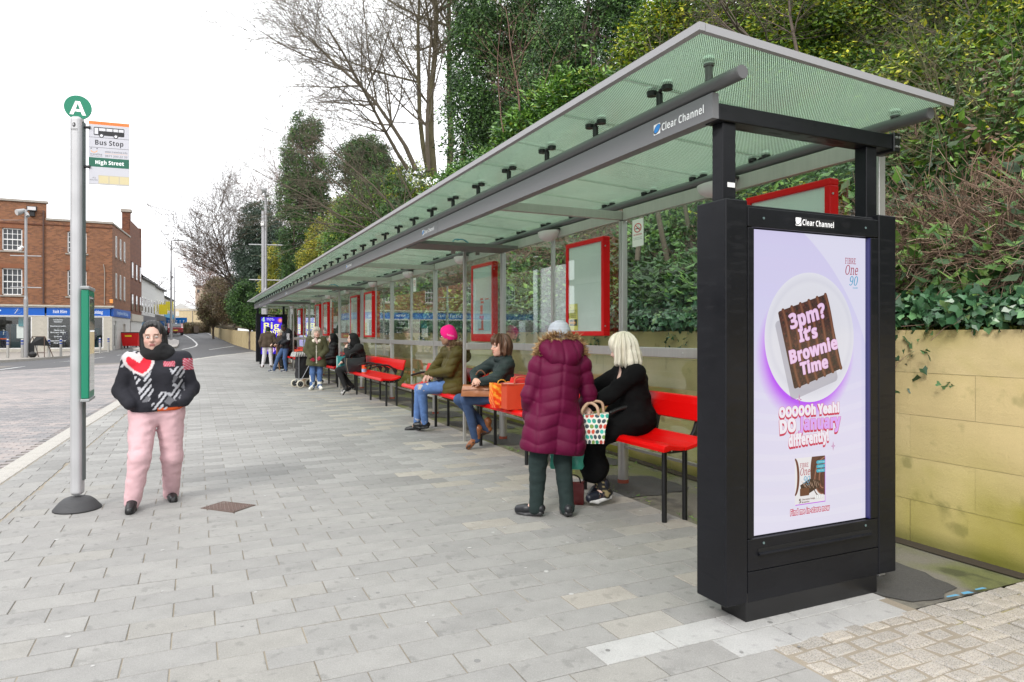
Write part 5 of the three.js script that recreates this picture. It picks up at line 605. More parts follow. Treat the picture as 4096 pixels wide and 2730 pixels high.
// ---------------------------------------------------------------- bank and plants
{ const bankT = dtex(256, (x, y) => { const n = tn(x, y, 7, 4), s = hash3(x * 128, y * 128, 4); return [0.06 + 0.07 * n * s, 0.048 + 0.05 * n * s, 0.028 + 0.02 * n * s]; }, 0.5); structure(mesh('hillside', flipUp(strip([...steps(10, -40, 1), ...steps(-42, -160, 4)], (z) => wallX(z) + 0.2, (z) => wallX(z) + 46, 0, 60, (x, z) => bankH(Math.max(x, wallX(z) + 0.29), z))), std(lin(1, 1, 1), 1, { map: bankT }))); }
const leafShape = (n, L, W, spread, flat = 0) => { const P = []; for (let i = 0; i < n; i++) { const a = rr(0, 6.283), el = flat ? rr(-0.3, 0.6) : rr(-1.2, 1.4), d = V(Math.cos(a) * Math.cos(el), Math.sin(el), Math.sin(a) * Math.cos(el)), o = d.clone().multiplyScalar(rr(0.1, 1) * spread), s = V(-Math.sin(a), rr(-0.6, 0.6), Math.cos(a)).normalize(), u = d.clone().lerp(V(rr(-1, 1), rr(-1, 0.4), rr(-1, 1)), 0.5).normalize(), k = rr(0.7, 1.25), tip = o.clone().addScaledVector(u, L * k), mid = o.clone().addScaledVector(u, L * k * 0.45), nn = u.clone().cross(s).normalize(), l = mid.clone().addScaledVector(s, W * k / 2).addScaledVector(nn, W * 0.16), r = mid.clone().addScaledVector(s, -W * k / 2).addScaledVector(nn, W * 0.16); for (const q of [o, l, tip, o, tip, r]) P.push(q.x, q.y, q.z); } const g = new THREE.BufferGeometry(); g.setAttribute('position', new THREE.Float32BufferAttribute(P, 3)); g.computeVertexNormals(); g.setAttribute('uv', new THREE.Float32BufferAttribute(new Float32Array(P.length / 3 * 2), 2)); return g; };
const ivyShape = (n, L, spread) => { const P = []; for (let i = 0; i < n; i++) { const c = V(rr(-1, 1) * spread, rr(-0.5, 0.5) * spread, rr(-1, 1) * spread), q = new THREE.Quaternion().setFromEuler(new THREE.Euler(rr(0.2, 1.2), rr(0, 6.28), rr(-0.6, 0.6))), k = L * rr(0.6, 1.2), out = [[0, -0.1], [0.42, -0.3], [0.5, 0.1], [0.28, 0.3], [0, 0.75], [-0.28, 0.3], [-0.5, 0.1], [-0.42, -0.3]].map(([x, y]) => V(x * k, Math.abs(x) * -0.12 * k, y * k).applyQuaternion(q).add(c)), m = c; for (let j = 0; j < 8; j++) for (const p of [m, out[j], out[(j + 1) % 8]]) P.push(p.x, p.y, p.z); } const g = new THREE.BufferGeometry(); g.setAttribute('position', new THREE.Float32BufferAttribute(P, 3)); g.computeVertexNormals(); g.setAttribute('uv', new THREE.Float32BufferAttribute(new Float32Array(P.length / 3 * 2), 2)); return g; };
M.leaf = phys(lin(1, 1, 1), 0.6, { side: THREE.DoubleSide, transmission: 0.22, thickness: 0 }); M.leafGloss = std(lin(1, 1, 1), 0.32, { side: THREE.DoubleSide }); M.twig = std(lin(1, 1, 1), 0.9); M.bark = std(lin(0.17, 0.14, 0.1), 0.95, { map: grainT }); M.barkDark = std(lin(0.15, 0.115, 0.09), 0.95, { map: grainT }); M.barkRed = std(lin(0.19, 0.11, 0.085), 0.9); M.barkMoss = std(lin(0.17, 0.15, 0.08), 0.95, { map: grainT });
const small = leafShape(8, 0.075, 0.042, 0.18), med = leafShape(9, 0.085, 0.046, 0.2), large = leafShape(8, 0.13, 0.055, 0.14), coarse = leafShape(12, 0.17, 0.11, 0.34), ivyG = ivyShape(7, 0.075, 0.13);
const PAL = { privet: [[0.338, 0.423, 0.0202, 3], [0.169, 0.288, 0.0202, 4], [0.54, 0.524, 0.0254, 2], [0.0844, 0.169, 0.0202, 4], [0.0338, 0.0759, 0.0151, 4]], yellow: [[0.39, 0.364, 0.026, 4], [0.234, 0.26, 0.0234, 4], [0.117, 0.156, 0.0182, 3], [0.494, 0.429, 0.039, 2]], dark: [[0.0391, 0.0987, 0.0209, 5], [0.0696, 0.164, 0.0278, 4], [0.152, 0.305, 0.0522, 1.4], [0.0196, 0.0517, 0.0139, 3]], mid: [[0.0929, 0.203, 0.0304, 5], [0.169, 0.321, 0.0422, 3], [0.0338, 0.0929, 0.0202, 3], [0.338, 0.405, 0.0506, 1]], laurel: [[0.091, 0.208, 0.039, 4], [0.195, 0.338, 0.065, 3], [0.039, 0.104, 0.026, 3]], ivy: [[0.054, 0.135, 0.0607, 4], [0.108, 0.23, 0.0945, 3], [0.027, 0.081, 0.0338, 3], [0.189, 0.297, 0.108, 1]], blue: [[0.0728, 0.118, 0.0819, 4], [0.0455, 0.0819, 0.051, 3], [0.127, 0.182, 0.127, 2]], brown: [[0.208, 0.143, 0.078, 4], [0.13, 0.0975, 0.052, 4], [0.169, 0.182, 0.065, 2]], dead: [[0.182, 0.0975, 0.052, 3], [0.117, 0.0715, 0.039, 3], [0.26, 0.169, 0.0975, 1]] };
const tint = (p, c) => { let s = 0; for (const q of p) s += q[3]; let r = rnd() * s; for (const q of p) { r -= q[3]; if (r <= 0) { const k = rr(0.8, 1.25); return c.setRGB(q[0] * k, q[1] * k, q[2] * k); } } return c; };
function cloud(name, parent, geo, mat, pts, pal, s0 = 0.8, s1 = 1.3) {
  const im = new THREE.InstancedMesh(geo, mat, pts.length), m = new THREE.Matrix4(), q = new THREE.Quaternion(), c = new THREE.Color(), e = new THREE.Euler();
  pts.forEach((p, i) => { q.setFromEuler(e.set(rr(-0.7, 0.7), rr(0, 6.283), rr(-0.7, 0.7))); const s = rr(s0, s1) * (p.w ?? 1); im.setMatrixAt(i, m.compose(p, q, V(s, s, s))); im.setColorAt(i, tint(p.pal ?? pal, c)); });
  im.name = parent ? name : numbered(name); (parent ?? scene).add(im); return stuff(im);
}
// points through a crown of lumps, denser toward their skins; lumps carry clumps so that gaps show
function crownPts(lumps, n, skin = 0.45) {
  const P = [], cum = []; let tot = 0; for (const l of lumps) { tot += l[3] * l[3] + l[4] * l[4]; cum.push(tot); }
  while (P.length < n) { const r = rnd() * tot, l = lumps[cum.findIndex((c) => r <= c)], a = rr(0, 6.283), s = rr(-1, 1), k = Math.pow(rr(Math.pow(skin, 3), 1), 1 / 3), h = Math.sqrt(1 - s * s), x = l[0] + Math.cos(a) * h * l[3] * k, y = l[1] + s * l[4] * k, z = l[2] + Math.sin(a) * h * (l[5] ?? l[3]) * k; if (fbm(x * 1.25 + l[0], y * 1.25, z * 1.25, 2) < 0.44) continue; P.push(V(x + rr(-0.1, 0.1), y, z + rr(-0.1, 0.1))); }
  return P;
}
function limbs(segs, sides = 5) { // tapered prisms along segments
  const P = [], N = [], t = V(), u = V(), w = V(), d = V(); let flatN = 0;
  for (const [a, b, r0, r1] of segs) { d.copy(b).sub(a).normalize(); t.set(Math.abs(d.y) > 0.9 ? 1 : 0, Math.abs(d.y) > 0.9 ? 0 : 1, 0); u.copy(d).cross(t).normalize(); w.copy(d).cross(u); const n = r0 < 0.012 ? 3 : sides; for (let i = 0; i < n; i++) { const c = [i, i + 1].map((k) => { const A = k / n * 6.2832; return [Math.cos(A) * u.x + Math.sin(A) * w.x, Math.cos(A) * u.y + Math.sin(A) * w.y, Math.cos(A) * u.z + Math.sin(A) * w.z]; }); const v = (p, r, k) => [p.x + c[k][0] * r, p.y + c[k][1] * r, p.z + c[k][2] * r]; const q = [v(a, r0, 0), v(b, r1, 0), v(b, r1, 1), v(a, r0, 1)]; for (const [j, k] of [[0, 0], [2, 1], [1, 0], [0, 0], [3, 1], [2, 1]]) { P.push(...q[j]); N.push(...c[k]); } } }
  const g = new THREE.BufferGeometry(), U = new Float32Array(P.length / 3 * 2); for (let i = 0; i < U.length / 2; i++) { U[i * 2] = P[i * 3] * 2 + P[i * 3 + 2] * 2; U[i * 2 + 1] = P[i * 3 + 1]; }
  g.setAttribute('position', new THREE.Float32BufferAttribute(P, 3)); g.setAttribute('normal', new THREE.Float32BufferAttribute(N, 3)); g.setAttribute('uv', new THREE.BufferAttribute(U, 2)); return g;
}
function grow(p, d, len, r, lv, o, out) { // out[0] limbs, out[1] twigs
  const n = lv === 0 ? 7 : lv < 3 ? 5 : 3; let a = p.clone(), dir = d.clone(); const step = len / n;
  for (let i = 0; i < n; i++) {
    const r0 = Math.max(o.rm ?? 0, r * (1 - i / n * 0.62)), r1 = Math.max(o.rm ?? 0, r * (1 - (i + 1) / n * 0.62)); dir.add(V(rr(-1, 1), rr(-1, 1) + (o.up ?? 0.15), rr(-1, 1)).multiplyScalar(o.wob ?? 0.16)); if (o.lean && lv < 2) dir.addScaledVector(o.lean, 0.05); if (o.droop && lv >= 2) dir.y -= o.droop; dir.normalize();
    const b = a.clone().addScaledVector(dir, step); out[r0 > 0.02 ? 0 : 1].push([a.clone(), b.clone(), r0, r1]);
    if (lv < o.lv && (i > 0 || lv > 0) && i >= (o.bare ?? 0) * n * (lv === 0 ? 1 : 0)) { const k = lv === 0 ? (o.k0 ?? 2) : lv < 3 ? 2 : 1 + (rnd() < 0.6); for (let j = 0; j < k; j++) { const ax = V(rr(-1, 1), rr(-0.3, 0.3), rr(-1, 1)).normalize(), nd = dir.clone().applyAxisAngle(ax.cross(dir).normalize(), rr(0.45, 1.05) * (o.ang ?? 1)); grow(b, nd, len * rr(0.42, 0.68) * (1 - i / n * 0.25), r1 * rr(0.4, 0.62), lv + 1, o, out); } }
    a = b;
  }
}
const W2 = (px, py, d, g) => { const p = at(px, py, d); return p; };
function bareTree(label, base, h, r, o, mat = M.bark, group) {
  const t = thing(o.name ?? 'bare_tree', label, o.cat ?? 'tree', [base.x, base.y, base.z], 0, group), out = [[], []];
  for (const s of o.stems ?? [[0, 1, 0, 1]]) grow(V(s[4] ?? 0, 0, s[5] ?? 0), V(s[0], s[1], s[2]).normalize(), h * s[3], r * s[3], 0, o, out);
  mesh('trunk', limbs(out[0], 6), mat, t); stuff(mesh('twig', limbs(out[1], 3), o.twigM ?? mat, t)); return t;
}
function leafTree(name, label, base, lumps, n, geo, pal, o = {}) {
  const t = thing(name, label, o.cat ?? 'tree', [base.x, base.y, base.z], 0, o.group), top = Math.max(...lumps.map((l) => l[1])), segs = []; let a = V(0, -0.4, 0); const r = o.r ?? 0.14, m = 7;
  for (let i = 0; i < m; i++) { const b = V(rr(-0.08, 0.08) * top * 0.4, top * 0.9 * (i + 1) / m, rr(-0.08, 0.08) * top * 0.4); segs.push([a, b, r * (1 - i / m * 0.7), r * (1 - (i + 1) / m * 0.7)]); a = b; }
  for (const l of lumps) for (let k = 0; k < (o.br ?? 3); k++) { const s = segs[Math.floor(rr(0, m - 1))][1]; let p = s.clone(); const e = V(l[0] + rr(-0.8, 0.8) * l[3], l[1] + rr(-0.6, 0.9) * l[4], l[2] + rr(-0.8, 0.8) * l[3]); for (let i = 0; i < 4; i++) { const q = s.clone().lerp(e, (i + 1) / 4).add(V(rr(-0.12, 0.12), rr(-0.05, 0.12), rr(-0.12, 0.12)).multiplyScalar(l[3])); segs.push([p, q, r * 0.32 * (1 - i / 4.5), r * 0.32 * (1 - (i + 1) / 4.5)]); p = q; } }
  mesh('trunk', limbs(segs, 6), o.bark ?? M.barkDark, t); cloud('crown', t, geo, o.mat ?? M.leaf, crownPts(lumps, n, o.skin), PAL[pal], o.s0, o.s1); return t;
}
// a tree whose crown fills the given lumps, each seen at (px, py) with a radius in metres, standing on the bank
function seenTree(name, label, d, lumps, n, geo, pal, o = {}) {
  const L = lumps.map(([px, py, rx, ry, dd]) => { const p = at(px, py, d + (dd ?? 0)); return [p.x, p.y, p.z, rx, ry]; }), cx = o.bx !== undefined ? at(o.bx, 300, d).x : L.reduce((s, l) => s + l[0], 0) / L.length, cz = o.bx !== undefined ? at(o.bx, 300, d).z : L.reduce((s, l) => s + l[2], 0) / L.length, by = bankH(cx, cz), b = V(cx, Math.min(by, ...L.map((l) => l[1])), cz);
  return leafTree(name, label, b, L.map((l) => [l[0] - b.x, l[1] - b.y, l[2] - b.z, l[3], l[4]]), n, geo, pal, o);
}
// --- far trees, left to right
seenTree('dark_shrub', 'brown leafless looking shrub hanging over the far end of the yellow wall', 74, [[208, 308, 1.1, 1.5], [220, 297, 1.8, 2.2], [213, 317, 1.2, 0.9]], 1700, coarse, 'brown', { cat: 'shrub', s0: 0.7, s1: 1.1 });
seenTree('dark_shrub', 'brown and green shrub over the wall, right of the brown one', 62, [[234, 296, 1.8, 2.3], [242, 312, 1.3, 1.3], [229, 313, 1.3, 1.0], [240, 298, 1.3, 1.8]], 2400, coarse, 'brown', { cat: 'shrub', s0: 0.6, s1: 1.05 });
seenTree('evergreen_bush', 'dark glossy evergreen bush just left of the purple advertisement display', 50, [[247, 302, 1.4, 1.7], [255, 316, 1.2, 0.9], [250, 314, 1.1, 0.9]], 2600, coarse, 'dark', { cat: 'shrub', s0: 0.5, s1: 0.9 });
seenTree('ivy_tree', 'broad dark ivy covered tree behind the far floodlight pole', 54, [[262, 228, 1.9, 2.2], [252, 250, 1.6, 2], [273, 250, 2.2, 2.2], [262, 270, 2.2, 2.4], [258, 295, 1.8, 2.2], [283, 262, 1.6, 1.8]], 5200, coarse, 'blue', { s0: 0.55, s1: 0.95 });
seenTree('yellow_bush', 'yellow leaved bush right of the far floodlight pole', 47, [[285, 262, 1.4, 1.5], [295, 278, 1.3, 1.4], [278, 284, 1.2, 1.2], [303, 286, 1.1, 1.0]], 2600, coarse, 'yellow', { cat: 'shrub', s0: 0.45, s1: 0.8 });
{ const p = at(248, 330, 56); bareTree('bare tree with fine reddish twigs spreading left of the far floodlight pole', V(p.x + 0.6, H(p.x, p.z) + 1, p.z), 9.5, 0.11, { rm: 0.009, lv: 3, k0: 3, stems: [[-0.25, 1, 0, 1], [0.2, 1, 0.1, 0.9], [-0.55, 1, 0.2, 0.75]], wob: 0.15, up: 0.5, bare: 0.2 }, M.barkDark); const q = at(270, 330, 64); bareTree('tall bare birch with drooping twigs behind the far floodlight pole', V(q.x + 0.5, 1.5, q.z), 14, 0.12, { rm: 0.008, lv: 3, k0: 3, droop: 0.1, wob: 0.12, up: 0.4, bare: 0.35 }, M.barkRed); const u = at(205, 330, 120); bareTree('small hazy bare tree in front of the far tower', V(u.x, 2, u.z), 10, 0.15, { rm: 0.02, lv: 3, k0: 3, wob: 0.15, up: 0.3 }, M.barkRed); const s = at(152, 330, 150); bareTree('far bare tree at the end of the shop row', V(s.x, 1, s.z), 11, 0.15, { rm: 0.025, lv: 2, k0: 3, wob: 0.15, up: 0.3 }, M.barkDark); }
seenTree('ivy_tree', 'tall narrow dark ivy clad tree left of the bare branches', 44, [[306, 130, 1.1, 1.3], [304, 150, 1.5, 1.7], [307, 175, 1.7, 1.9], [303, 200, 1.8, 2], [306, 225, 1.9, 2.1], [309, 250, 2, 2.1], [312, 275, 2, 2]], 6400, coarse, 'dark', { s0: 0.45, s1: 0.85, r: 0.22 });
seenTree('yellow_bush', 'large yellow green bush above the far roof edge, right of the narrow ivy tree', 37, [[325, 262, 1.5, 1.4], [338, 240, 1.6, 1.6], [350, 222, 1.4, 1.5], [318, 282, 1.2, 1.0], [342, 262, 1.6, 1.2]], 4200, coarse, 'yellow', { cat: 'shrub', s0: 0.4, s1: 0.7 });
seenTree('evergreen_bush', 'mid green bush on the bank among the bare stems, centre left', 33, [[365, 222, 1.7, 1.5], [378, 200, 1.5, 1.5], [352, 245, 1.5, 1.2], [392, 218, 1.4, 1.4], [375, 240, 1.5, 1]], 4600, med, 'mid', { cat: 'shrub', s0: 1.1, s1: 1.9 });
seenTree('ivy_tree', 'short dark ivy wrapped stump in front of the bare tree trunks', 29, [[399, 190, 0.8, 1.0], [402, 210, 0.9, 1.1], [396, 228, 0.9, 0.9]], 2200, med, 'dark', { s0: 1.0, s1: 1.6 });
seenTree('yellow_bush', 'yellow green bush at the foot of the tall twin bare tree', 31, [[415, 185, 1.2, 1.2], [428, 200, 1.2, 1.1], [410, 205, 1.2, 1.0]], 2600, med, 'privet', { cat: 'shrub', s0: 1.0, s1: 1.7 });
seenTree("ivy_tree", "ivy topped dark tree behind the spreading bare stems, centre left", 46, [[368, 156, 1.6, 1.4], [362, 170, 2.2, 2], [374, 178, 2, 2]], 3600, coarse, 'dark', { s0: 0.5, s1: 0.85 });
{ const g = (px, py, d) => { const p = at(px, py, d); return p; };
  bareTree('tall bare twin trunk tree with mossy bark rising above the roof', g(443, 178, 33), 14, 0.17, { rm: 0.006, lv: 3, k0: 3, stems: [[-0.03, 1, 0, 1, -0.45, 0], [0.04, 1, 0.05, 0.95, 0.25, 0.2], [0.18, 1, 0.1, 0.7, 0.8, 0], [-0.32, 1, 0.1, 0.75, -0.7, 0]], wob: 0.11, up: 0.3, bare: 0.15, ang: 1.1 }, M.barkMoss);
  bareTree('leaning bare tree with a long limb arching left', g(416, 170, 31), 8, 0.11, { rm: 0.006, lv: 3, k0: 3, stems: [[-0.35, 1, -0.1, 1], [-0.1, 1, -0.1, 0.9, 0.6, 0], [-0.8, 0.8, 0.1, 0.8, -0.4, 0]], lean: V(-0.4, 0.1, 0), wob: 0.15, up: 0.25, bare: 0.1 }, M.bark);
  bareTree('fan of bare grey stems leaning left over the roof edge', g(425, 255, 25), 5.6, 0.045, { rm: 0.004, lv: 2, k0: 3, k0: 2, stems: [[-0.9, 0.75, -0.2, 1], [-0.7, 0.9, 0, 1, 0.2], [-1.2, 0.6, 0, 0.95, -0.2], [-0.4, 1, -0.2, 0.85, 0.4], [-1.3, 0.35, -0.1, 0.8, -0.3]], wob: 0.12, up: 0.1 }, M.bark);
  bareTree('low tangle of bare stems left of the fan of stems', g(385, 250, 32), 5.4, 0.04, { rm: 0.005, lv: 2, k0: 3, k0: 2, stems: [[-0.8, 0.8, 0, 1], [-0.4, 1, 0, 1, 0.4], [-1.2, 0.5, 0.1, 0.9], [0.1, 1, 0, 0.8, 0.6]], wob: 0.14, up: 0.2 }, M.barkDark);
}
// --- the tall mass above the roof
seenTree('ivy_tree', 'tall dark ivy clad tree at the top centre, left of the glass roof peak', 25, [[500, 18, 1.8, 2.2], [480, 60, 1.3, 1.9], [515, 62, 1.8, 2], [490, 100, 1.6, 1.8], [525, 110, 1.7, 1.7], [470, 130, 1.2, 1.5], [505, 140, 1.5, 1.3], [545, 20, 1.3, 1.8]], 9000, med, 'dark', { s0: 1.0, s1: 1.7, r: 0.25 });
seenTree('ivy_tree', 'dark evergreen tree with sky gaps behind the roof peak', 19, [[590, -10, 1.6, 1.7], [610, 35, 1.3, 1.4], [570, 50, 1.2, 1.3], [640, 10, 1.4, 1.4], [560, 95, 1.1, 1.1], [600, 85, 1.2, 1.1]], 7600, med, 'dark', { s0: 0.8, s1: 1.4, r: 0.2 });
seenTree('laurel_bush', 'glossy mid green laurel bush just left of the roof peak', 15.5, [[585, 90, 0.8, 0.8], [560, 120, 0.9, 0.8], [605, 60, 0.7, 0.7], [530, 140, 0.8, 0.6], [620, 90, 0.7, 0.7], [635, 55, 0.6, 0.7]], 4200, large, 'mid', { cat: 'shrub', s0: 0.8, s1: 1.3, mat: M.leafGloss });
seenTree('laurel_bush', 'light green laurel sprays along the bank above the middle of the roof', 20, [[500, 165, 0.9, 0.6], [470, 185, 0.9, 0.6], [450, 205, 0.8, 0.5], [430, 222, 0.7, 0.5], [525, 155, 0.8, 0.5]], 2200, large, 'laurel', { cat: 'shrub', s0: 0.8, s1: 1.4, mat: M.leafGloss });
{ const put = (label, d, l, n, pal = 'privet') => seenTree('privet_shrub', label, d, l, n, small, pal, { cat: 'shrub', s0: 0.85, s1: 1.5, r: 0.1, skin: 0.3, br: 4 });
  put('bright yellow green shrub directly above the peak of the glass roof', 12.5, [[690, 30, 0.95, 0.8], [720, 60, 0.9, 0.7], [660, 55, 0.8, 0.7], [745, 20, 0.9, 0.8], [700, 85, 0.7, 0.5], [760, 70, 0.8, 0.6]], 6800);
  put('yellow green shrub above the middle of the roof right edge', 11.5, [[800, 40, 0.95, 0.85], [830, 85, 0.85, 0.7], [780, 90, 0.8, 0.6], [850, 20, 0.9, 0.8], [815, 5, 0.8, 0.8]], 6800);
  put('yellow leaved shrub at the top right with small sky gaps', 11, [[890, 25, 0.85, 0.8], [915, 70, 0.8, 0.75], [870, 85, 0.75, 0.65], [930, 5, 0.8, 0.8]], 6400);
  put('green shrub filling the upper right corner of the view', 9.2, [[975, 40, 0.9, 0.9], [1010, 95, 0.8, 0.7], [955, 100, 0.75, 0.65], [985, 130, 0.7, 0.5], [935, 130, 0.6, 0.5], [1025, 20, 0.9, 0.9], [990, -15, 0.9, 0.7]], 6600);
  put('dark green shrub right of the roof corner, behind bare grey shoots', 9.6, [[960, 150, 0.75, 0.6], [1000, 165, 0.75, 0.65], [930, 165, 0.6, 0.55], [1030, 140, 0.7, 0.6], [985, 205, 0.7, 0.45]], 5200, 'mid');
  put('low green shrub just above the brambles at the right edge', 7.6, [[985, 165, 0.55, 0.45], [1015, 180, 0.55, 0.45], [955, 175, 0.5, 0.4], [1035, 150, 0.6, 0.5]], 3400, 'mid');
  put('leafy yellow green shrub on the bank at the right edge below the top corner', 8.2, [[930, 95, 0.6, 0.5], [962, 125, 0.6, 0.5], [1003, 65, 0.65, 0.55], [1022, 112, 0.6, 0.5], [978, 175, 0.55, 0.45], [1015, 165, 0.5, 0.45], [945, 150, 0.5, 0.45]], 7000);
  put('green shrub between the right pillar of the display and the bramble thicket', 9.0, [[905, 150, 0.55, 0.5], [895, 185, 0.5, 0.5], [915, 205, 0.5, 0.45], [880, 130, 0.5, 0.4]], 3400);
  put('green shrub seen through the glass, upper right behind the shelter', 9.4, [[840, 170, 0.7, 0.6], [800, 160, 0.7, 0.6], [860, 200, 0.6, 0.5], [760, 165, 0.7, 0.5]], 4200, 'mid'); 
  put('dark backdrop shrub high on the bank behind the yellow green ones', 15.5, [[700, 70, 1.3, 1.2], [780, 60, 1.4, 1.3], [860, 60, 1.4, 1.3], [640, 100, 1.2, 1.1], [820, 120, 1.3, 1.0], [920, 110, 1.4, 1.2], [1000, 60, 1.5, 1.4], [960, 20, 1.3, 1.2]], 7000, 'dark');
}
// bare shoots
{ const sh3 = (label, px, py, d, h, r, o, m) => bareTree(label, at(px, py, d), h, r, { lv: 3, k0: 2, wob: 0.1, up: 0.35, name: 'bare_shrub', cat: 'shrub', ...o }, m);
  sh3('bare grey brown shoots crossing the shrubs right of the roof corner', 985, 240, 6.6, 1.7, 0.014, { lv: 2, stems: [[-0.7, 1, 0, 1], [-0.35, 1, 0.1, 1, 0.1], [-0.9, 0.8, 0.1, 0.9, -0.1], [0.1, 1, 0, 0.8, 0.2], [-0.55, 0.9, 0, 1.1, 0.25]] }, M.barkMoss);
  sh3('reddish bare stems between the display pillar and brambles', 918, 235, 6.9, 1.35, 0.013, { lv: 2, stems: [[-0.1, 1, 0, 1], [0.25, 1, 0, 1, 0.1], [-0.4, 1, 0, 0.8], [0.5, 0.9, 0, 0.8]] }, M.barkRed);
  sh3('upright reddish stems sticking up left of the roof peak', 520, 135, 15, 2.4, 0.02, { lv: 2, k0: 1, stems: [[0.05, 1, 0, 1.2], [-0.2, 1, 0, 0.9, -0.4], [0.2, 1, 0, 0.9, 0.3], [-0.35, 1, 0, 0.8, 0.6], [0.4, 1, 0, 0.8, 0.7]] }, M.barkRed);
  sh3('thin bare branches drooping across the top right corner', 1010, 120, 8.5, 2.4, 0.02, { lv: 3, stems: [[-0.8, 0.9, 0, 1], [-0.2, 1, 0, 1], [-1, 0.3, 0, 0.7]] }, M.bark);
  sh3('slim trunks and branches seen through the glass near the display', 668, 262, 9.2, 2.6, 0.04, { lv: 2, k0: 1, stems: [[-0.25, 1, 0, 1], [-0.35, 1, 0, 0.9, 0.5], [0.1, 1, 0, 0.9, -0.5], [-0.1, 1, 0, 1, 1.0]] }, M.bark);
  sh3('arching dark branch above the roof peak', 800, 75, 9.6, 2.2, 0.03, { lv: 3, k0: 2, stems: [[-0.9, 0.55, 0, 1], [-0.2, 1, 0, 0.9]], wob: 0.16 }, M.barkDark);
}
// brambles, ivy and undergrowth: masses nobody could count
{ const tuft = () => { const S = []; for (let i = 0; i < 16; i++) { let p = V(rr(-0.3, 0.3), rr(-0.25, 0.1), rr(-0.3, 0.3)), d = V(rr(-1, 1), rr(-0.3, 1), rr(-1, 1)).normalize(); const r = rr(0.0012, 0.0028); for (let k = 0; k < 6; k++) { d.add(V(rr(-0.5, 0.5), rr(-0.55, 0.25), rr(-0.5, 0.5)).multiplyScalar(0.8)).normalize(); const q = p.clone().addScaledVector(d, rr(0.06, 0.13)); S.push([p, q, r, r * 0.9]); p = q; } } return limbs(S, 3); };
  const g = [tuft(), tuft(), tuft()], C = [[0.24, 0.155, 0.105, 4], [0.16, 0.1, 0.07, 5], [0.34, 0.24, 0.17, 1.5], [0.1, 0.062, 0.042, 4]];
  const pts = [[], [], []]; for (let i = 0; i < 1500; i++) { const z = rr(-2.4, -4.9), x = rr(5.4, 6.3), b = bankH(x, z), y = lerp(Math.max(Math.min(b, 2.0), 1.55), Math.max(Math.min(b, 2.1) + 0.1, 1.78 + 0.36 * fbm(z, 3, x, 2) - 0.1 * Math.max(0, -3.4 - z)), Math.pow(rnd(), 0.9)); pts[i % 3].push(V(x, y, z)); }
  const t = thing('bramble_thicket', 'tangled thicket of dead brown bramble stems above the wall, right of the display', 'bramble'); pts.forEach((p, i) => { const P = p; cloud('stem', t, g[i], M.twig, P, C, 0.8, 1.4); });
  const u = thing('dry_undergrowth', 'dry reddish stems and dead leaves along the bank above the roof edge', 'undergrowth'); const q = []; for (let i = 0; i < 900; i++) { const z = rr(-9, -33), x = wallX(z) + rr(1.2, 6), k = bankH(x, z) + rr(0, 0.7); q.push(Object.assign(V(x, k, z), { w: 1.5 })); } cloud('stem', u, g[0], M.twig, q, C, 0.9, 1.7);
  const bg = []; for (let i = 0; i < 5200; i++) { const z = 1 - 8.5 * rnd(), x = 6.2 + 5.5 * rnd(); bg.push(Object.assign(V(x, bankH(x, z) + rr(0, 0.55), z), { pal: rnd() < 0.55 ? PAL.mid : rnd() < 0.6 ? PAL.privet : PAL.dark })); } tag(cloud('bank_growth', null, small, M.leaf, bg, PAL.mid, 1.0, 1.7), 'low green growth on the steep bank at the upper right', 'ground cover');
  const iv = []; for (let i = 0; i < 5200; i++) { const z = -1.8 - 34 * Math.pow(rnd(), 1.25), k = rnd(), x = 4.72 + 0.75 * k * rnd(), y = 1.53 + 0.1 * rnd() + (x - 4.72) * rr(0.3, 1.1) * (z > -4.8 ? 0.3 : 1) + 0.12 * fbm(z * 1.5, 1, 2, 2); iv.push(V(x, y, z)); } for (let i = 0; i < 260; i++) { const z = rr(-3, -34), l = fbm(z * 0.9, 4, 1, 2); if (l < 0.5) continue; iv.push(Object.assign(V(4.67, 1.53 - rnd() * (l - 0.45) * 1.6, z), { w: 0.7 })); }
  const ivy = cloud('ivy', null, ivyG, M.leafGloss, iv, PAL.ivy, 0.7, 1.25); tag(ivy, 'green ivy leaves trailing along the top of the yellow wall', 'ivy');
  const ug = []; for (let i = 0; i < 21000; i++) { const z = 2 - 42 * Math.pow(rnd(), 1.15), x = wallX(z) + 0.4 + 7 * Math.pow(rnd(), 1.6), f = fbm(x * 0.6, 3, z * 0.6, 3); if (f < 0.36) continue; ug.push(Object.assign(V(x, bankH(x, z) + rr(0, 0.35) + 0.25 * f, z), { pal: f > 0.64 ? PAL.laurel : f > 0.47 ? PAL.dark : rnd() < 0.45 ? PAL.dead : PAL.mid, w: f > 0.58 ? 1.3 : 1 })); }
  const und = cloud('ground_cover', null, med, M.leaf, ug, PAL.mid, 0.8, 1.5); tag(und, 'mixed low leaves and dead foliage covering the dark bank', 'ground cover');
  const far = []; for (let i = 0; i < 9000; i++) { const z = -38 - 60 * rnd(), x = wallX(z) + 1.0 + 9 * Math.pow(rnd(), 1.2); far.push(Object.assign(V(x, bankH(x, z) + rr(0, 0.7), z), { pal: pick([PAL.dark, PAL.brown, PAL.mid]) })); } tag(cloud('far_scrub', null, coarse, M.leaf, far, PAL.brown, 0.6, 1.1), 'distant scrub growing along the far wall', 'scrub');
  const mo = []; for (let i = 0; i < 2600; i++) { const z = rr(-1.5, -9); mo.push(V(4.74 + rnd() * 0.14, 1.527, z)); } tag(cloud('moss', null, leafShape(9, 0.02, 0.012, 0.035, 1), M.leaf, mo, [[0.16, 0.19, 0.01, 3], [0.1, 0.14, 0.01, 2]], 0.7, 1.3), 'bright green moss edging the top of the wall at the right', 'moss');
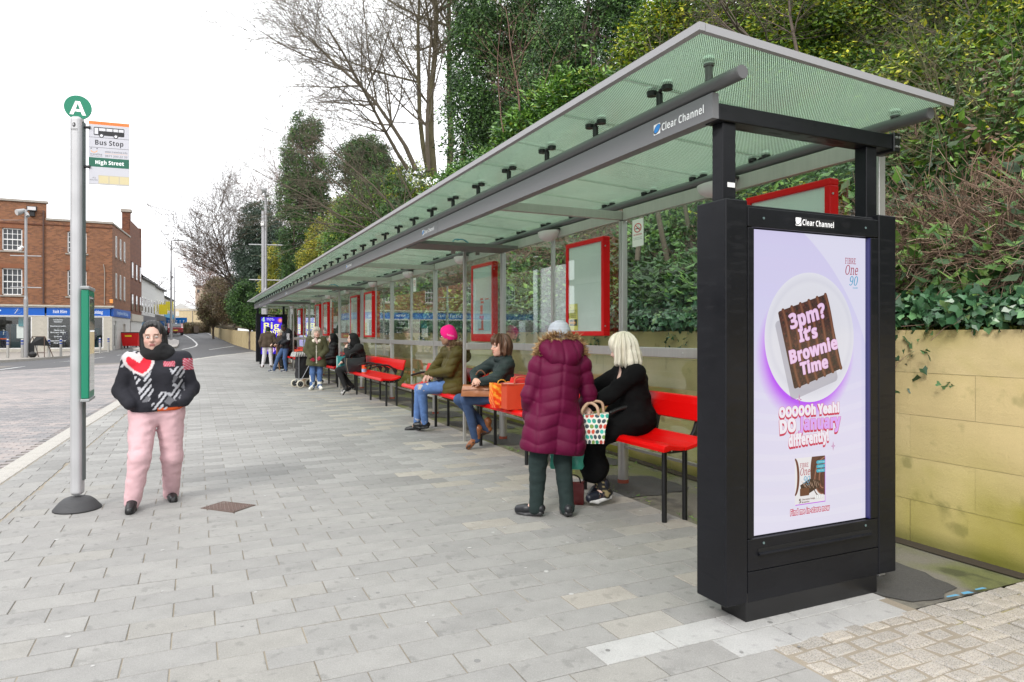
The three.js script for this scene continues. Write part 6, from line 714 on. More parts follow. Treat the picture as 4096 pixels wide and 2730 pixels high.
  { const p = at(196, 330, 104), hp = [], b = V(p.x, H(p.x, p.z), p.z), t2 = thing('clipped_hedge', 'reddish brown hedge along the far right kerb before the cream hall', 'hedge', [b.x, b.y, b.z]); for (let i = 0; i < 2600; i++) { const s = rr(-11, 9); hp.push(V(-s * 0.16 + rr(-0.4, 0.4), rr(0.1, 1.5) + H(b.x, b.z + s) - b.y, s)); } cloud('foliage', t2, coarse, M.leaf, hp, [[0.17, 0.1, 0.05, 4], [0.12, 0.12, 0.04, 3]], 0.5, 0.8); mesh('stem', span(-0.3, 0, -8, 0.3, 1, 8), M.barkDark, t2); }
  const wd = []; for (let i = 0; i < 130; i++) { const b = rnd() < 0.5; const z = rr(-4, -9); wd.push(V(b ? 3.6 + rr(-0.03, 0.05) : rr(4.2, 4.66), H(4, z), z)); } tag(cloud('weeds', null, leafShape(7, 0.035, 0.008, 0.02), M.leaf, wd, PAL.mid, 0.6, 1.4), 'small green weeds in the joints behind the benches', 'weeds');
}
// ---------------------------------------------------------------- figures: smooth bodies meshed from tapered limbs
// bone: [a, b, ra, rb, {f: [axis index, factor] flattens, sub: carve}]
function sdf(bones, o = {}) {
  const cell = o.cell ?? 0.012, k = o.k ?? 0.03, pad = cell * 3 + (o.pad ?? 0.03); const lo = [9, 9, 9], hi = [-9, -9, -9];
  for (const b of bones) if (!(b[4]?.sub)) for (let c = 0; c < 3; c++) { lo[c] = Math.min(lo[c], b[0][c] - b[2] - pad, b[1][c] - b[3] - pad); hi[c] = Math.max(hi[c], b[0][c] + b[2] + pad, b[1][c] + b[3] + pad); }
  const n = [0, 1, 2].map((c) => Math.ceil((hi[c] - lo[c]) / cell) + 1), [nx, ny, nz] = n, F = new Float32Array(nx * ny * nz).fill(0.3), id = (i, j, l) => (l * ny + j) * nx + i;
  for (const b of bones) {
    const [a, e, ra, rb, q = {}] = b, m = k + cell * 3 + 0.02, fx = q.f ?? [1, 1, 1]; const R = Math.max(ra, rb); const r0 = [0, 1, 2].map((c) => Math.max(0, Math.floor((Math.min(a[c], e[c]) - R * Math.max(1, fx[c]) - m - lo[c]) / cell))), r1 = [0, 1, 2].map((c) => Math.min(n[c] - 1, Math.ceil((Math.max(a[c], e[c]) + R * Math.max(1, fx[c]) + m - lo[c]) / cell)));
    const ux = 1 / fx[0], uy = 1 / fx[1], uz = 1 / fx[2], mn = Math.min(...fx), dx = (e[0] - a[0]) * ux, dy = (e[1] - a[1]) * uy, dz = (e[2] - a[2]) * uz, L = dx * dx + dy * dy + dz * dz || 1e-9, kk = q.k ?? k;
    for (let l = r0[2]; l <= r1[2]; l++) for (let j = r0[1]; j <= r1[1]; j++) for (let i = r0[0]; i <= r1[0]; i++) {
      const px = (lo[0] + i * cell - a[0]) * ux, py = (lo[1] + j * cell - a[1]) * uy, pz = (lo[2] + l * cell - a[2]) * uz; let t = (px * dx + py * dy + pz * dz) / L; t = t < 0 ? 0 : t > 1 ? 1 : t; const x = px - t * dx, y = py - t * dy, z = pz - t * dz; let d = (Math.sqrt(x * x + y * y + z * z) - (ra + (rb - ra) * t)) * mn; const w = id(i, j, l), f = F[w];
      if (q.sub) { d = -d; const h = Math.max(kk - Math.abs(f - d), 0) / kk; F[w] = Math.max(f, d) + h * h * kk * 0.25; } else { const h = Math.max(kk - Math.abs(f - d), 0) / kk; F[w] = Math.min(f, d) - h * h * kk * 0.25; }
    }
  }
  if (o.disp || o.clip) for (let l = 0; l < nz; l++) for (let j = 0; j < ny; j++) for (let i = 0; i < nx; i++) { const w = id(i, j, l); if (F[w] < 0.06 && F[w] > -0.06 || o.clip && F[w] < 0.06) { const x = lo[0] + i * cell, y = lo[1] + j * cell, z = lo[2] + l * cell; if (o.disp) F[w] -= o.disp(x, y, z); if (o.clip) F[w] = Math.max(F[w], o.clip(x, y, z)); } }
  const vi = new Int32Array(nx * ny * nz).fill(-1), P = [], I = [];
  for (let l = 0; l < nz - 1; l++) for (let j = 0; j < ny - 1; j++) for (let i = 0; i < nx - 1; i++) {
    let s = 0, c = 0, x = 0, y = 0, z = 0; const v = []; for (let q = 0; q < 8; q++) { const f = F[id(i + (q & 1), j + (q >> 1 & 1), l + (q >> 2))]; v.push(f); if (f < 0) s++; } if (s === 0 || s === 8) continue;
    for (const [p, q] of EDGES) if (v[p] < 0 !== v[q] < 0) { const t = v[p] / (v[p] - v[q]); x += (p & 1) + t * ((q & 1) - (p & 1)); y += (p >> 1 & 1) + t * ((q >> 1 & 1) - (p >> 1 & 1)); z += (p >> 2) + t * ((q >> 2) - (p >> 2)); c++; }
    vi[id(i, j, l)] = P.length / 3; P.push(lo[0] + (i + x / c) * cell, lo[1] + (j + y / c) * cell, lo[2] + (l + z / c) * cell);
  }
  const face = (a, b, c, d, f) => { if (a < 0 || b < 0 || c < 0 || d < 0) return; f ? I.push(a, b, c, a, c, d) : I.push(a, c, b, a, d, c); };
  for (let l = 1; l < nz - 1; l++) for (let j = 1; j < ny - 1; j++) for (let i = 1; i < nx - 1; i++) { const w = F[id(i, j, l)] < 0; if (w !== F[id(i + 1, j, l)] < 0) face(vi[id(i, j - 1, l - 1)], vi[id(i, j, l - 1)], vi[id(i, j, l)], vi[id(i, j - 1, l)], w); if (w !== F[id(i, j + 1, l)] < 0) face(vi[id(i - 1, j, l - 1)], vi[id(i - 1, j, l)], vi[id(i, j, l)], vi[id(i, j, l - 1)], w); if (w !== F[id(i, j, l + 1)] < 0) face(vi[id(i - 1, j - 1, l)], vi[id(i, j - 1, l)], vi[id(i, j, l)], vi[id(i - 1, j, l)], w); }
  const g = new THREE.BufferGeometry(); g.setAttribute('position', new THREE.Float32BufferAttribute(P, 3)); g.setIndex(I); g.computeVertexNormals();
  const N = g.attributes.normal, C = new Float32Array(P.length), col = o.color; for (let i = 0; i < P.length / 3; i++) { const c = typeof col === 'function' ? col(P[i * 3], P[i * 3 + 1], P[i * 3 + 2], N.getX(i), N.getY(i), N.getZ(i)) : col ?? [0.5, 0.5, 0.5]; C.set(c, i * 3); } g.setAttribute('color', new THREE.BufferAttribute(C, 3)); g.setAttribute('uv', new THREE.BufferAttribute(new Float32Array(P.length / 3 * 2), 2));
  return g.toNonIndexed();
}
const EDGES = [[0, 1], [2, 3], [4, 5], [6, 7], [0, 2], [1, 3], [4, 6], [5, 7], [0, 4], [1, 5], [2, 6], [3, 7]];
M.skin = phys(lin(1, 1, 1), 0.55, { vertexColors: true }); M.cloth = std(lin(1, 1, 1), 0.9, { vertexColors: true }); M.shell = phys(lin(1, 1, 1), 0.6, { vertexColors: true, specularIntensity: 0.4 }); M.hair = std(lin(1, 1, 1), 0.5, { vertexColors: true }); M.leather = std(lin(1, 1, 1), 0.4, { vertexColors: true });
const add3 = (a, b, s = 1) => [a[0] + b[0] * s, a[1] + b[1] * s, a[2] + b[2] * s], sub3 = (a, b) => [a[0] - b[0], a[1] - b[1], a[2] - b[2]], mix3 = (a, b, t) => [lerp(a[0], b[0], t), lerp(a[1], b[1], t), lerp(a[2], b[2], t)], unit = (a) => { const l = Math.hypot(...a) || 1; return a.map((v) => v / l); }, crs = (a, b) => [a[1] * b[2] - a[2] * b[1], a[2] * b[0] - a[0] * b[2], a[0] * b[1] - a[1] * b[0]];
function headGeo(o) { // face looks along +z; the origin is the middle of the head
  const c = o.skin, B = [[[0, 0.03, -0.018], [0, 0.035, 0.012], 0.079, 0.074], [[0, 0.0, 0.02], [0, -0.045, 0.036], 0.066, 0.05], [[0, -0.085, 0.058], [0, -0.09, 0.06], 0.026, 0.026], [[-0.036, -0.035, 0.052], [-0.034, -0.05, 0.048], 0.03, 0.028], [[0.036, -0.035, 0.052], [0.034, -0.05, 0.048], 0.03, 0.028], [[-0.045, -0.05, 0.0], [-0.03, -0.085, 0.035], 0.03, 0.024], [[0.045, -0.05, 0.0], [0.03, -0.085, 0.035], 0.03, 0.024],
    [[-0.034, 0.022, 0.074], [0.034, 0.022, 0.074], 0.012, 0.012, { k: 0.016 }], [[0, 0.008, 0.085], [0, -0.026, 0.107], 0.008, 0.0135, { k: 0.012 }], [[-0.011, -0.032, 0.096], [0.011, -0.032, 0.096], 0.0085, 0.0085, { k: 0.01 }], [[-0.032, 0.004, 0.099], [-0.032, 0.004, 0.09], 0.015, 0.013, { sub: 1, k: 0.014 }], [[0.032, 0.004, 0.099], [0.032, 0.004, 0.09], 0.015, 0.013, { sub: 1, k: 0.014 }],
    [[-0.02, -0.058, 0.086], [0.02, -0.058, 0.086], 0.0065, 0.0065, { k: 0.007 }], [[-0.016, -0.068, 0.085], [0.016, -0.068, 0.085], 0.0075, 0.0075, { k: 0.006 }], [[-0.079, 0.0, -0.004], [-0.077, -0.03, 0.0], 0.016, 0.01, { f: [0.5, 1, 1], k: 0.008 }], [[0.079, 0.0, -0.004], [0.077, -0.03, 0.0], 0.016, 0.01, { f: [0.5, 1, 1], k: 0.008 }], [[0, -0.06, -0.03], [0, -0.16, -0.035], 0.052, 0.056]];
  const mouthY = -0.0628; const g = sdf(B, { cell: o.cell ?? 0.0055, k: 0.026, color: (x, y, z) => { const ax = Math.abs(x); if (z > 0.078 && ax < 0.023 - 0.3 * Math.abs(y - mouthY) && Math.abs(y - mouthY) < 0.011) return Math.abs(y - mouthY) < 0.0022 ? [c[0] * 0.25, c[1] * 0.12, c[2] * 0.12] : (o.lip ?? [c[0] * 0.82, c[1] * 0.5, c[2] * 0.5]); if (z > 0.06 && Math.abs(y - 0.026 + 0.25 * Math.max(0, ax - 0.035)) < 0.0045 && ax > 0.014 && ax < 0.052) return o.brow ?? [c[0] * 0.4, c[1] * 0.35, c[2] * 0.3]; const r = sstep(0.035, 0.005, Math.hypot(ax - 0.042, y + 0.035)) * (z > 0.04 ? 0.16 : 0), e = sstep(0.022, 0.01, Math.hypot(ax - 0.032, y - 0.004)) * 0.22; return [c[0] * (1 - e), c[1] * (1 - r - e), c[2] * (1 - r - e)]; } });
  const parts = [g]; for (const s of [-1, 1]) { const e = new THREE.SphereGeometry(0.0125, 12, 10); e.translate(0.032 * s, 0.004, 0.0795); const p = e.attributes.position, C = []; for (let i = 0; i < p.count; i++) { const dx = p.getX(i) - 0.032 * s, dy = p.getY(i) - 0.004, lid = dy > 0.0055 || dy < -0.0062; C.push(...(lid ? c.map((v) => v * 0.75) : Math.hypot(dx, dy) < 0.0058 && p.getZ(i) > 0.08 ? [0.03, 0.025, 0.02] : [0.6, 0.58, 0.55])); } e.setAttribute('color', new THREE.Float32BufferAttribute(C, 3)); parts.push(e.toNonIndexed()); }
  return merge(parts);
}
// fingers curl about a palm; dir points along the hand, nrm out of its back
function handGeo(wrist, dir, nrm, curl, side, skin, cell = 0.0045) {
  const d = unit(dir), s = unit(crs(d, nrm)), n = unit(crs(s, d)), B = [], pt = (a, b, c) => add3(add3(add3(wrist, d, a), s, b), n, c); // s runs across the palm
  B.push([wrist, pt(0.05, 0, 0), 0.026, 0.03, { f: [1, 1, 1] }], [pt(0.03, -0.018, 0), pt(0.08, -0.026, 0), 0.017, 0.0135], [pt(0.03, 0.018, 0), pt(0.08, 0.026, 0), 0.017, 0.0135], [pt(0.03, 0, 0), pt(0.085, 0, 0), 0.018, 0.014]);
  [[-0.029, 0.062], [-0.01, 0.075], [0.01, 0.072], [0.028, 0.056]].forEach(([w, l], i) => { let p = pt(0.084, w, 0), a = curl * 0.5; for (let j = 0; j < 3; j++) { const L = l * [0.45, 0.32, 0.25][j], q = add3(add3(p, d, Math.cos(a) * L), n, -Math.sin(a) * L); B.push([p, q, 0.0092 - j * 0.0008, 0.0086 - j * 0.0009, { k: 0.004 }]); p = q; a += curl * (0.75 + 0.08 * i); } });
  const t0 = pt(0.025, -0.026 * side, -0.006), t1 = pt(0.055, -0.05 * side, -0.016), t2 = pt(0.083, -0.052 * side, -0.024); B.push([t0, t1, 0.0135, 0.011, { k: 0.008 }], [t1, t2, 0.0105, 0.0085, { k: 0.004 }]);
  return sdf(B, { cell, k: 0.01, pad: 0.01, color: skin });
}
function place(g, pos, rot) { g.applyMatrix4(new THREE.Matrix4().compose(V(...pos), new THREE.Quaternion().setFromEuler(new THREE.Euler(...(rot ?? [0, 0, 0]), 'YXZ')), V(1, 1, 1))); return g; }
const mirror = (p) => [-p[0], p[1], p[2]];
const STAND = { hipL: [0.09, 0.86, 0], kneeL: [0.1, 0.46, 0.02], ankL: [0.1, 0.08, -0.01], hipR: [-0.09, 0.86, 0], kneeR: [-0.1, 0.46, 0.02], ankR: [-0.1, 0.08, -0.01], pel: [0, 0.92, 0], chest: [0, 1.22, 0.0], neck: [0, 1.39, -0.015], head: [0, 1.52, 0.01], shL: [0.17, 1.33, -0.01], elL: [0.22, 1.06, -0.03], wrL: [0.2, 0.84, 0.08], shR: [-0.17, 1.33, -0.01], elR: [-0.22, 1.06, -0.03], wrR: [-0.2, 0.84, 0.08] };
const SIT = { ...STAND, hipL: [0.095, 0.1, 0], hipR: [-0.095, 0.1, 0], pel: [0, 0.12, 0], chest: [0, 0.42, 0.0], neck: [0, 0.59, 0.0], head: [0, 0.72, 0.025], shL: [0.175, 0.53, -0.01], elL: [0.23, 0.27, 0.05], wrL: [0.12, 0.2, 0.25], shR: [-0.175, 0.53, -0.01], elR: [-0.23, 0.27, 0.05], wrR: [-0.12, 0.2, 0.25], kneeL: [0.1, 0.08, 0.43], kneeR: [-0.1, 0.08, 0.43], ankL: [0.1, -0.42, 0.38], ankR: [-0.1, -0.42, 0.38] }; // origin at the seat
function figure(label, pos, turn, J0, o) {
  const t = thing('person', label, 'person', pos, turn), J = { ...J0, ...o.pose }, cell = o.cell ?? 0.012, sk = o.skin ?? [0.55, 0.33, 0.25], bulk = o.bulk ?? 1;
  // body: one continuous surface, head and hands at finer grain
  const B = [[J.pel, J.chest, 0.12, 0.12], [J.chest, J.neck, 0.1, 0.055], [J.neck, J.head, 0.052, 0.05], [J.shL, J.shR, 0.06, 0.06]]; for (const s of ['L', 'R']) B.push([J['sh' + s], J['el' + s], 0.048, 0.036], [J['el' + s], J['wr' + s], 0.036, 0.026], [J['hip' + s], J['knee' + s], 0.082, 0.055], [J['knee' + s], J['ank' + s], 0.052, 0.035], [J['ank' + s], add3(J['ank' + s], o['toe' + s] ?? [0, -0.05, 0.12]), 0.035, 0.028]);
  const geo = [sdf(B, { cell: 0.02, k: 0.04, color: sk })], hr = o.headRot ?? [0, 0, 0]; geo.push(place(headGeo({ skin: sk, cell: o.headCell, lip: o.lip, brow: o.brow }), J.head, hr));
  for (const s of ['L', 'R']) { const h = o['hand' + s]; if (h) geo.push(handGeo(J['wr' + s], h[0], h[1], h[2], s === 'L' ? 1 : -1, h[3] ?? sk, o.handCell)); }
  mesh('body', merge(geo), M.skin, t); t.userData.J = undefined;
  const legs = (r) => ['L', 'R'].flatMap((s) => [[J['hip' + s], J['knee' + s], 0.092 * r[0], 0.064 * r[1]], [J['knee' + s], add3(J['ank' + s], unit(sub3(J['ank' + s], J['knee' + s])), 0.02), 0.064 * r[1], 0.047 * r[2]]]);
  if (o.trousers) { const p = o.trousers, lg = legs(p.r ?? [1, 1, 1]); const bones = [...lg, [J.hipL, J.hipR, 0.105 * (p.hip ?? 1), 0.105 * (p.hip ?? 1)], ...(p.belly ? [[J.pel, add3(J.pel, [0, 0.06, 0.02]), 0.12 * p.belly, 0.12 * p.belly]] : [])]; mesh(p.name ?? 'trousers', sdf(bones, { cell, k: 0.025, disp: (x, y, z) => (p.fold ?? 0.006) * (fbm(x * 14, y * 26, z * 14, 3) - 0.5) * 2, color: p.color, clip: p.clip }), p.mat ?? M.cloth, t); }
  for (const s of ['L', 'R']) if (o.shoe) { const a = J['ank' + s], q = o.shoe, toe = o['toe' + s] ?? [0, -0.05, 0.15], up = o['up' + s] ?? [0, 0.1, 0], tip = add3(a, toe), heel = add3(a, add3(unit([toe[0], toe[1] * 0.6, toe[2]]).map((v) => -v * 0.045), [0, 0, 0])), low = [0, -0.05, 0], dn = unit(o['dn' + s] ?? [0, -1, 0]), sole = (p) => add3(p, dn, 0.035);
    const ax = unit(crs(toe, dn)), sp = (p, k, w) => add3(add3(p, dn, k), ax, w);
    mesh(q.name ?? 'shoe', sdf([[a, add3(a, up, q.shaft ?? 0.3), 0.044 * (q.w ?? 1), (q.top ?? 0.046)], [add3(a, dn, 0.022), add3(tip, dn, -0.016), 0.04, 0.03], [add3(heel, dn, 0.022), add3(a, dn, 0.015), 0.036, 0.04], [mix3(a, tip, 0.6), tip, 0.038, 0.032]], { cell: q.cell ?? 0.008, k: 0.02, color: q.color, disp: q.disp }), q.mat ?? M.leather, t);
    mesh('sole', sdf([-0.016, 0.016].flatMap((w) => [[sp(heel, 0.058, w * 0.9), sp(mix3(a, tip, 0.55), 0.047, w * 1.2), 0.021, 0.021], [sp(mix3(a, tip, 0.55), 0.047, w * 1.2), sp(tip, 0.013, w * 0.9), 0.021, 0.018]]), { cell: q.cell ?? 0.008, k: 0.012, color: q.sole ?? [0.02, 0.02, 0.02] }), M.leather, t); }
  for (const c of o.layers ?? []) mesh(c.name, c.geo ?? sdf(c.bones(J), { cell: c.cell ?? cell, k: c.k ?? 0.04, disp: c.disp, clip: c.clip, color: c.color, pad: c.pad }), c.mat ?? M.cloth, t).userData = c.name === 'fur_trim' ? { kind: 'stuff' } : {};
  return t;
}
// coat over the trunk and arms; hem gives how far it reaches
const coat = (w, hem, hemW, arm = 1, arms = ['L', 'R']) => (J) => { const up = J.chest, pl = J.pel, h = hem, sx = (p, x, z = 0) => [p[0] + x, p[1], p[2] + z]; const B = [[J.shL, J.shR, 0.078 * w, 0.078 * w], [J.neck, add3(J.neck, [0, 0.02, 0]), 0.07, 0.06]]; for (const s of [-1, 1]) B.push([sx(up, 0.055 * s * w), sx(pl, 0.065 * s * w), 0.12 * w, 0.12 * w], [sx(up, 0.07 * s), [s > 0 ? J.shL[0] * 0.7 : J.shR[0] * 0.7, J.shL[1] - 0.03, J.shL[2]], 0.11 * w, 0.085 * w]); if (h) for (const s of [-1, 1]) B.push([sx(pl, 0.065 * s * w), [h[0] + hemW * 0.5 * s, h[1], h[2]], 0.12 * w, hemW * 0.75]); for (const s of arms) B.push([J['sh' + s], J['el' + s], 0.07 * arm, 0.062 * arm, { k: 0.03 }], [J['el' + s], add3(J['wr' + s], sub3(J['el' + s], J['wr' + s]), 0.02), 0.062 * arm, 0.047 * arm, { k: 0.03 }]); return B; };
const folds = (a, f = 9) => (x, y, z) => a * ((fbm(x * f, y * f * 1.5, z * f, 3) - 0.5) * 2);
// quilting: rounded bands between stitched seams
const quilt = (amp, pitch, chev = 0) => (x, y, z) => { const v = (y - chev * Math.abs(x)) / pitch, s = Math.abs(Math.sin(v * Math.PI)); return amp * (Math.pow(s, 0.55) - 0.7) + 0.004 * (fbm(x * 22, y * 22, z * 22, 2) - 0.5); };
function hairGeo(bones, o = {}) { const [r, g, b] = o.col; return sdf(bones, { cell: o.cell ?? 0.008, k: o.k ?? 0.03, clip: o.clip, disp: (x, y, z) => (o.amp ?? 0.005) * Math.sin((Math.atan2(x - (o.cx ?? 0), z - (o.cz ?? 0)) * (o.n ?? 22) + 6 * fbm(x * 12, y * 9, z * 12, 2)) ) + 0.006 * (fbm(x * 30, y * 14, z * 30, 2) - 0.5), color: (x, y, z) => { const s = 0.6 + 0.8 * fbm(Math.atan2(x - (o.cx ?? 0), z - (o.cz ?? 0)) * 8, y * 3, 2, 3); return [r * s, g * s, b * s]; } }); }
function furGeo(path, rad, len, n, cols) { const c = new THREE.CatmullRomCurve3(path.map((p) => V(...p))), segs = [], C = []; for (let i = 0; i < n; i++) { const t = rnd(), p = c.getPoint(t), tg = c.getTangent(t); let d = V(rr(-1, 1), rr(-1, 1), rr(-1, 1)); d.addScaledVector(tg, -d.dot(tg)).normalize(); const a = p.clone().addScaledVector(d, rad * rnd()), L = len * rr(0.6, 1.2), b = a.clone().addScaledVector(d, L * 0.6).add(V(rr(-1, 1), rr(-1, 0.6), rr(-1, 1)).multiplyScalar(L * 0.35)); segs.push([a, b, 0.0045, 0.0008]); C.push(pick(cols)); } const g = limbs(segs.map((s) => [s[0], s[1], s[2], s[3]]), 3), col = new Float32Array(g.attributes.position.count * 3), per = g.attributes.position.count / n; for (let i = 0; i < col.length / 3; i++) col.set(C[Math.floor(i / per)], i * 3); g.setAttribute('color', new THREE.BufferAttribute(col, 3)); return g; }
const moved = (bones, p, r) => { const m = new THREE.Matrix4().compose(V(...p), new THREE.Quaternion().setFromEuler(new THREE.Euler(...(r ?? [0, 0, 0]), 'YXZ')), V(1, 1, 1)); const f = (q) => V(...q).applyMatrix4(m).toArray(); return bones.map(([a, b, x, y, o]) => [f(a), f(b), x, y, o]); };
const jean = (d) => (x, y, z, nx, ny, nz) => { const n = fbm(x * 30, y * 30, z * 30, 3), k = d * (0.75 + 0.5 * n) * (1 + 0.5 * Math.max(0, nz) * fbm(x * 6, y * 5, z * 6, 2)); return [0.07 * k, 0.135 * k, 0.3 * k]; };

// pose given by points of the place
function posed(pos, turn, pts) { const c = Math.cos(turn), s = Math.sin(turn), r = {}; for (const k in pts) { const [x, y, z] = sub3(pts[k], pos); r[k] = [x * c - z * s, y, x * s + z * c]; } return r; }
const turned = (turn, v) => [v[0] * Math.cos(turn) - v[2] * Math.sin(turn), v[1], v[0] * Math.sin(turn) + v[2] * Math.cos(turn)];
const HEAD = [[0, 0.03, -0.018], [0, 0.035, 0.01]];
const hood = (J, r = 0.125, back = 0.02) => [[add3(J.head, [0, 0.02, -0.02]), add3(J.head, [0, -0.06, -0.035 - back]), r, r * 0.95], [add3(J.head, [0, -0.1, -0.04]), J.neck, r * 0.8, r * 0.8], [add3(J.head, [0, -0.01, 0.1]), add3(J.head, [0, -0.04, 0.17]), 0.082, 0.085, { sub: 1, k: 0.03 }], [add3(J.head, [0, 0.03, 0.1]), add3(J.head, [0, 0.0, 0.17]), 0.07, 0.075, { sub: 1, k: 0.03 }]];
{ // walker in pink trousers
  const P = [-0.29, 0, -6.64], t = 0.05, J = { hipL: [0.1, 0.83, 0], kneeL: [0.115, 0.44, 0.0], ankL: [0.115, 0.085, -0.17], hipR: [-0.1, 0.83, 0], kneeR: [-0.13, 0.46, 0.15], ankR: [-0.18, 0.12, 0.13], pel: [0, 0.9, 0.02], chest: [0, 1.14, 0.02], neck: [0, 1.33, 0.0], head: [-0.03, 1.475, 0.035], shL: [0.19, 1.27, 0], elL: [0.265, 1.02, -0.03], wrL: [0.2, 0.92, 0.13], shR: [-0.19, 1.27, 0], elR: [-0.265, 1.02, -0.03], wrR: [-0.2, 0.92, 0.13] };
  const jk = (x, y, z, nx, ny, nz) => {
    const navy = [0.011, 0.011, 0.017]; if (nz > -0.1) { const hx = (x + 0.13) * 0.92 + (y - 1.25) * 0.25, hy = y - 1.235 - 0.1 * (x + 0.13), h = (s) => { const X = hx / s, Y = hy / s; return Math.pow(X * X + Y * Y - 1, 3) - X * X * Y * Y * Y < 0; }; if (h(0.075) && hy < 0.02 + Math.abs(hx) * 1.1) return [0.6, 0.012, 0.03]; if (h(0.098)) return [0.55, 0.5, 0.5]; if (x > 0.045 && x < 0.135 && Math.abs(y - 1.245 - 0.0) < 0.022 && nz > 0.3) return Math.abs(((x * 160 + y * 60) % 2 + 2) % 2 - 1) < 0.5 ? [0.5, 0.2, 0.24] : [0.4, 0.03, 0.06]; if (y > 1.22 && x < -0.15 && ((x * 0.8 - y * 0.6) * 22 % 1 + 1) % 1 < 0.38) return [0.42, 0.42, 0.44];
      if (Math.abs(x) < 0.21 && y < 1.22 && y > 0.86) { const u = x * 0.82 - y * 0.57, v = x * 0.57 + y * 0.82, row = Math.floor(v / 0.085), cu = (u + 0.031 * row) / 0.034, ci = Math.floor(cu), h = hash3(ci, row, 11), g2 = fbm(x * 6 + 2, y * 6, 1, 2), fu = cu - ci, fv = v / 0.085 - row; if (g2 > 0.4 && x > -0.16 + 0.25 * (1.1 - y)) { if (h > 0.5 && fu < 0.5) return [0.46, 0.46, 0.49]; if (h < 0.36 && fv > 0.25) return [0.14, 0.14, 0.155]; if (h > 0.36 && h < 0.5 && fv < 0.3) return [0.38, 0.38, 0.41]; } } if (y < 0.875 && x > 0.0 && x < 0.22) return [0.62, 0.09, 0.012]; }
    if (x > 0.2 && y > 1.19 && y < 1.29) return ((x * 60 + y * 90) % 2 + 2) % 2 < 0.7 ? [0.55, 0.4, 0.45] : [0.5, 0.015, 0.05]; return navy; };
  figure('person walking toward the camera in pink trousers and black jacket with red heart', P, t, J, { skin: [0.56, 0.36, 0.29], lip: [0.4, 0.14, 0.13], headRot: [0.05, -0.1, 0.04], headCell: 0.005, toeR: [-0.02, -0.07, 0.14], dnR: [0, -0.85, -0.5], toeL: [0.012, -0.045, 0.165],
    trousers: { r: [1.28, 1.34, 1.35], hip: 1.15, fold: 0.011, cell: 0.01, color: (x, y, z) => { const k = 0.92 + 0.16 * fbm(x * 8, y * 8, z * 8, 3); return [0.6 * k, 0.385 * k, 0.41 * k]; } }, shoe: { name: 'boot', color: [0.012, 0.012, 0.013], sole: [0.01, 0.01, 0.01], shaft: 1, top: 0.056, w: 1.35 }, upL: [0, 0.07, 0], upR: [0, 0.05, -0.02],
    layers: [{ name: 'jacket', bones: coat(1.08, [0, 0.9, 0.02], 0.165, 1.12), cell: 0.0075, disp: folds(0.009, 12), color: jk, clip: (x, y) => 0.845 + 0.03 * x - y, mat: M.cloth }, { name: 'scarf', bones: (J) => [[add3(J.neck, [-0.05, 0.0, 0.02]), add3(J.neck, [0.06, 0.0, 0.02]), 0.085, 0.085], [add3(J.neck, [0, 0.03, 0.05]), add3(J.neck, [0.0, 0.05, 0.05]), 0.07, 0.07]], cell: 0.009, color: [0.008, 0.008, 0.009], disp: folds(0.008, 18) }, { name: 'hair', geo: hairGeo([...moved([[[0, 0.05, -0.03], [0, 0.06, 0.005], 0.088, 0.086], [[0.06, 0.02, -0.02], [0.075, -0.12, -0.01], 0.045, 0.04], [[-0.06, 0.02, -0.02], [-0.07, -0.1, -0.01], 0.045, 0.035], [[0, 0, -0.05], [0, -0.14, -0.05], 0.08, 0.07]], J.head, [0.05, -0.1, 0.04]), ...moved([[[0, -0.02, 0.14], [0, -0.06, 0.13], 0.072, 0.06, { sub: 1, k: 0.012 }], [[0, 0.05, 0.15], [0, 0.0, 0.15], 0.096, 0.086, { sub: 1, k: 0.012 }]], J.head, [0.05, -0.1, 0.04])], { col: [0.012, 0.011, 0.011], amp: 0.004, cx: J.head[0] }), mat: M.hair }] });
}
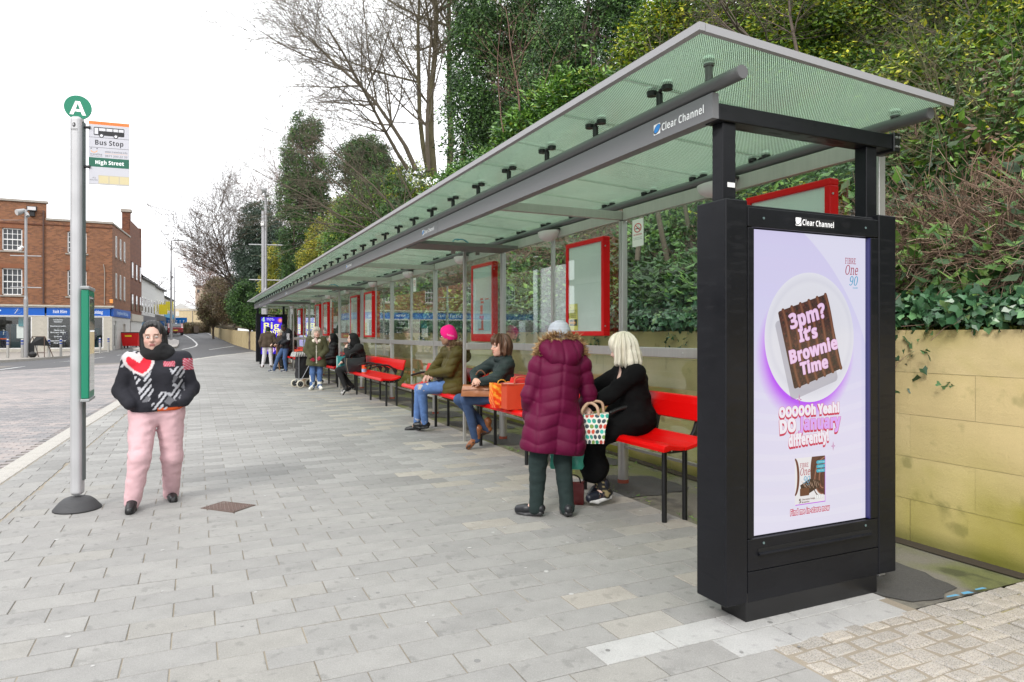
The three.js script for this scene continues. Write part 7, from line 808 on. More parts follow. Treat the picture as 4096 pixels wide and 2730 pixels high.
{ // woman in the purple coat, seen from behind
  const P = [2.66, 0.012, -4.95], t = 2.86, J = { hipL: [0.06, 0.84, -0.01], kneeL: [0.11, 0.45, 0.0], ankL: [0.13, 0.085, -0.02], hipR: [-0.12, 0.84, -0.01], kneeR: [-0.1, 0.45, 0.02], ankR: [-0.12, 0.085, -0.06], pel: [-0.03, 0.9, 0.0], chest: [-0.07, 1.12, 0.03], neck: [-0.09, 1.3, 0.08], head: [-0.1, 1.455, 0.14], shL: [0.1, 1.235, 0.03], elL: [0.185, 0.98, 0.0], wrL: [0.17, 0.8, 0.12], shR: [-0.27, 1.235, 0.05], elR: [-0.33, 0.98, 0.04], wrR: [-0.3, 0.82, 0.18] };
  const pc = (x, y, z) => { const k = 0.85 + 0.3 * fbm(x * 6, y * 6, z * 6, 2); return [0.1 * k, 0.002 * k, 0.03 * k]; };
  figure('woman seen from behind in long quilted purple coat and pale grey knitted hat', P, t, J, { skin: [0.55, 0.36, 0.29], headRot: [0.25, 0.05, 0], toeL: [0.13, -0.052, 0.09], toeR: [0.0, -0.052, 0.15], handL: [[0, -0.8, 0.5], [0.6, 0.3, -0.6], 0.5], handR: [[0, -0.8, 0.5], [-0.6, 0.3, -0.6], 0.5],
    trousers: { r: [1.12, 1.15, 1.25], hip: 0.75, fold: 0.011, color: (x, y, z) => { const k = 0.7 + 0.6 * fbm(x * 10, y * 6, z * 10, 3); return [0.009 * k, 0.021 * k, 0.02 * k]; } }, shoe: { color: [0.014, 0.015, 0.018], sole: [0.03, 0.03, 0.032], shaft: 0.6 },
    layers: [{ name: 'coat', cell: 0.0075, k: 0.05, bones: (J) => [...coat(1.0, [0, 0.6, -0.02], 0.2, 1.04)(J), [[-0.07, 1.16, 0.0], [-0.03, 0.9, -0.03], 0.15, 0.16], [[0.07, 0.75, -0.02], [0.09, 0.58, -0.03], 0.15, 0.16], [[-0.12, 0.75, -0.02], [-0.12, 0.58, -0.03], 0.15, 0.16]], disp: (x, y, z) => { const X = x + 0.04 + 0.1 * (y - 0.9), v = (y + 0.28 * Math.min(Math.abs(X), 0.15) - 0.035 * sstep(0.15, 0.26, Math.abs(X))) / 0.108, s = Math.abs(Math.sin(v * Math.PI)), seam = z < 0.02 ? Math.min(1, Math.abs(X) / 0.018, Math.abs(Math.abs(X) - 0.165) / 0.016) : 1; return (0.012 * (Math.pow(s, 0.5) - 0.75) - 0.006 * (1 - seam)) + 0.006 * (fbm(x * 16, y * 22, z * 16, 3) - 0.5); }, clip: (x, y) => 0.525 + 0.12 * x - y, color: pc, mat: M.shell },
      { name: 'hood', cell: 0.0075, k: 0.05, bones: (J) => [[[-0.2, 1.36, 0.04], [0.02, 1.36, 0.02], 0.085, 0.085], [[-0.16, 1.3, -0.03], [-0.03, 1.3, -0.04], 0.085, 0.085], [[-0.1, 1.22, -0.065], [-0.1, 1.26, -0.06], 0.06, 0.07]], disp: (x, y, z) => -0.008 * Math.exp(-Math.pow((x + 0.09) / 0.01, 2)) - 0.007 * Math.exp(-Math.pow((Math.abs(x + 0.09) - 0.1 - 0.2 * (1.4 - y)) / 0.012, 2)) + 0.008 * (fbm(x * 15, y * 18, z * 15, 3) - 0.5), color: pc, mat: M.shell },
      { name: 'fur_trim', geo: furGeo([[-0.27, 1.3, 0.04], [-0.255, 1.38, 0.06], [-0.2, 1.445, 0.055], [-0.1, 1.465, 0.05], [0.0, 1.445, 0.04], [0.07, 1.385, 0.04], [0.1, 1.3, 0.03]], 0.04, 0.06, 3400, [[0.5, 0.3, 0.14], [0.34, 0.19, 0.08], [0.6, 0.42, 0.22], [0.22, 0.12, 0.05]]) },
      { name: 'knitted_hat', geo: sdf(moved([[[0, 0.055, -0.02], [0, 0.06, 0.0], 0.092, 0.09], [[0, 0.0, -0.03], [0, 0.01, 0.01], 0.088, 0.088]], J.head, [0.25, 0.05, 0]), { cell: 0.0055, disp: (x, y, z) => { const cx = x - J.head[0], cz = z - J.head[2], a = Math.atan2(cx, cz); return 0.003 * Math.sin(y * 480) * Math.cos(a * 30) + 0.003 * Math.sin(y * 480 + 1); }, color: (x, y, z) => { const k = 0.8 + 0.3 * Math.sin(y * 480 + 1) * 0.5 + 0.1; return [0.44 * k, 0.47 * k, 0.52 * k]; } }), mat: M.cloth }] });
}
const dark = (v) => (x, y, z) => { const k = v * (0.8 + 0.4 * fbm(x * 9, y * 9, z * 9, 3)); return [k, k, k * 1.08]; };
{ // white haired woman in black, seated at the near end
  const P = [3.46, 0.655, -4.97], t = -1.78, J = posed(P, t, { ankL: [3.31, 0.17, -5.22], ankR: [3.22, 0.14, -5.02], kneeL: [3.06, 0.62, -4.97], kneeR: [3.06, 0.6, -5.12], elL: [3.17, 0.98, -4.9], wrL: [3.03, 0.9, -4.93], elR: [3.2, 0.98, -5.25], wrR: [3.04, 0.88, -5.08] }); const pose = { ...J, chest: [0, 0.4, 0.015], neck: [0, 0.575, 0.04], head: [0.0, 0.715, 0.085], shL: [0.17, 0.505, 0.02], shR: [-0.17, 0.505, 0.02] }, hr = [0.3, -0.85, 0];
  figure('woman with white bobbed hair in long black coat seated on the nearest bench', P, t, SIT, { pose, skin: [0.56, 0.37, 0.3], headRot: hr, toeL: turned(t, [-0.13, -0.1, 0.04]), dnL: turned(t, [-0.35, -0.85, 0.1]), toeR: turned(t, [-0.15, -0.052, 0.0]), handL: [turned(t, [-0.6, -0.5, 0.2]), turned(t, [0, 0.6, 0.6]), 0.9], handR: [turned(t, [-0.7, -0.4, 0.2]), turned(t, [0, 0.8, -0.4]), 0.8],
    trousers: { r: [1.1, 1.1, 1.1], color: (x, y, z) => { const g = Math.abs(((x * 28) % 1 + 1) % 1 - 0.5) < 0.05 || Math.abs((((y + z * 0.2) * 28) % 1 + 1) % 1 - 0.5) < 0.05; return y < -0.34 && g ? [0.25, 0.2, 0.1] : [0.008, 0.008, 0.009]; } }, shoe: { color: (x, y, z) => fbm(x * 40, y * 40, z * 40, 2) > 0.8 ? [0.2, 0.1, 0.09] : [0.01, 0.012, 0.022], sole: [0.6, 0.6, 0.6], shaft: 0.7 },
    layers: [{ name: 'coat', cell: 0.009, k: 0.05, bones: (J) => [...coat(1.0, null, 0.15, 1.1)(J), [[0, 0.3, -0.03], [0, 0.44, -0.03], 0.14, 0.11], [J.hipL, J.kneeL, 0.13, 0.1], [J.hipR, J.kneeR, 0.13, 0.1], [J.kneeL, add3(mix3(J.kneeL, J.ankL, 0.62), [0, 0, 0.02]), 0.1, 0.115], [J.kneeR, add3(mix3(J.kneeR, J.ankR, 0.62), [0, 0, 0.02]), 0.1, 0.115], [[0, 0.1, -0.06], [0, 0.12, 0.1], 0.17, 0.14]], disp: folds(0.018, 7), color: dark(0.005), mat: phys(lin(1, 1, 1), 0.95, { vertexColors: true, specularIntensity: 0.25 }) },
      { name: 'hair', geo: hairGeo(moved([[[0, 0.045, -0.035], [0, 0.05, 0.0], 0.097, 0.094], [[0, 0.0, -0.06], [0, -0.13, -0.055], 0.09, 0.085], [[0.07, 0.0, -0.015], [0.085, -0.11, 0.02], 0.05, 0.035], [[-0.07, 0.0, -0.015], [-0.085, -0.1, 0.02], 0.05, 0.035], [[0.03, -0.09, -0.08], [0.055, -0.135, -0.085], 0.055, 0.035], [[-0.04, -0.09, -0.08], [-0.05, -0.13, -0.08], 0.055, 0.035], [[0, -0.02, 0.14], [0, -0.06, 0.14], 0.075, 0.075, { sub: 1, k: 0.02 }]], pose.head, hr), { col: [0.6, 0.56, 0.46], amp: 0.01, n: 19, cx: pose.head[0], cz: pose.head[2] - 0.02, cell: 0.006 }), mat: M.hair }, { name: 'collar', bones: (J) => [[add3(J.neck, [-0.04, -0.01, -0.03]), add3(J.neck, [0.04, -0.01, -0.03]), 0.075, 0.075]], cell: 0.01, color: dark(0.008) }] });
}
{ // brown haired woman in grey-green padded jacket
  const P = [3.45, 0.655, -7.62], t = -2.0, J = posed(P, t, { ankL: [3.2, 0.2, -7.95], ankR: [3.37, 0.3, -8.0], kneeL: [3.04, 0.69, -7.86], kneeR: [3.0, 0.68, -8.0], elL: [3.26, 0.98, -7.42], wrL: [3.14, 0.93, -7.58], elR: [3.2, 1.0, -7.96], wrR: [3.08, 0.945, -7.68], shL: [3.41, 1.14, -7.46], shR: [3.37, 1.14, -7.78], chest: [3.43, 1.02, -7.62], neck: [3.41, 1.215, -7.6], head: [3.36, 1.345, -7.56] }); const hr = [0.0, 0.42, 0]; const sk = [0.62, 0.36, 0.27];
  figure('brown haired woman in dark green padded jacket and jeans with a tan handbag', P, t, SIT, { pose: J, skin: sk, headRot: hr, headCell: 0.005, brow: [0.1, 0.05, 0.03], handL: [turned(t, [-0.35, -0.1, -0.3]), turned(t, [-0.2, 1, 0.3]), 0.35], handR: [turned(t, [-0.1, -0.05, 0.55]), turned(t, [-0.5, 0.9, 0.2]), 0.4], toeL: turned(t, [-0.08, -0.12, -0.05]), dnL: turned(t, [-0.45, -0.85, -0.2]), toeR: turned(t, [-0.1, -0.07, -0.09]), dnR: turned(t, [-0.2, -0.95, -0.2]),
    trousers: { r: [1.08, 1.08, 1.1], fold: 0.006, color: jean(0.42) }, shoe: { name: 'boot', color: (x, y, z) => { const k = 0.8 + 0.4 * fbm(x * 20, y * 20, z * 20, 3); return [0.24 * k, 0.085 * k, 0.03 * k]; }, sole: [0.05, 0.025, 0.015], shaft: 1, top: 0.05 }, upL: turned(t, [0.02, 0.12, 0.04]), upR: turned(t, [0, 0.1, 0.04]),
    layers: [{ name: 'jacket', cell: 0.008, bones: coat(1.04, [0, 0.06, 0.02], 0.2, 1.12), disp: (x, y, z) => 0.008 * (Math.pow(Math.abs(Math.sin(y * 42 + x * 6)), 0.6) - 0.6) + 0.01 * (fbm(x * 14, y * 18, z * 14, 3) - 0.5), color: (x, y, z) => { const k = 0.75 + 0.5 * fbm(x * 8, y * 8, z * 8, 3); return [0.022 * k, 0.034 * k, 0.033 * k]; }, mat: M.shell }, { name: 'collar', bones: (J) => [[add3(J.neck, [-0.06, -0.03, -0.05]), add3(J.neck, [0.06, -0.03, -0.05]), 0.075, 0.075], [add3(J.neck, [0.08, -0.03, 0]), add3(J.neck, [0.05, -0.02, 0.07]), 0.05, 0.04], [add3(J.neck, [-0.08, -0.03, 0]), add3(J.neck, [-0.05, -0.02, 0.07]), 0.05, 0.04]], cell: 0.009, color: [0.02, 0.03, 0.03], disp: folds(0.009, 16), mat: M.shell }, { name: 'shirt', bones: (J) => [[add3(J.neck, [0, -0.05, 0.05]), add3(J.neck, [0, 0.0, 0.04]), 0.045, 0.04]], cell: 0.01, color: [0.35, 0.22, 0.4] },
      { name: 'hair', geo: hairGeo(moved([[[0, 0.055, -0.035], [0, 0.06, 0.0], 0.098, 0.094], [[0, 0.0, -0.065], [0, -0.09, -0.06], 0.088, 0.075], [[0.075, 0.02, -0.02], [0.085, -0.06, -0.01], 0.048, 0.038], [[-0.075, 0.02, -0.02], [-0.085, -0.06, -0.01], 0.048, 0.038], [[-0.03, 0.085, 0.06], [0.04, 0.08, 0.065], 0.04, 0.036], [[0, -0.035, 0.14], [0, -0.08, 0.13], 0.075, 0.075, { sub: 1, k: 0.015 }], [[0, 0.0, 0.15], [0, -0.02, 0.15], 0.07, 0.07, { sub: 1, k: 0.015 }]], J.head, hr), { col: [0.085, 0.038, 0.018], amp: 0.014, n: 11, cx: J.head[0], cz: J.head[2], cell: 0.006 }), mat: M.hair }] });
}
{ // pink cap
  const P = [3.45, 0.655, -9.4], t = -1.68, J = posed(P, t, { ankL: [3.07, 0.19, -9.62], ankR: [3.0, 0.13, -9.8], kneeL: [2.99, 0.7, -9.5], kneeR: [3.0, 0.69, -9.66], elL: [3.3, 0.97, -9.22], wrL: [3.13, 0.93, -9.46], elR: [3.28, 0.98, -9.78], wrR: [3.12, 0.91, -9.6], shL: [3.42, 1.23, -9.2], shR: [3.4, 1.23, -9.6], chest: [3.44, 1.06, -9.4], neck: [3.41, 1.305, -9.4], head: [3.35, 1.46, -9.42] }), hr = [0.05, -0.35, 0], sk = [0.3, 0.16, 0.1];
  figure('person in bright pink cap and olive puffer jacket with ripped blue jeans', P, t, SIT, { pose: J, skin: sk, headRot: hr, handL: [turned(t, [-0.5, -0.6, -0.2]), turned(t, [-0.6, 0.6, 0.2]), 0.5, [0.5, 0.3, 0.23]], handR: [turned(t, [-0.6, -0.5, 0.2]), turned(t, [-0.4, 0.8, 0]), 0.5, [0.5, 0.3, 0.23]], toeL: turned(t, [-0.13, -0.03, -0.05]), toeR: turned(t, [-0.13, -0.06, -0.07]),
    trousers: { r: [1.2, 1.15, 1.05], fold: 0.006, color: (x, y, z, nx, ny, nz) => { const c = jean(1.15)(x, y, z, nx, ny, nz); const n = fbm(x * 22, y * 34, z * 20, 2); return z > 0.38 && y > 0.03 && n > 0.6 ? [0.42, 0.36, 0.33] : y < -0.4 && n > 0.66 ? [0.45, 0.46, 0.5] : c; } }, shoe: { color: (x, y, z) => { const k = 0.8 + 0.5 * fbm(x * 60, y * 60, z * 60, 2); return [0.008 * k, 0.008 * k, 0.009 * k]; }, sole: [0.008, 0.008, 0.009], shaft: 0.6, w: 1.1 },
    layers: [{ name: 'sock', bones: (J) => [[J.ankL, add3(J.ankL, [0, 0.08, 0]), 0.046, 0.047]], cell: 0.01, color: [0.7, 0.7, 0.72] }, { name: 'jacket', cell: 0.0085, bones: (J) => [...coat(1.2, [0, 0.05, 0.03], 0.24, 1.3)(J), [[0, 0.1, -0.02], [0, 0.3, 0.02], 0.2, 0.19]], disp: (x, y, z) => 0.011 * (Math.pow(Math.abs(Math.sin(y * 30 + z * 8)), 0.55) - 0.65) + 0.01 * (fbm(x * 14, y * 18, z * 14, 3) - 0.5), color: (x, y, z) => { const k = 0.75 + 0.5 * fbm(x * 8, y * 8, z * 8, 3); return [0.072 * k, 0.058 * k, 0.014 * k]; }, mat: M.shell }, { name: 'fur_trim', geo: furGeo([[-0.12, 0.68, 0.1], [-0.16, 0.67, 0.0], [-0.13, 0.66, -0.11], [0.0, 0.66, -0.15], [0.13, 0.66, -0.11], [0.16, 0.67, 0], [0.12, 0.68, 0.1]], 0.055, 0.07, 2800, [[0.3, 0.19, 0.1], [0.18, 0.11, 0.06], [0.4, 0.28, 0.16]]) }, { name: 'hood', bones: (J) => [[[0, 0.58, -0.13], [0, 0.52, -0.15], 0.1, 0.1]], color: [0.06, 0.048, 0.012], cell: 0.012, mat: M.shell },
      { name: 'cap', geo: sdf(moved([[[0, 0.055, -0.035], [0, 0.06, 0.0], 0.098, 0.096], [[0, 0.1, -0.03], [0, 0.085, 0.02], 0.075, 0.075], [[0, 0.0, -0.05], [0, 0.02, -0.02], 0.096, 0.094]], J.head, hr), { cell: 0.006, disp: folds(0.005, 20), clip: (x, y, z) => J.head[1] - 0.045 - y, color: (x, y, z) => { const X = z - J.head[2] + 0.02, Y = y - J.head[1] - 0.02 - 0.25 * X; return x > J.head[0] + 0.06 && Math.abs(Y) < 0.012 && Math.abs(X) < 0.05 && Math.sin(X * 420) * 0.008 > Y - 0.002 && Math.sin(X * 420) * 0.008 < Y + 0.005 ? [0.8, 0.6, 0.7] : [0.78, 0.006, 0.2]; } }), mat: M.cloth }, { name: 'glasses', geo: place(new THREE.TorusGeometry(0.024, 0.003, 6, 20), add3(J.head, turned(hr[1] * -1, [0, 0.003, 0.1])), hr), mat: M.blackPaint }, { name: 'hair', geo: hairGeo(moved([[[0, -0.04, -0.05], [0, -0.1, -0.04], 0.08, 0.07]], J.head, hr), { col: [0.06, 0.02, 0.012] }), mat: M.hair }] });
}
{ // hooded woman on the telephone
  const P = [3.45, 0.655, -15.72], t = -1.62, J = posed(P, t, { ankL: [3.12, 0.27, -15.62], ankR: [3.3, 0.3, -15.85], kneeL: [2.99, 0.68, -15.75], kneeR: [3.0, 0.67, -15.9], elL: [3.17, 1.02, -15.55], wrL: [3.15, 1.14, -15.74], elR: [3.2, 0.95, -15.95], wrR: [3.1, 0.88, -15.75], shL: [3.4, 1.19, -15.5], shR: [3.38, 1.19, -15.9], chest: [3.43, 1.03, -15.7], neck: [3.37, 1.25, -15.72], head: [3.29, 1.385, -15.74] }), hr = [0.05, -0.15, 0];
  figure('woman in black hooded coat holding a telephone to her ear, seated', P, t, SIT, { pose: J, cell: 0.014, skin: [0.6, 0.4, 0.32], headCell: 0.007, headRot: hr, handL: [turned(t, [0.05, 0.9, -0.2]), turned(t, [-0.8, 0, 0.3]), 0.7], handR: [turned(t, [-0.6, -0.3, 0]), turned(t, [0, 1, 0]), 0.4], toeL: turned(t, [-0.08, -0.13, -0.02]), dnL: turned(t, [-0.75, -0.6, 0]), toeR: turned(t, [-0.1, -0.1, 0.02]), dnR: turned(t, [-0.5, -0.8, 0]),
    trousers: { r: [1.15, 1.1, 1.05], color: dark(0.007) }, shoe: { color: dark(0.012), sole: [0.45, 0.44, 0.43], cell: 0.01 },
    layers: [{ name: 'coat', bones: coat(1.18, [0, 0.05, 0.02], 0.22, 1.25), disp: folds(0.012, 11), color: dark(0.006), cell: 0.012 }, { name: 'hood', bones: (J) => hood({ head: J.head, neck: J.neck }, 0.128), cell: 0.01, disp: folds(0.01, 13), color: dark(0.006) }] });
  const ph = thing('telephone', 'dark speckled mobile telephone held at the hooded woman\'s ear', 'telephone', [3.2, 1.235, -15.66]); const b = box(0.012, 0.15, 0.075, 0, 0, 0, 0, 0.005); mesh('case', b, M.blackPaint, ph); each('spot', [[0.02, 0.05], [-0.02, 0.03], [0.01, -0.01], [-0.015, -0.04], [0.02, -0.055]].map(([z, y]) => box(0.014, 0.012, 0.012, 0, y, z)), M.whitePaint, ph); ph.rotation.set(0.3, 0.5, 0.2);
}
{ // woman in the green parka, facing the camera
  const P = [2.73, H(2.7, -17.3), -17.3], t = -0.12, s = 0.93, S = {}; for (const k in STAND) S[k] = STAND[k].map((v) => v * s); const J = { ...S, elL: [0.235, 0.98, 0.02], wrL: [0.12, 0.84, 0.15], elR: [-0.235, 0.98, 0.02], wrR: [-0.13, 0.82, 0.15], head: [0.01, 1.405, 0.02], hipL: [0.08, 0.8, 0], hipR: [-0.08, 0.8, 0], kneeL: [0.085, 0.43, 0.01], kneeR: [-0.085, 0.43, 0.01], ankL: [0.085, 0.085, -0.01], ankR: [-0.09, 0.085, -0.01] };
  figure('grey haired woman in green parka and white boots standing by a shopping trolley', P, t, J, { cell: 0.012, skin: [0.64, 0.42, 0.34], headCell: 0.006, headRot: [0, 0.12, 0], toeL: [0.04, -0.05, 0.13], toeR: [-0.06, -0.05, 0.12], handL: [[-0.6, -0.6, 0.2], [0.3, 0.3, 0.8], 0.7, [0.35, 0.02, 0.05]], handR: [[0.5, -0.7, 0.2], [-0.3, 0.3, 0.8], 0.7, [0.35, 0.02, 0.05]], upL: [0, 0.27, 0.01], upR: [0, 0.27, 0.01],
    trousers: { r: [1.05, 1.1, 1.2], color: jean(0.85) }, shoe: { name: 'boot', color: [0.72, 0.71, 0.66], sole: [0.5, 0.48, 0.42], shaft: 1, top: 0.068, w: 1.3, cell: 0.01 },
    layers: [{ name: 'parka', cell: 0.01, bones: coat(1.1, [0, 0.6, 0.02], 0.2, 1.22), clip: (x, y) => 0.585 - 0.1 * x - y, disp: folds(0.012, 10), color: (x, y, z, nx, ny, nz) => { const k = 0.75 + 0.5 * fbm(x * 8, y * 8, z * 8, 3); if (nz > 0.4 && Math.abs(x - 0.0 - 0.0 * y) < 0.014 && y < 1.1 && y > 0.66) return [0.5, 0.47, 0.4]; return [0.062 * k, 0.062 * k, 0.028 * k]; }, mat: M.cloth }, { name: 'fleece_collar', bones: (J) => [[[-0.1, 1.27, -0.03], [-0.06, 1.2, 0.1], 0.05, 0.04], [[0.1, 1.27, -0.03], [0.07, 1.2, 0.1], 0.05, 0.04], [[-0.08, 1.29, -0.06], [0.08, 1.29, -0.06], 0.06, 0.06]], cell: 0.01, color: [0.66, 0.6, 0.5], disp: folds(0.008, 30) }, { name: 'scarf', bones: () => [[[-0.02, 1.25, 0.07], [0.02, 1.16, 0.11], 0.04, 0.03]], cell: 0.01, color: [0.5, 0.36, 0.34] },
      { name: 'hair', geo: hairGeo(moved([[[0, 0.05, -0.03], [0, 0.06, 0.0], 0.098, 0.095], [[0, 0, -0.06], [0, -0.08, -0.05], 0.09, 0.08], [[0.08, 0.01, -0.005], [0.088, -0.1, 0.01], 0.042, 0.036], [[-0.08, 0.01, -0.005], [-0.088, -0.1, 0.01], 0.042, 0.036], [[-0.03, 0.085, 0.065], [0.04, 0.085, 0.065], 0.035, 0.032], [[0, -0.04, 0.14], [0, -0.09, 0.12], 0.072, 0.07, { sub: 1, k: 0.014 }], [[0, 0.0, 0.145], [0, -0.02, 0.15], 0.068, 0.07, { sub: 1, k: 0.014 }]], J.head, [0, 0.12, 0]), { col: [0.45, 0.41, 0.35], amp: 0.007, n: 20, cx: J.head[0], cz: J.head[2] }), mat: M.hair }] });
}
{ // seated in black behind her
  const P = [3.45, 0.655, -19.0], t = -1.6, J = posed(P, t, { kneeL: [3.0, 0.68, -18.9], kneeR: [3.0, 0.68, -19.15], ankL: [3.1, 0.24, -18.9], ankR: [3.1, 0.24, -19.15] }); figure('person in black hooded puffer coat seated behind the woman in green parka', P, t, SIT, { pose: J, cell: 0.018, skin: [0.5, 0.33, 0.26], headCell: 0.01, trousers: { r: [1.1, 1.1, 1.1], color: dark(0.008) }, shoe: { color: dark(0.01), cell: 0.014 }, handL: [[0, -0.4, 0.8], [0, 1, 0.3], 0.5], handR: [[0, -0.4, 0.8], [0, 1, 0.3], 0.5], layers: [{ name: 'coat', bones: coat(1.15, [0, 0.05, 0.02], 0.22, 1.25), disp: quilt(0.014, 0.1), color: dark(0.007), cell: 0.014, mat: M.shell }, { name: 'hood', bones: (J) => hood(J, 0.13), cell: 0.013, disp: folds(0.01, 13), color: dark(0.006), mat: M.shell }] });
}
{ // man in the black jacket
  const P = [2.93, H(3, -25.5), -25.5], t = -1.35, s = 1.03, S = {}; for (const k in STAND) S[k] = STAND[k].map((v) => v * s); const J = { ...S, kneeR: [-0.1, 0.5, 0.2], ankR: [-0.1, 0.09, 0.34], kneeL: [0.1, 0.47, 0.03], hipL: [0.09, 0.87, -0.03], hipR: [-0.09, 0.87, -0.03], chest: [0, 1.24, -0.06], pel: [0, 0.94, -0.03], neck: [0, 1.43, -0.05], head: [0, 1.56, 0.04], shL: [0.18, 1.36, -0.07], shR: [-0.18, 1.36, -0.07], elL: [0.22, 1.1, -0.05], wrL: [0.16, 0.99, 0.14], elR: [-0.22, 1.1, -0.02], wrR: [-0.14, 1.0, 0.16] };
  figure('man in black jacket with white sleeve stripes and blue jeans looking down', P, t, J, { cell: 0.015, skin: [0.075, 0.04, 0.028], headCell: 0.009, headRot: [0.6, 0, 0], trousers: { r: [1.12, 1.12, 1.15], color: jean(0.6) }, toeL: [0.02, -0.05, 0.16], toeR: [-0.02, -0.05, 0.17], handL: [[-0.3, -0.6, 0.5], [0.4, 0.5, 0.4], 0.6], handR: [[0.3, -0.6, 0.5], [-0.4, 0.5, 0.4], 0.6], shoe: { color: (x, y, z) => ((z * 45) % 1 + 1) % 1 < 0.35 && y > 0.05 ? [0.6, 0.6, 0.62] : [0.02, 0.03, 0.07], sole: [0.6, 0.6, 0.6], cell: 0.012 },
    layers: [{ name: 'jacket', bones: coat(1.1, [0, 0.86, -0.02], 0.17, 1.2), clip: (x, y) => 0.83 - y, cell: 0.012, disp: folds(0.012, 10), color: (x, y, z) => x > 0.2 && y > 1.14 && y < 1.36 && Math.abs(z + 0.04) < 0.045 && Math.abs(((z + 0.04) * 34 % 1 + 1) % 1 - 0.5) < 0.3 ? [0.62, 0.62, 0.66] : [0.01, 0.011, 0.014], mat: M.shell }, { name: 'hood', bones: (J) => [[add3(J.neck, [-0.05, 0, -0.08]), add3(J.neck, [0.05, 0, -0.08]), 0.1, 0.1], [add3(J.neck, [0, 0.03, -0.06]), add3(J.neck, [0, -0.05, -0.12]), 0.09, 0.07]], cell: 0.013, disp: folds(0.01, 14), color: [0.008, 0.009, 0.012] }, { name: 'hair', geo: hairGeo(moved([[[0, 0.045, -0.03], [0, 0.05, -0.01], 0.083, 0.08]], J.head, [0.6, 0, 0]), { col: [0.012, 0.01, 0.009], cell: 0.012 }), mat: M.hair }] });
}
{ // man in the brown coat
  const P = [2.66, H(2.7, -28.7), -28.7], t = 3.0, J = { ...STAND, hipL: [0.1, 0.84, 0], hipR: [-0.1, 0.84, 0], kneeL: [0.13, 0.46, 0.02], kneeR: [-0.11, 0.46, 0.02], ankL: [0.19, 0.085, -0.02], ankR: [-0.13, 0.085, -0.02], chest: [0, 1.17, 0.05], neck: [0, 1.34, 0.11], head: [0, 1.47, 0.16], shL: [0.19, 1.27, 0.06], shR: [-0.19, 1.27, 0.06], elL: [0.28, 1.02, 0.0], wrL: [0.26, 0.84, 0.06], elR: [-0.28, 1.02, 0], wrR: [-0.26, 0.84, 0.06] };
  figure('man seen from behind in brown coat, white trousers and dark knitted hat', P, t, J, { cell: 0.016, skin: [0.45, 0.28, 0.2], headCell: 0.01, headRot: [0.3, 0, 0], handL: [[0, -1, 0.1], [1, 0, 0], 0.5, [0.02, 0.02, 0.03]], handR: [[0, -1, 0.1], [-1, 0, 0], 0.5, [0.02, 0.02, 0.03]], trousers: { r: [1.15, 1.2, 1.35], fold: 0.01, color: [0.6, 0.58, 0.6] }, toeL: [0.08, -0.05, 0.13], toeR: [-0.03, -0.05, 0.15], shoe: { color: [0.09, 0.05, 0.03], sole: [0.1, 0.07, 0.05], cell: 0.013 },
    layers: [{ name: 'coat', bones: coat(1.22, [0, 0.85, -0.01], 0.2, 1.3), clip: (x, y) => 0.8 - y, cell: 0.013, disp: folds(0.012, 9), color: (x, y, z) => { const k = 0.8 + 0.4 * fbm(x * 8, y * 8, z * 8, 3); return [0.072 * k, 0.05 * k, 0.032 * k]; } }, { name: 'collar', bones: (J) => [[add3(J.neck, [-0.06, 0.01, -0.02]), add3(J.neck, [0.06, 0.01, -0.02]), 0.075, 0.075]], color: [0.06, 0.042, 0.028], cell: 0.014 }, { name: 'knitted_hat', geo: sdf(moved([[[0, 0.055, -0.02], [0, 0.06, 0], 0.094, 0.092], [[0, 0.01, -0.03], [0, 0.02, 0], 0.09, 0.09]], J.head, [0.3, 0, 0]), { cell: 0.012, color: (x, y, z) => y < J.head[1] + 0.03 ? [0.01, 0.06, 0.02] : [0.008, 0.008, 0.01] }) }] });
}
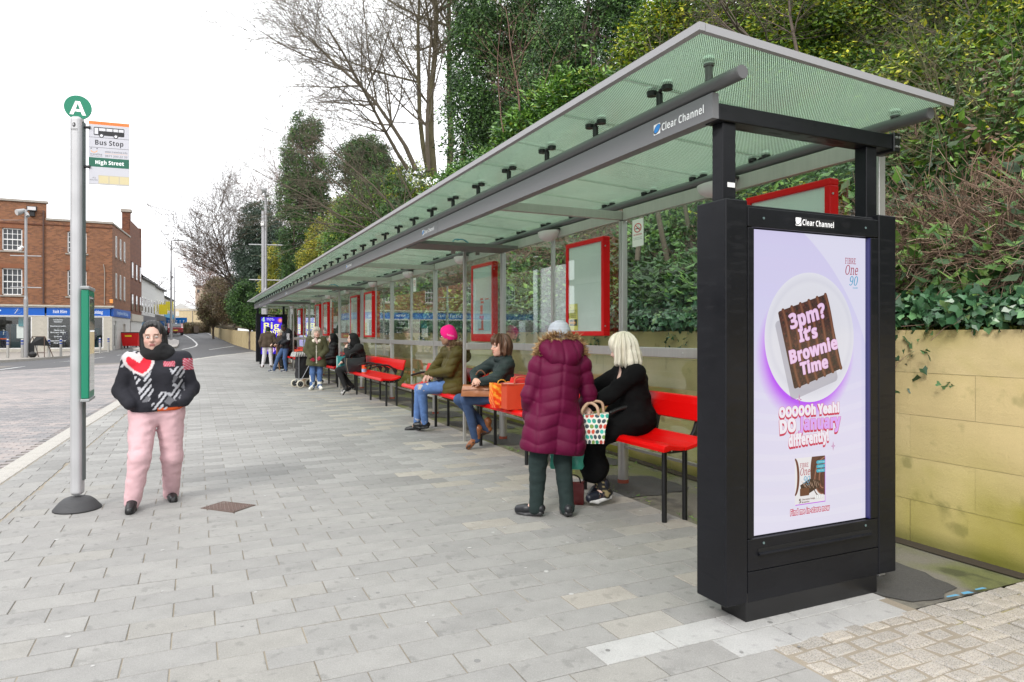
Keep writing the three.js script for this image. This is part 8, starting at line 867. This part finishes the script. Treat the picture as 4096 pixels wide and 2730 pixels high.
{ const p = at(280.8, 334, 26.2), P = [p.x, H(p.x, p.z), p.z], t = -1.2, s = 0.9, S = {}; for (const k in STAND) S[k] = STAND[k].map((v) => v * s); S.wrL = [0.18, 0.95, 0.26]; S.elL = [0.22, 0.98, 0.03]; S.wrR = [-0.12, 0.95, 0.26]; S.elR = [-0.22, 0.98, 0.03];
  figure('elderly woman with short white hair and dark brown coat between the two men', P, t, S, { cell: 0.017, skin: [0.6, 0.4, 0.32], headCell: 0.01, headRot: [0.25, 0, 0], handL: [[0, -0.3, 0.8], [0, 0.9, 0.3], 0.9], handR: [[0.2, -0.3, 0.8], [0, 0.9, 0.3], 0.7], trousers: { r: [1.1, 1.1, 1.1], color: dark(0.01) }, shoe: { color: dark(0.01), cell: 0.014 }, layers: [{ name: 'coat', bones: coat(1.12, [0, 0.5, 0], 0.2, 1.2), clip: (x, y) => 0.45 - y, cell: 0.014, disp: folds(0.012, 10), color: [0.03, 0.018, 0.012] }, { name: 'hair', geo: hairGeo(moved([[[0, 0.05, -0.03], [0, 0.055, 0], 0.095, 0.09], [[0, 0.0, -0.06], [0, -0.05, -0.05], 0.085, 0.075], [[0, -0.03, 0.14], [0, -0.07, 0.12], 0.075, 0.07, { sub: 1 }]], S.head, [0.25, 0, 0]), { col: [0.6, 0.56, 0.48], cell: 0.011 }), mat: M.hair }] });
  const q = at(276.3, 334, 25.2), c = thing('walking_stick', 'light wooden walking stick held beside the man in brown coat', 'walking stick', [q.x, H(q.x, q.z), q.z]); mesh('shaft', rod([0.12, 0, 0], [0, 0.86, 0], 0.016, 0.018, 8), std(lin(0.3, 0.15, 0.06), 0.6), c); mesh('handle', tube([[0, 0.85, 0], [-0.01, 0.9, 0], [-0.06, 0.92, 0], [-0.1, 0.89, 0]], 0.017, 8), std(lin(0.25, 0.12, 0.05), 0.6), c);
  const b = at(295.8, 334, 26.8), B = [3.5, 0.655, b.z]; figure('person in bulky black hooded coat seated behind the man in black jacket', B, -1.6, SIT, { pose: { chest: [0, 0.5, 0], neck: [0, 0.68, 0], head: [0, 0.81, 0.03], shL: [0.18, 0.61, -0.01], shR: [-0.18, 0.61, -0.01] }, cell: 0.018, skin: [0.4, 0.25, 0.2], headCell: 0.011, handL: [[0, -0.4, 0.8], [0, 1, 0.3], 0.5], handR: [[0, -0.4, 0.8], [0, 1, 0.3], 0.5], trousers: { r: [1.1, 1.1, 1.1], color: dark(0.008) }, shoe: { color: dark(0.01), cell: 0.014 }, layers: [{ name: 'coat', bones: coat(1.3, [0, 0.05, 0.02], 0.24, 1.35), disp: folds(0.02, 12), color: dark(0.007), cell: 0.015 }, { name: 'hood', bones: (J) => hood(J, 0.15), cell: 0.014, disp: folds(0.025, 20), color: dark(0.006) }] });
}
// ---------------------------------------------------------------- bags and belongings
function soft(w, h, d, o = {}) { // a sagging bag: rounded box with pushed-in sides; open at the top
  const g = new THREE.BoxGeometry(w, h, d, 14, 14, 6), p = g.attributes.position, s = o.seed ?? 1; for (let i = 0; i < p.count; i++) { let x = p.getX(i), y = p.getY(i) + h / 2, z = p.getZ(i); const v = y / h, u = x / w; x *= lerp(o.bot ?? 0.92, o.top ?? 1, v); z *= lerp(1, o.pinch ?? 0.6, v * v) * (1 + (o.belly ?? 0.15) * Math.sin(v * Math.PI) * Math.cos(u * Math.PI)); const n = fbm(x * 11 + s, y * 11, z * 6 + s, 3) - 0.5; z += n * (o.crease ?? 0.03); x += (fbm(x * 8, y * 9 + s, z * 9, 2) - 0.5) * (o.crease ?? 0.03); if (v > 0.98) y += (fbm(x * 14 + s, 3, z * 14, 2) - 0.5) * (o.rag ?? 0.02) - (o.sag ?? 0.015) * Math.cos(u * Math.PI); p.setXYZ(i, x, y, z); } g.computeVertexNormals(); return g.toNonIndexed();
}
const loop = (x0, x1, y, hgt, z, r = 0.008) => tube([[x0, y, z], [x0 + (x1 - x0) * 0.12, y + hgt * 0.75, z], [(x0 + x1) / 2, y + hgt, z], [x1 - (x1 - x0) * 0.12, y + hgt * 0.75, z], [x1, y, z]], r, 8);
{ // dotted tote
  const [c, x] = canvas(512, 384); x.fillStyle = '#e9e6dd'; x.fillRect(0, 0, 512, 384); let k = 0; const cs = ['#35474f', '#1f8a72', '#d9583f', '#2fb5a5', '#36484f', '#7a9a4a', '#b4473a', '#3f5058', '#2f9b8a']; for (let j = 0; j < 6; j++) for (let i = 0; i < 8; i++) { x.fillStyle = cs[(k * 5 + j * 2) % 9]; k++; x.beginPath(); x.ellipse(34 + i * 66 + (j % 2) * 30, 34 + j * 66, 29, 25, 0.3 * (k % 5), 0, 7); x.fill(); }
  const t = thing('tote_bag', 'white tote bag with green, red and grey dots held beside the woman in black', 'bag', [2.97, 0.6, -4.86], -0.52); mesh('body', soft(0.29, 0.25, 0.12, { bot: 0.86, top: 1.05, seed: 4 }), std(lin(0.85, 0.85, 0.85), 0.7, { map: ctex(c) }), t); const hm = std(lin(0.5, 0.33, 0.22), 0.6); mesh('handle', tube([[-0.07, 0.2, 0.06], [-0.06, 0.27, 0.05], [0.0, 0.33, 0.0], [0.06, 0.3, 0.045], [0.075, 0.23, 0.05]], 0.013, 8).scale(1, 1, 0.7), hm, t); mesh('handle', tube([[-0.06, 0.22, -0.05], [0.0, 0.33, -0.01], [0.1, 0.33, -0.03], [0.12, 0.24, -0.04]], 0.012, 8), hm, t);
  const m = thing('plastic_bag', 'mint green plastic bag behind the legs of the woman in purple', 'bag', [2.87, 0.36, -5.08], -0.5); mesh('body', soft(0.34, 0.3, 0.1, { crease: 0.09, rag: 0.08, top: 0.9, bot: 0.7, seed: 8 }), phys(lin(0.08, 0.5, 0.38), 0.35, { transmission: 0.3, thickness: 0 }), m); mesh('handle', loop(-0.08, 0.08, 0.26, 0.16, 0, 0.01), std(lin(0.08, 0.5, 0.38), 0.4), m);
  const r = thing('shopping_bag', 'dark red shopping bag on the ground by the feet of the woman in black', 'bag', [3.02, H(3, -5.15), -5.2], -0.6); mesh('body', soft(0.18, 0.19, 0.12, { seed: 2 }), std(lin(0.12, 0.008, 0.008), 0.6), r); mesh('handle', loop(-0.06, 0.06, 0.17, 0.08, 0.02, 0.006), std(lin(0.02, 0.01, 0.01), 0.6), r);
}
{ const t = thing('handbag', 'tan leather handbag on the lap of the brown haired woman', 'handbag', [3.1, 0.75, -7.68], -0.5), lm = std(lin(0.32, 0.12, 0.045), 0.42), body = soft(0.36, 0.145, 0.15, { bot: 1.0, top: 0.86, pinch: 0.55, crease: 0.025, seed: 6, sag: 0.03 }); mesh('body', body, lm, t); mesh('seam', tube([[-0.16, 0.075, 0.082], [0, 0.085, 0.09], [0.16, 0.075, 0.08]], 0.003, 5), std(lin(0.15, 0.05, 0.02), 0.5), t); mesh('strap', loop(-0.02, 0.12, 0.12, 0.19, -0.02, 0.009), std(lin(0.16, 0.06, 0.025), 0.45), t); mesh('strap', loop(0.0, 0.13, 0.11, 0.08, 0.04, 0.009), std(lin(0.2, 0.075, 0.03), 0.45), t); }
{ const [c, x] = canvas(512, 360); x.fillStyle = '#c23a17'; x.fillRect(0, 0, 512, 360); for (let i = 0; i < 360; i += 2) { x.fillStyle = i % 4 ? 'rgba(255,140,90,.12)' : 'rgba(60,5,0,.1)'; x.fillRect(0, i, 512, 1); } for (let i = 0; i < 512; i += 3) { x.fillStyle = i % 6 ? 'rgba(255,140,90,.1)' : 'rgba(60,5,0,.1)'; x.fillRect(i, 0, 1, 360); } x.fillStyle = '#f3e9e2'; x.font = 'italic 96px serif'; x.textAlign = 'center'; x.fillText('N', 356, 246); x.lineWidth = 3; x.strokeStyle = '#f3e9e2'; x.beginPath(); x.moveTo(290, 246); x.quadraticCurveTo(330, 262, 344, 214); x.moveTo(372, 190); x.quadraticCurveTo(398, 150, 420, 174); x.stroke(); x.font = 'bold 30px sans-serif'; spaced(x, 'NEPTUNE', 356, 296, 170);
  const t = thing('jute_bag', 'large red orange jute shopping bag with white lettering on the bench', 'bag', [3.35, 0.652, -7.0], 0.02), jm = std(lin(0.5, 0.055, 0.018), 0.85); const b = mesh('body', span(-0.17, 0, -0.07, 0.17, 0.25, 0.068, 0.012), jm, t); const fr = new THREE.PlaneGeometry(0.33, 0.245, 12, 8), p = fr.attributes.position; for (let i = 0; i < p.count; i++) p.setZ(i, 0.011 * Math.cos(p.getX(i) * 9) + (fbm(p.getX(i) * 12, p.getY(i) * 12, 3, 2) - 0.5) * 0.014 + 0.078); fr.computeVertexNormals(); fr.translate(0, 0.125, 0); mesh('front_panel', fr, std(lin(1, 1, 1), 0.85, { map: ctex(c) }), t); mesh('rim', [tube([[-0.17, 0.25, 0.07], [0, 0.24, 0.085], [0.17, 0.255, 0.07], [0.172, 0.25, -0.07], [0, 0.255, -0.07], [-0.172, 0.25, -0.07]], 0.006, 6, 60, true)], std(lin(0.42, 0.07, 0.03), 0.8), t); mesh('lining', box(0.3, 0.006, 0.11, 0, 0.252, 0), std(lin(0.6, 0.3, 0.26), 0.8), t); mesh('handle', loop(-0.09, 0.06, 0.245, 0.075, 0.072, 0.009), std(lin(0.45, 0.09, 0.045), 0.8), t); mesh('handle', loop(-0.07, 0.08, 0.25, 0.06, -0.06, 0.009), std(lin(0.45, 0.09, 0.045), 0.8), t); mesh('bundle', soft(0.2, 0.07, 0.1, { crease: 0.06, seed: 11 }).translate(0.03, 0.24, -0.01), std(lin(0.6, 0.02, 0.015), 0.5), t); t.scale.set(1.15, 1.15, 1.05);
  const [d, y] = canvas(256, 320); const gr = y.createLinearGradient(0, 0, 60, 320); gr.addColorStop(0, '#f0a42a'); gr.addColorStop(0.5, '#ee6a1c'); gr.addColorStop(1, '#d8301a'); y.fillStyle = gr; y.fillRect(0, 0, 256, 320); for (let i = 0; i < 60; i++) { y.fillStyle = i % 2 ? 'rgba(230,50,20,.4)' : 'rgba(255,210,80,.4)'; y.beginPath(); y.ellipse((i * 71) % 256, (i * 113) % 320, 18, 26, i, 0, 7); y.fill(); }
  const o = thing('carrier_bag', 'crumpled orange and yellow carrier bag left of the jute bag on the bench', 'bag', [3.2, 0.652, -7.2], 0.1); mesh('body', soft(0.22, 0.29, 0.12, { crease: 0.05, bot: 0.9, top: 1.08, seed: 3, rag: 0.03 }), std(lin(1, 1, 1), 0.4, { map: ctex(d) }), o); mesh('handle', loop(-0.05, 0.06, 0.27, 0.05, 0.03, 0.006), std(lin(0.7, 0.35, 0.05), 0.5), o); }
{ const t = thing('handbag', 'large black handbag beside the hooded woman on the phone', 'handbag', [3.27, 0.655, -15.42], 0.1); mesh('body', soft(0.44, 0.33, 0.16, { bot: 0.75, top: 1.05, pinch: 0.4, seed: 5, sag: 0.04 }), std(lin(0.012, 0.013, 0.016), 0.4), t); mesh('strap', loop(-0.12, 0.14, 0.3, 0.12, 0, 0.009), M.blackPaint, t); mesh('zip', tube([[-0.19, 0.3, 0.05], [-0.2, 0.15, 0.08], [-0.16, -0.02, 0.09], [-0.13, -0.05, 0.09]], 0.004, 5), std(lin(0.4, 0.35, 0.25), 0.4, { metalness: 0.6 }), t);
  const p = thing('paper_bag', 'teal and pale green paper bag on the lap of the hooded woman', 'bag', [3.08, 0.72, -15.86], -0.5); mesh('body', soft(0.2, 0.28, 0.1, { crease: 0.015, bot: 0.95, pinch: 1, belly: 0 }), std(lin(0.005, 0.17, 0.17), 0.5), p); mesh('side', span(-0.115, 0, -0.05, -0.09, 0.27, 0.05, 0.003), std(lin(0.3, 0.55, 0.5), 0.5), p); mesh('handle', loop(-0.04, 0.06, 0.27, 0.03, 0, 0.01), M.blackPaint, p); 
  const q = thing('drink_tin', 'orange tin with blue label standing on the red bench', 'tin', [3.33, 0.65, -14.72], 0); mesh('body', rod([0, 0, 0], [0, 0.165, 0], 0.05, 0.05, 24), std(lin(0.72, 0.09, 0.006), 0.4), q); mesh('lid', rod([0, 0.165, 0], [0, 0.18, 0], 0.052, 0.05, 24), std(lin(0.6, 0.02, 0.01), 0.4), q); mesh('label_band', rod([0, 0.03, 0], [0, 0.1, 0], 0.0508, 0.0508, 24, true), std(lin(0.3, 0.42, 0.6), 0.4), q); }
{ const t = thing('shopping_trolley', 'black two wheeled shopping trolley with chequered flap beside the white boots', 'shopping trolley', [2.5, H(2.6, -18.2), -18.2], 0.25), fm = std(lin(0.25, 0.26, 0.28), 0.4, { metalness: 0.4 }), cl = std(lin(0.01, 0.01, 0.012), 0.6); mesh('bag', [soft(0.36, 0.58, 0.26, { bot: 0.95, crease: 0.03, pinch: 0.95, seed: 12 }).translate(0.06, 0.24, 0)], cl, t); mesh('strap', [box(0.385, 0.02, 0.3, 0.06, 0.5, 0)], M.blackPaint, t);
  const [c, x] = canvas(128, 128); x.fillStyle = '#d8d6d2'; x.fillRect(0, 0, 128, 128); x.fillStyle = '#333'; for (let i = 0; i < 128; i += 16) { x.fillRect(i, 0, 5, 128); x.fillRect(0, i, 128, 5); } mesh('flap', soft(0.46, 0.12, 0.34, { bot: 1.06, top: 0.9, pinch: 0.9, crease: 0.03, seed: 9 }).translate(0.02, 0.8, 0), std(lin(1, 1, 1), 0.7, { map: ctex(c) }), t); const R = (n, a, b, r = 0.011) => mesh(n, rod(a, b, r, r, 8), fm, t); R('frame_tube', [-0.12, 0.1, 0.15], [-0.12, 0.85, 0.15]); R('frame_tube', [-0.1, 0.14, 0.16], [0.36, 0.95, 0.16]); R('frame_tube', [-0.1, 0.14, -0.16], [0.36, 0.95, -0.16]); R('handle', [0.36, 0.95, -0.17], [0.36, 0.95, 0.17], 0.015); R('axle', [-0.1, 0.1, -0.2], [-0.1, 0.1, 0.2]); R('axle', [0.28, 0.1, -0.2], [0.28, 0.1, 0.2]); for (const x of [-0.1, 0.28]) for (const z of [-0.19, 0.19]) { const w = mesh('wheel', new THREE.TorusGeometry(0.082, 0.02, 10, 28).translate(x, 0.1, z), std(lin(0.62, 0.58, 0.48), 0.6), t); mesh('hub', rod([x, 0.1, z - 0.016], [x, 0.1, z + 0.016], 0.068, 0.068, 20), M.blackPaint, w); for (let k = 0; k < 6; k++) { const a = k / 6 * 6.283; mesh('spoke', box(0.012, 0.03, 0.004, x + Math.sin(a) * 0.04, 0.1 + Math.cos(a) * 0.04, z + 0.018), fm, w); } }
  const b = thing('paper_sack', 'small pale brown bag on the paving behind the shopping trolley', 'bag', [2.66, H(2.6, -18.5), -18.55], 0.2); mesh('body', soft(0.26, 0.17, 0.16, { crease: 0.05, seed: 15 }), std(lin(0.5, 0.36, 0.26), 0.8), b); mesh('fold', soft(0.2, 0.05, 0.1, { crease: 0.04, seed: 19 }).translate(0, 0.15, 0), std(lin(0.42, 0.3, 0.21), 0.8), b);
  const o = thing('carrier_bag', 'orange carrier bag on the far bench beside the person in black hood', 'bag', [3.4, 0.66, -25.3], 0); mesh('body', soft(0.3, 0.3, 0.2, { crease: 0.05, seed: 21 }), std(lin(0.6, 0.06, 0.02), 0.6), o); mesh('handle', loop(-0.06, 0.06, 0.28, 0.08, 0, 0.008), std(lin(0.6, 0.06, 0.02), 0.6), o); }
// suited mannequins in the shop window
[[-12.35, 1, 'blue suit with orange sash on a dummy at the left of the shop window'], [-13.1, 0.95, 'blue suit on a dummy at the very left edge of the shop window'], [-8.75, 1, 'dark suit with white shirt on a dummy behind the lettered window'], [-7.75, 0.98, 'dark suit on a dummy right of the lettered window'], [-6.9, 0.96, 'dark suit on a dummy at the right end of the shop window']].forEach(([x, s, label], i) => {
  const t = thing('mannequin', label, 'mannequin', [x, 0.3, -59.75], 0), J = STAND, col = i < 2 ? [0.03, 0.08, 0.2] : [0.012, 0.013, 0.03]; mesh('jacket', sdf(coat(1.1, [0, 0.8, 0], 0.16, 1.15)({ ...J, elL: [0.25, 1.05, 0], wrL: [0.24, 0.8, 0.04], elR: [-0.25, 1.05, 0], wrR: [-0.24, 0.8, 0.04] }), { cell: 0.035, color: col }), M.cloth, t); mesh('shirt', sdf([[[0, 1.3, 0.08], [0, 1.15, 0.12], 0.05, 0.03], [[0, 1.4, 0], [0, 1.48, 0], 0.06, 0.05]], { cell: 0.025, color: [0.7, 0.7, 0.7] }), M.cloth, t); mesh('trousers', sdf([[[0.09, 0.85, 0], [0.09, 0.1, 0], 0.1, 0.06], [[-0.09, 0.85, 0], [-0.09, 0.1, 0], 0.1, 0.06]], { cell: 0.035, color: [0.015, 0.016, 0.03] }), M.cloth, t); if (!i) mesh('sash', box(0.4, 0.1, 0.3, 0, 0.85, 0.02, 0, 0.04), std(lin(0.7, 0.12, 0.03), 0.6), t); t.scale.setScalar(s); });
scene.traverse((o) => { if (o.isMesh) { o.castShadow = true; o.receiveShadow = true; } });
renderer.render(scene, camera);
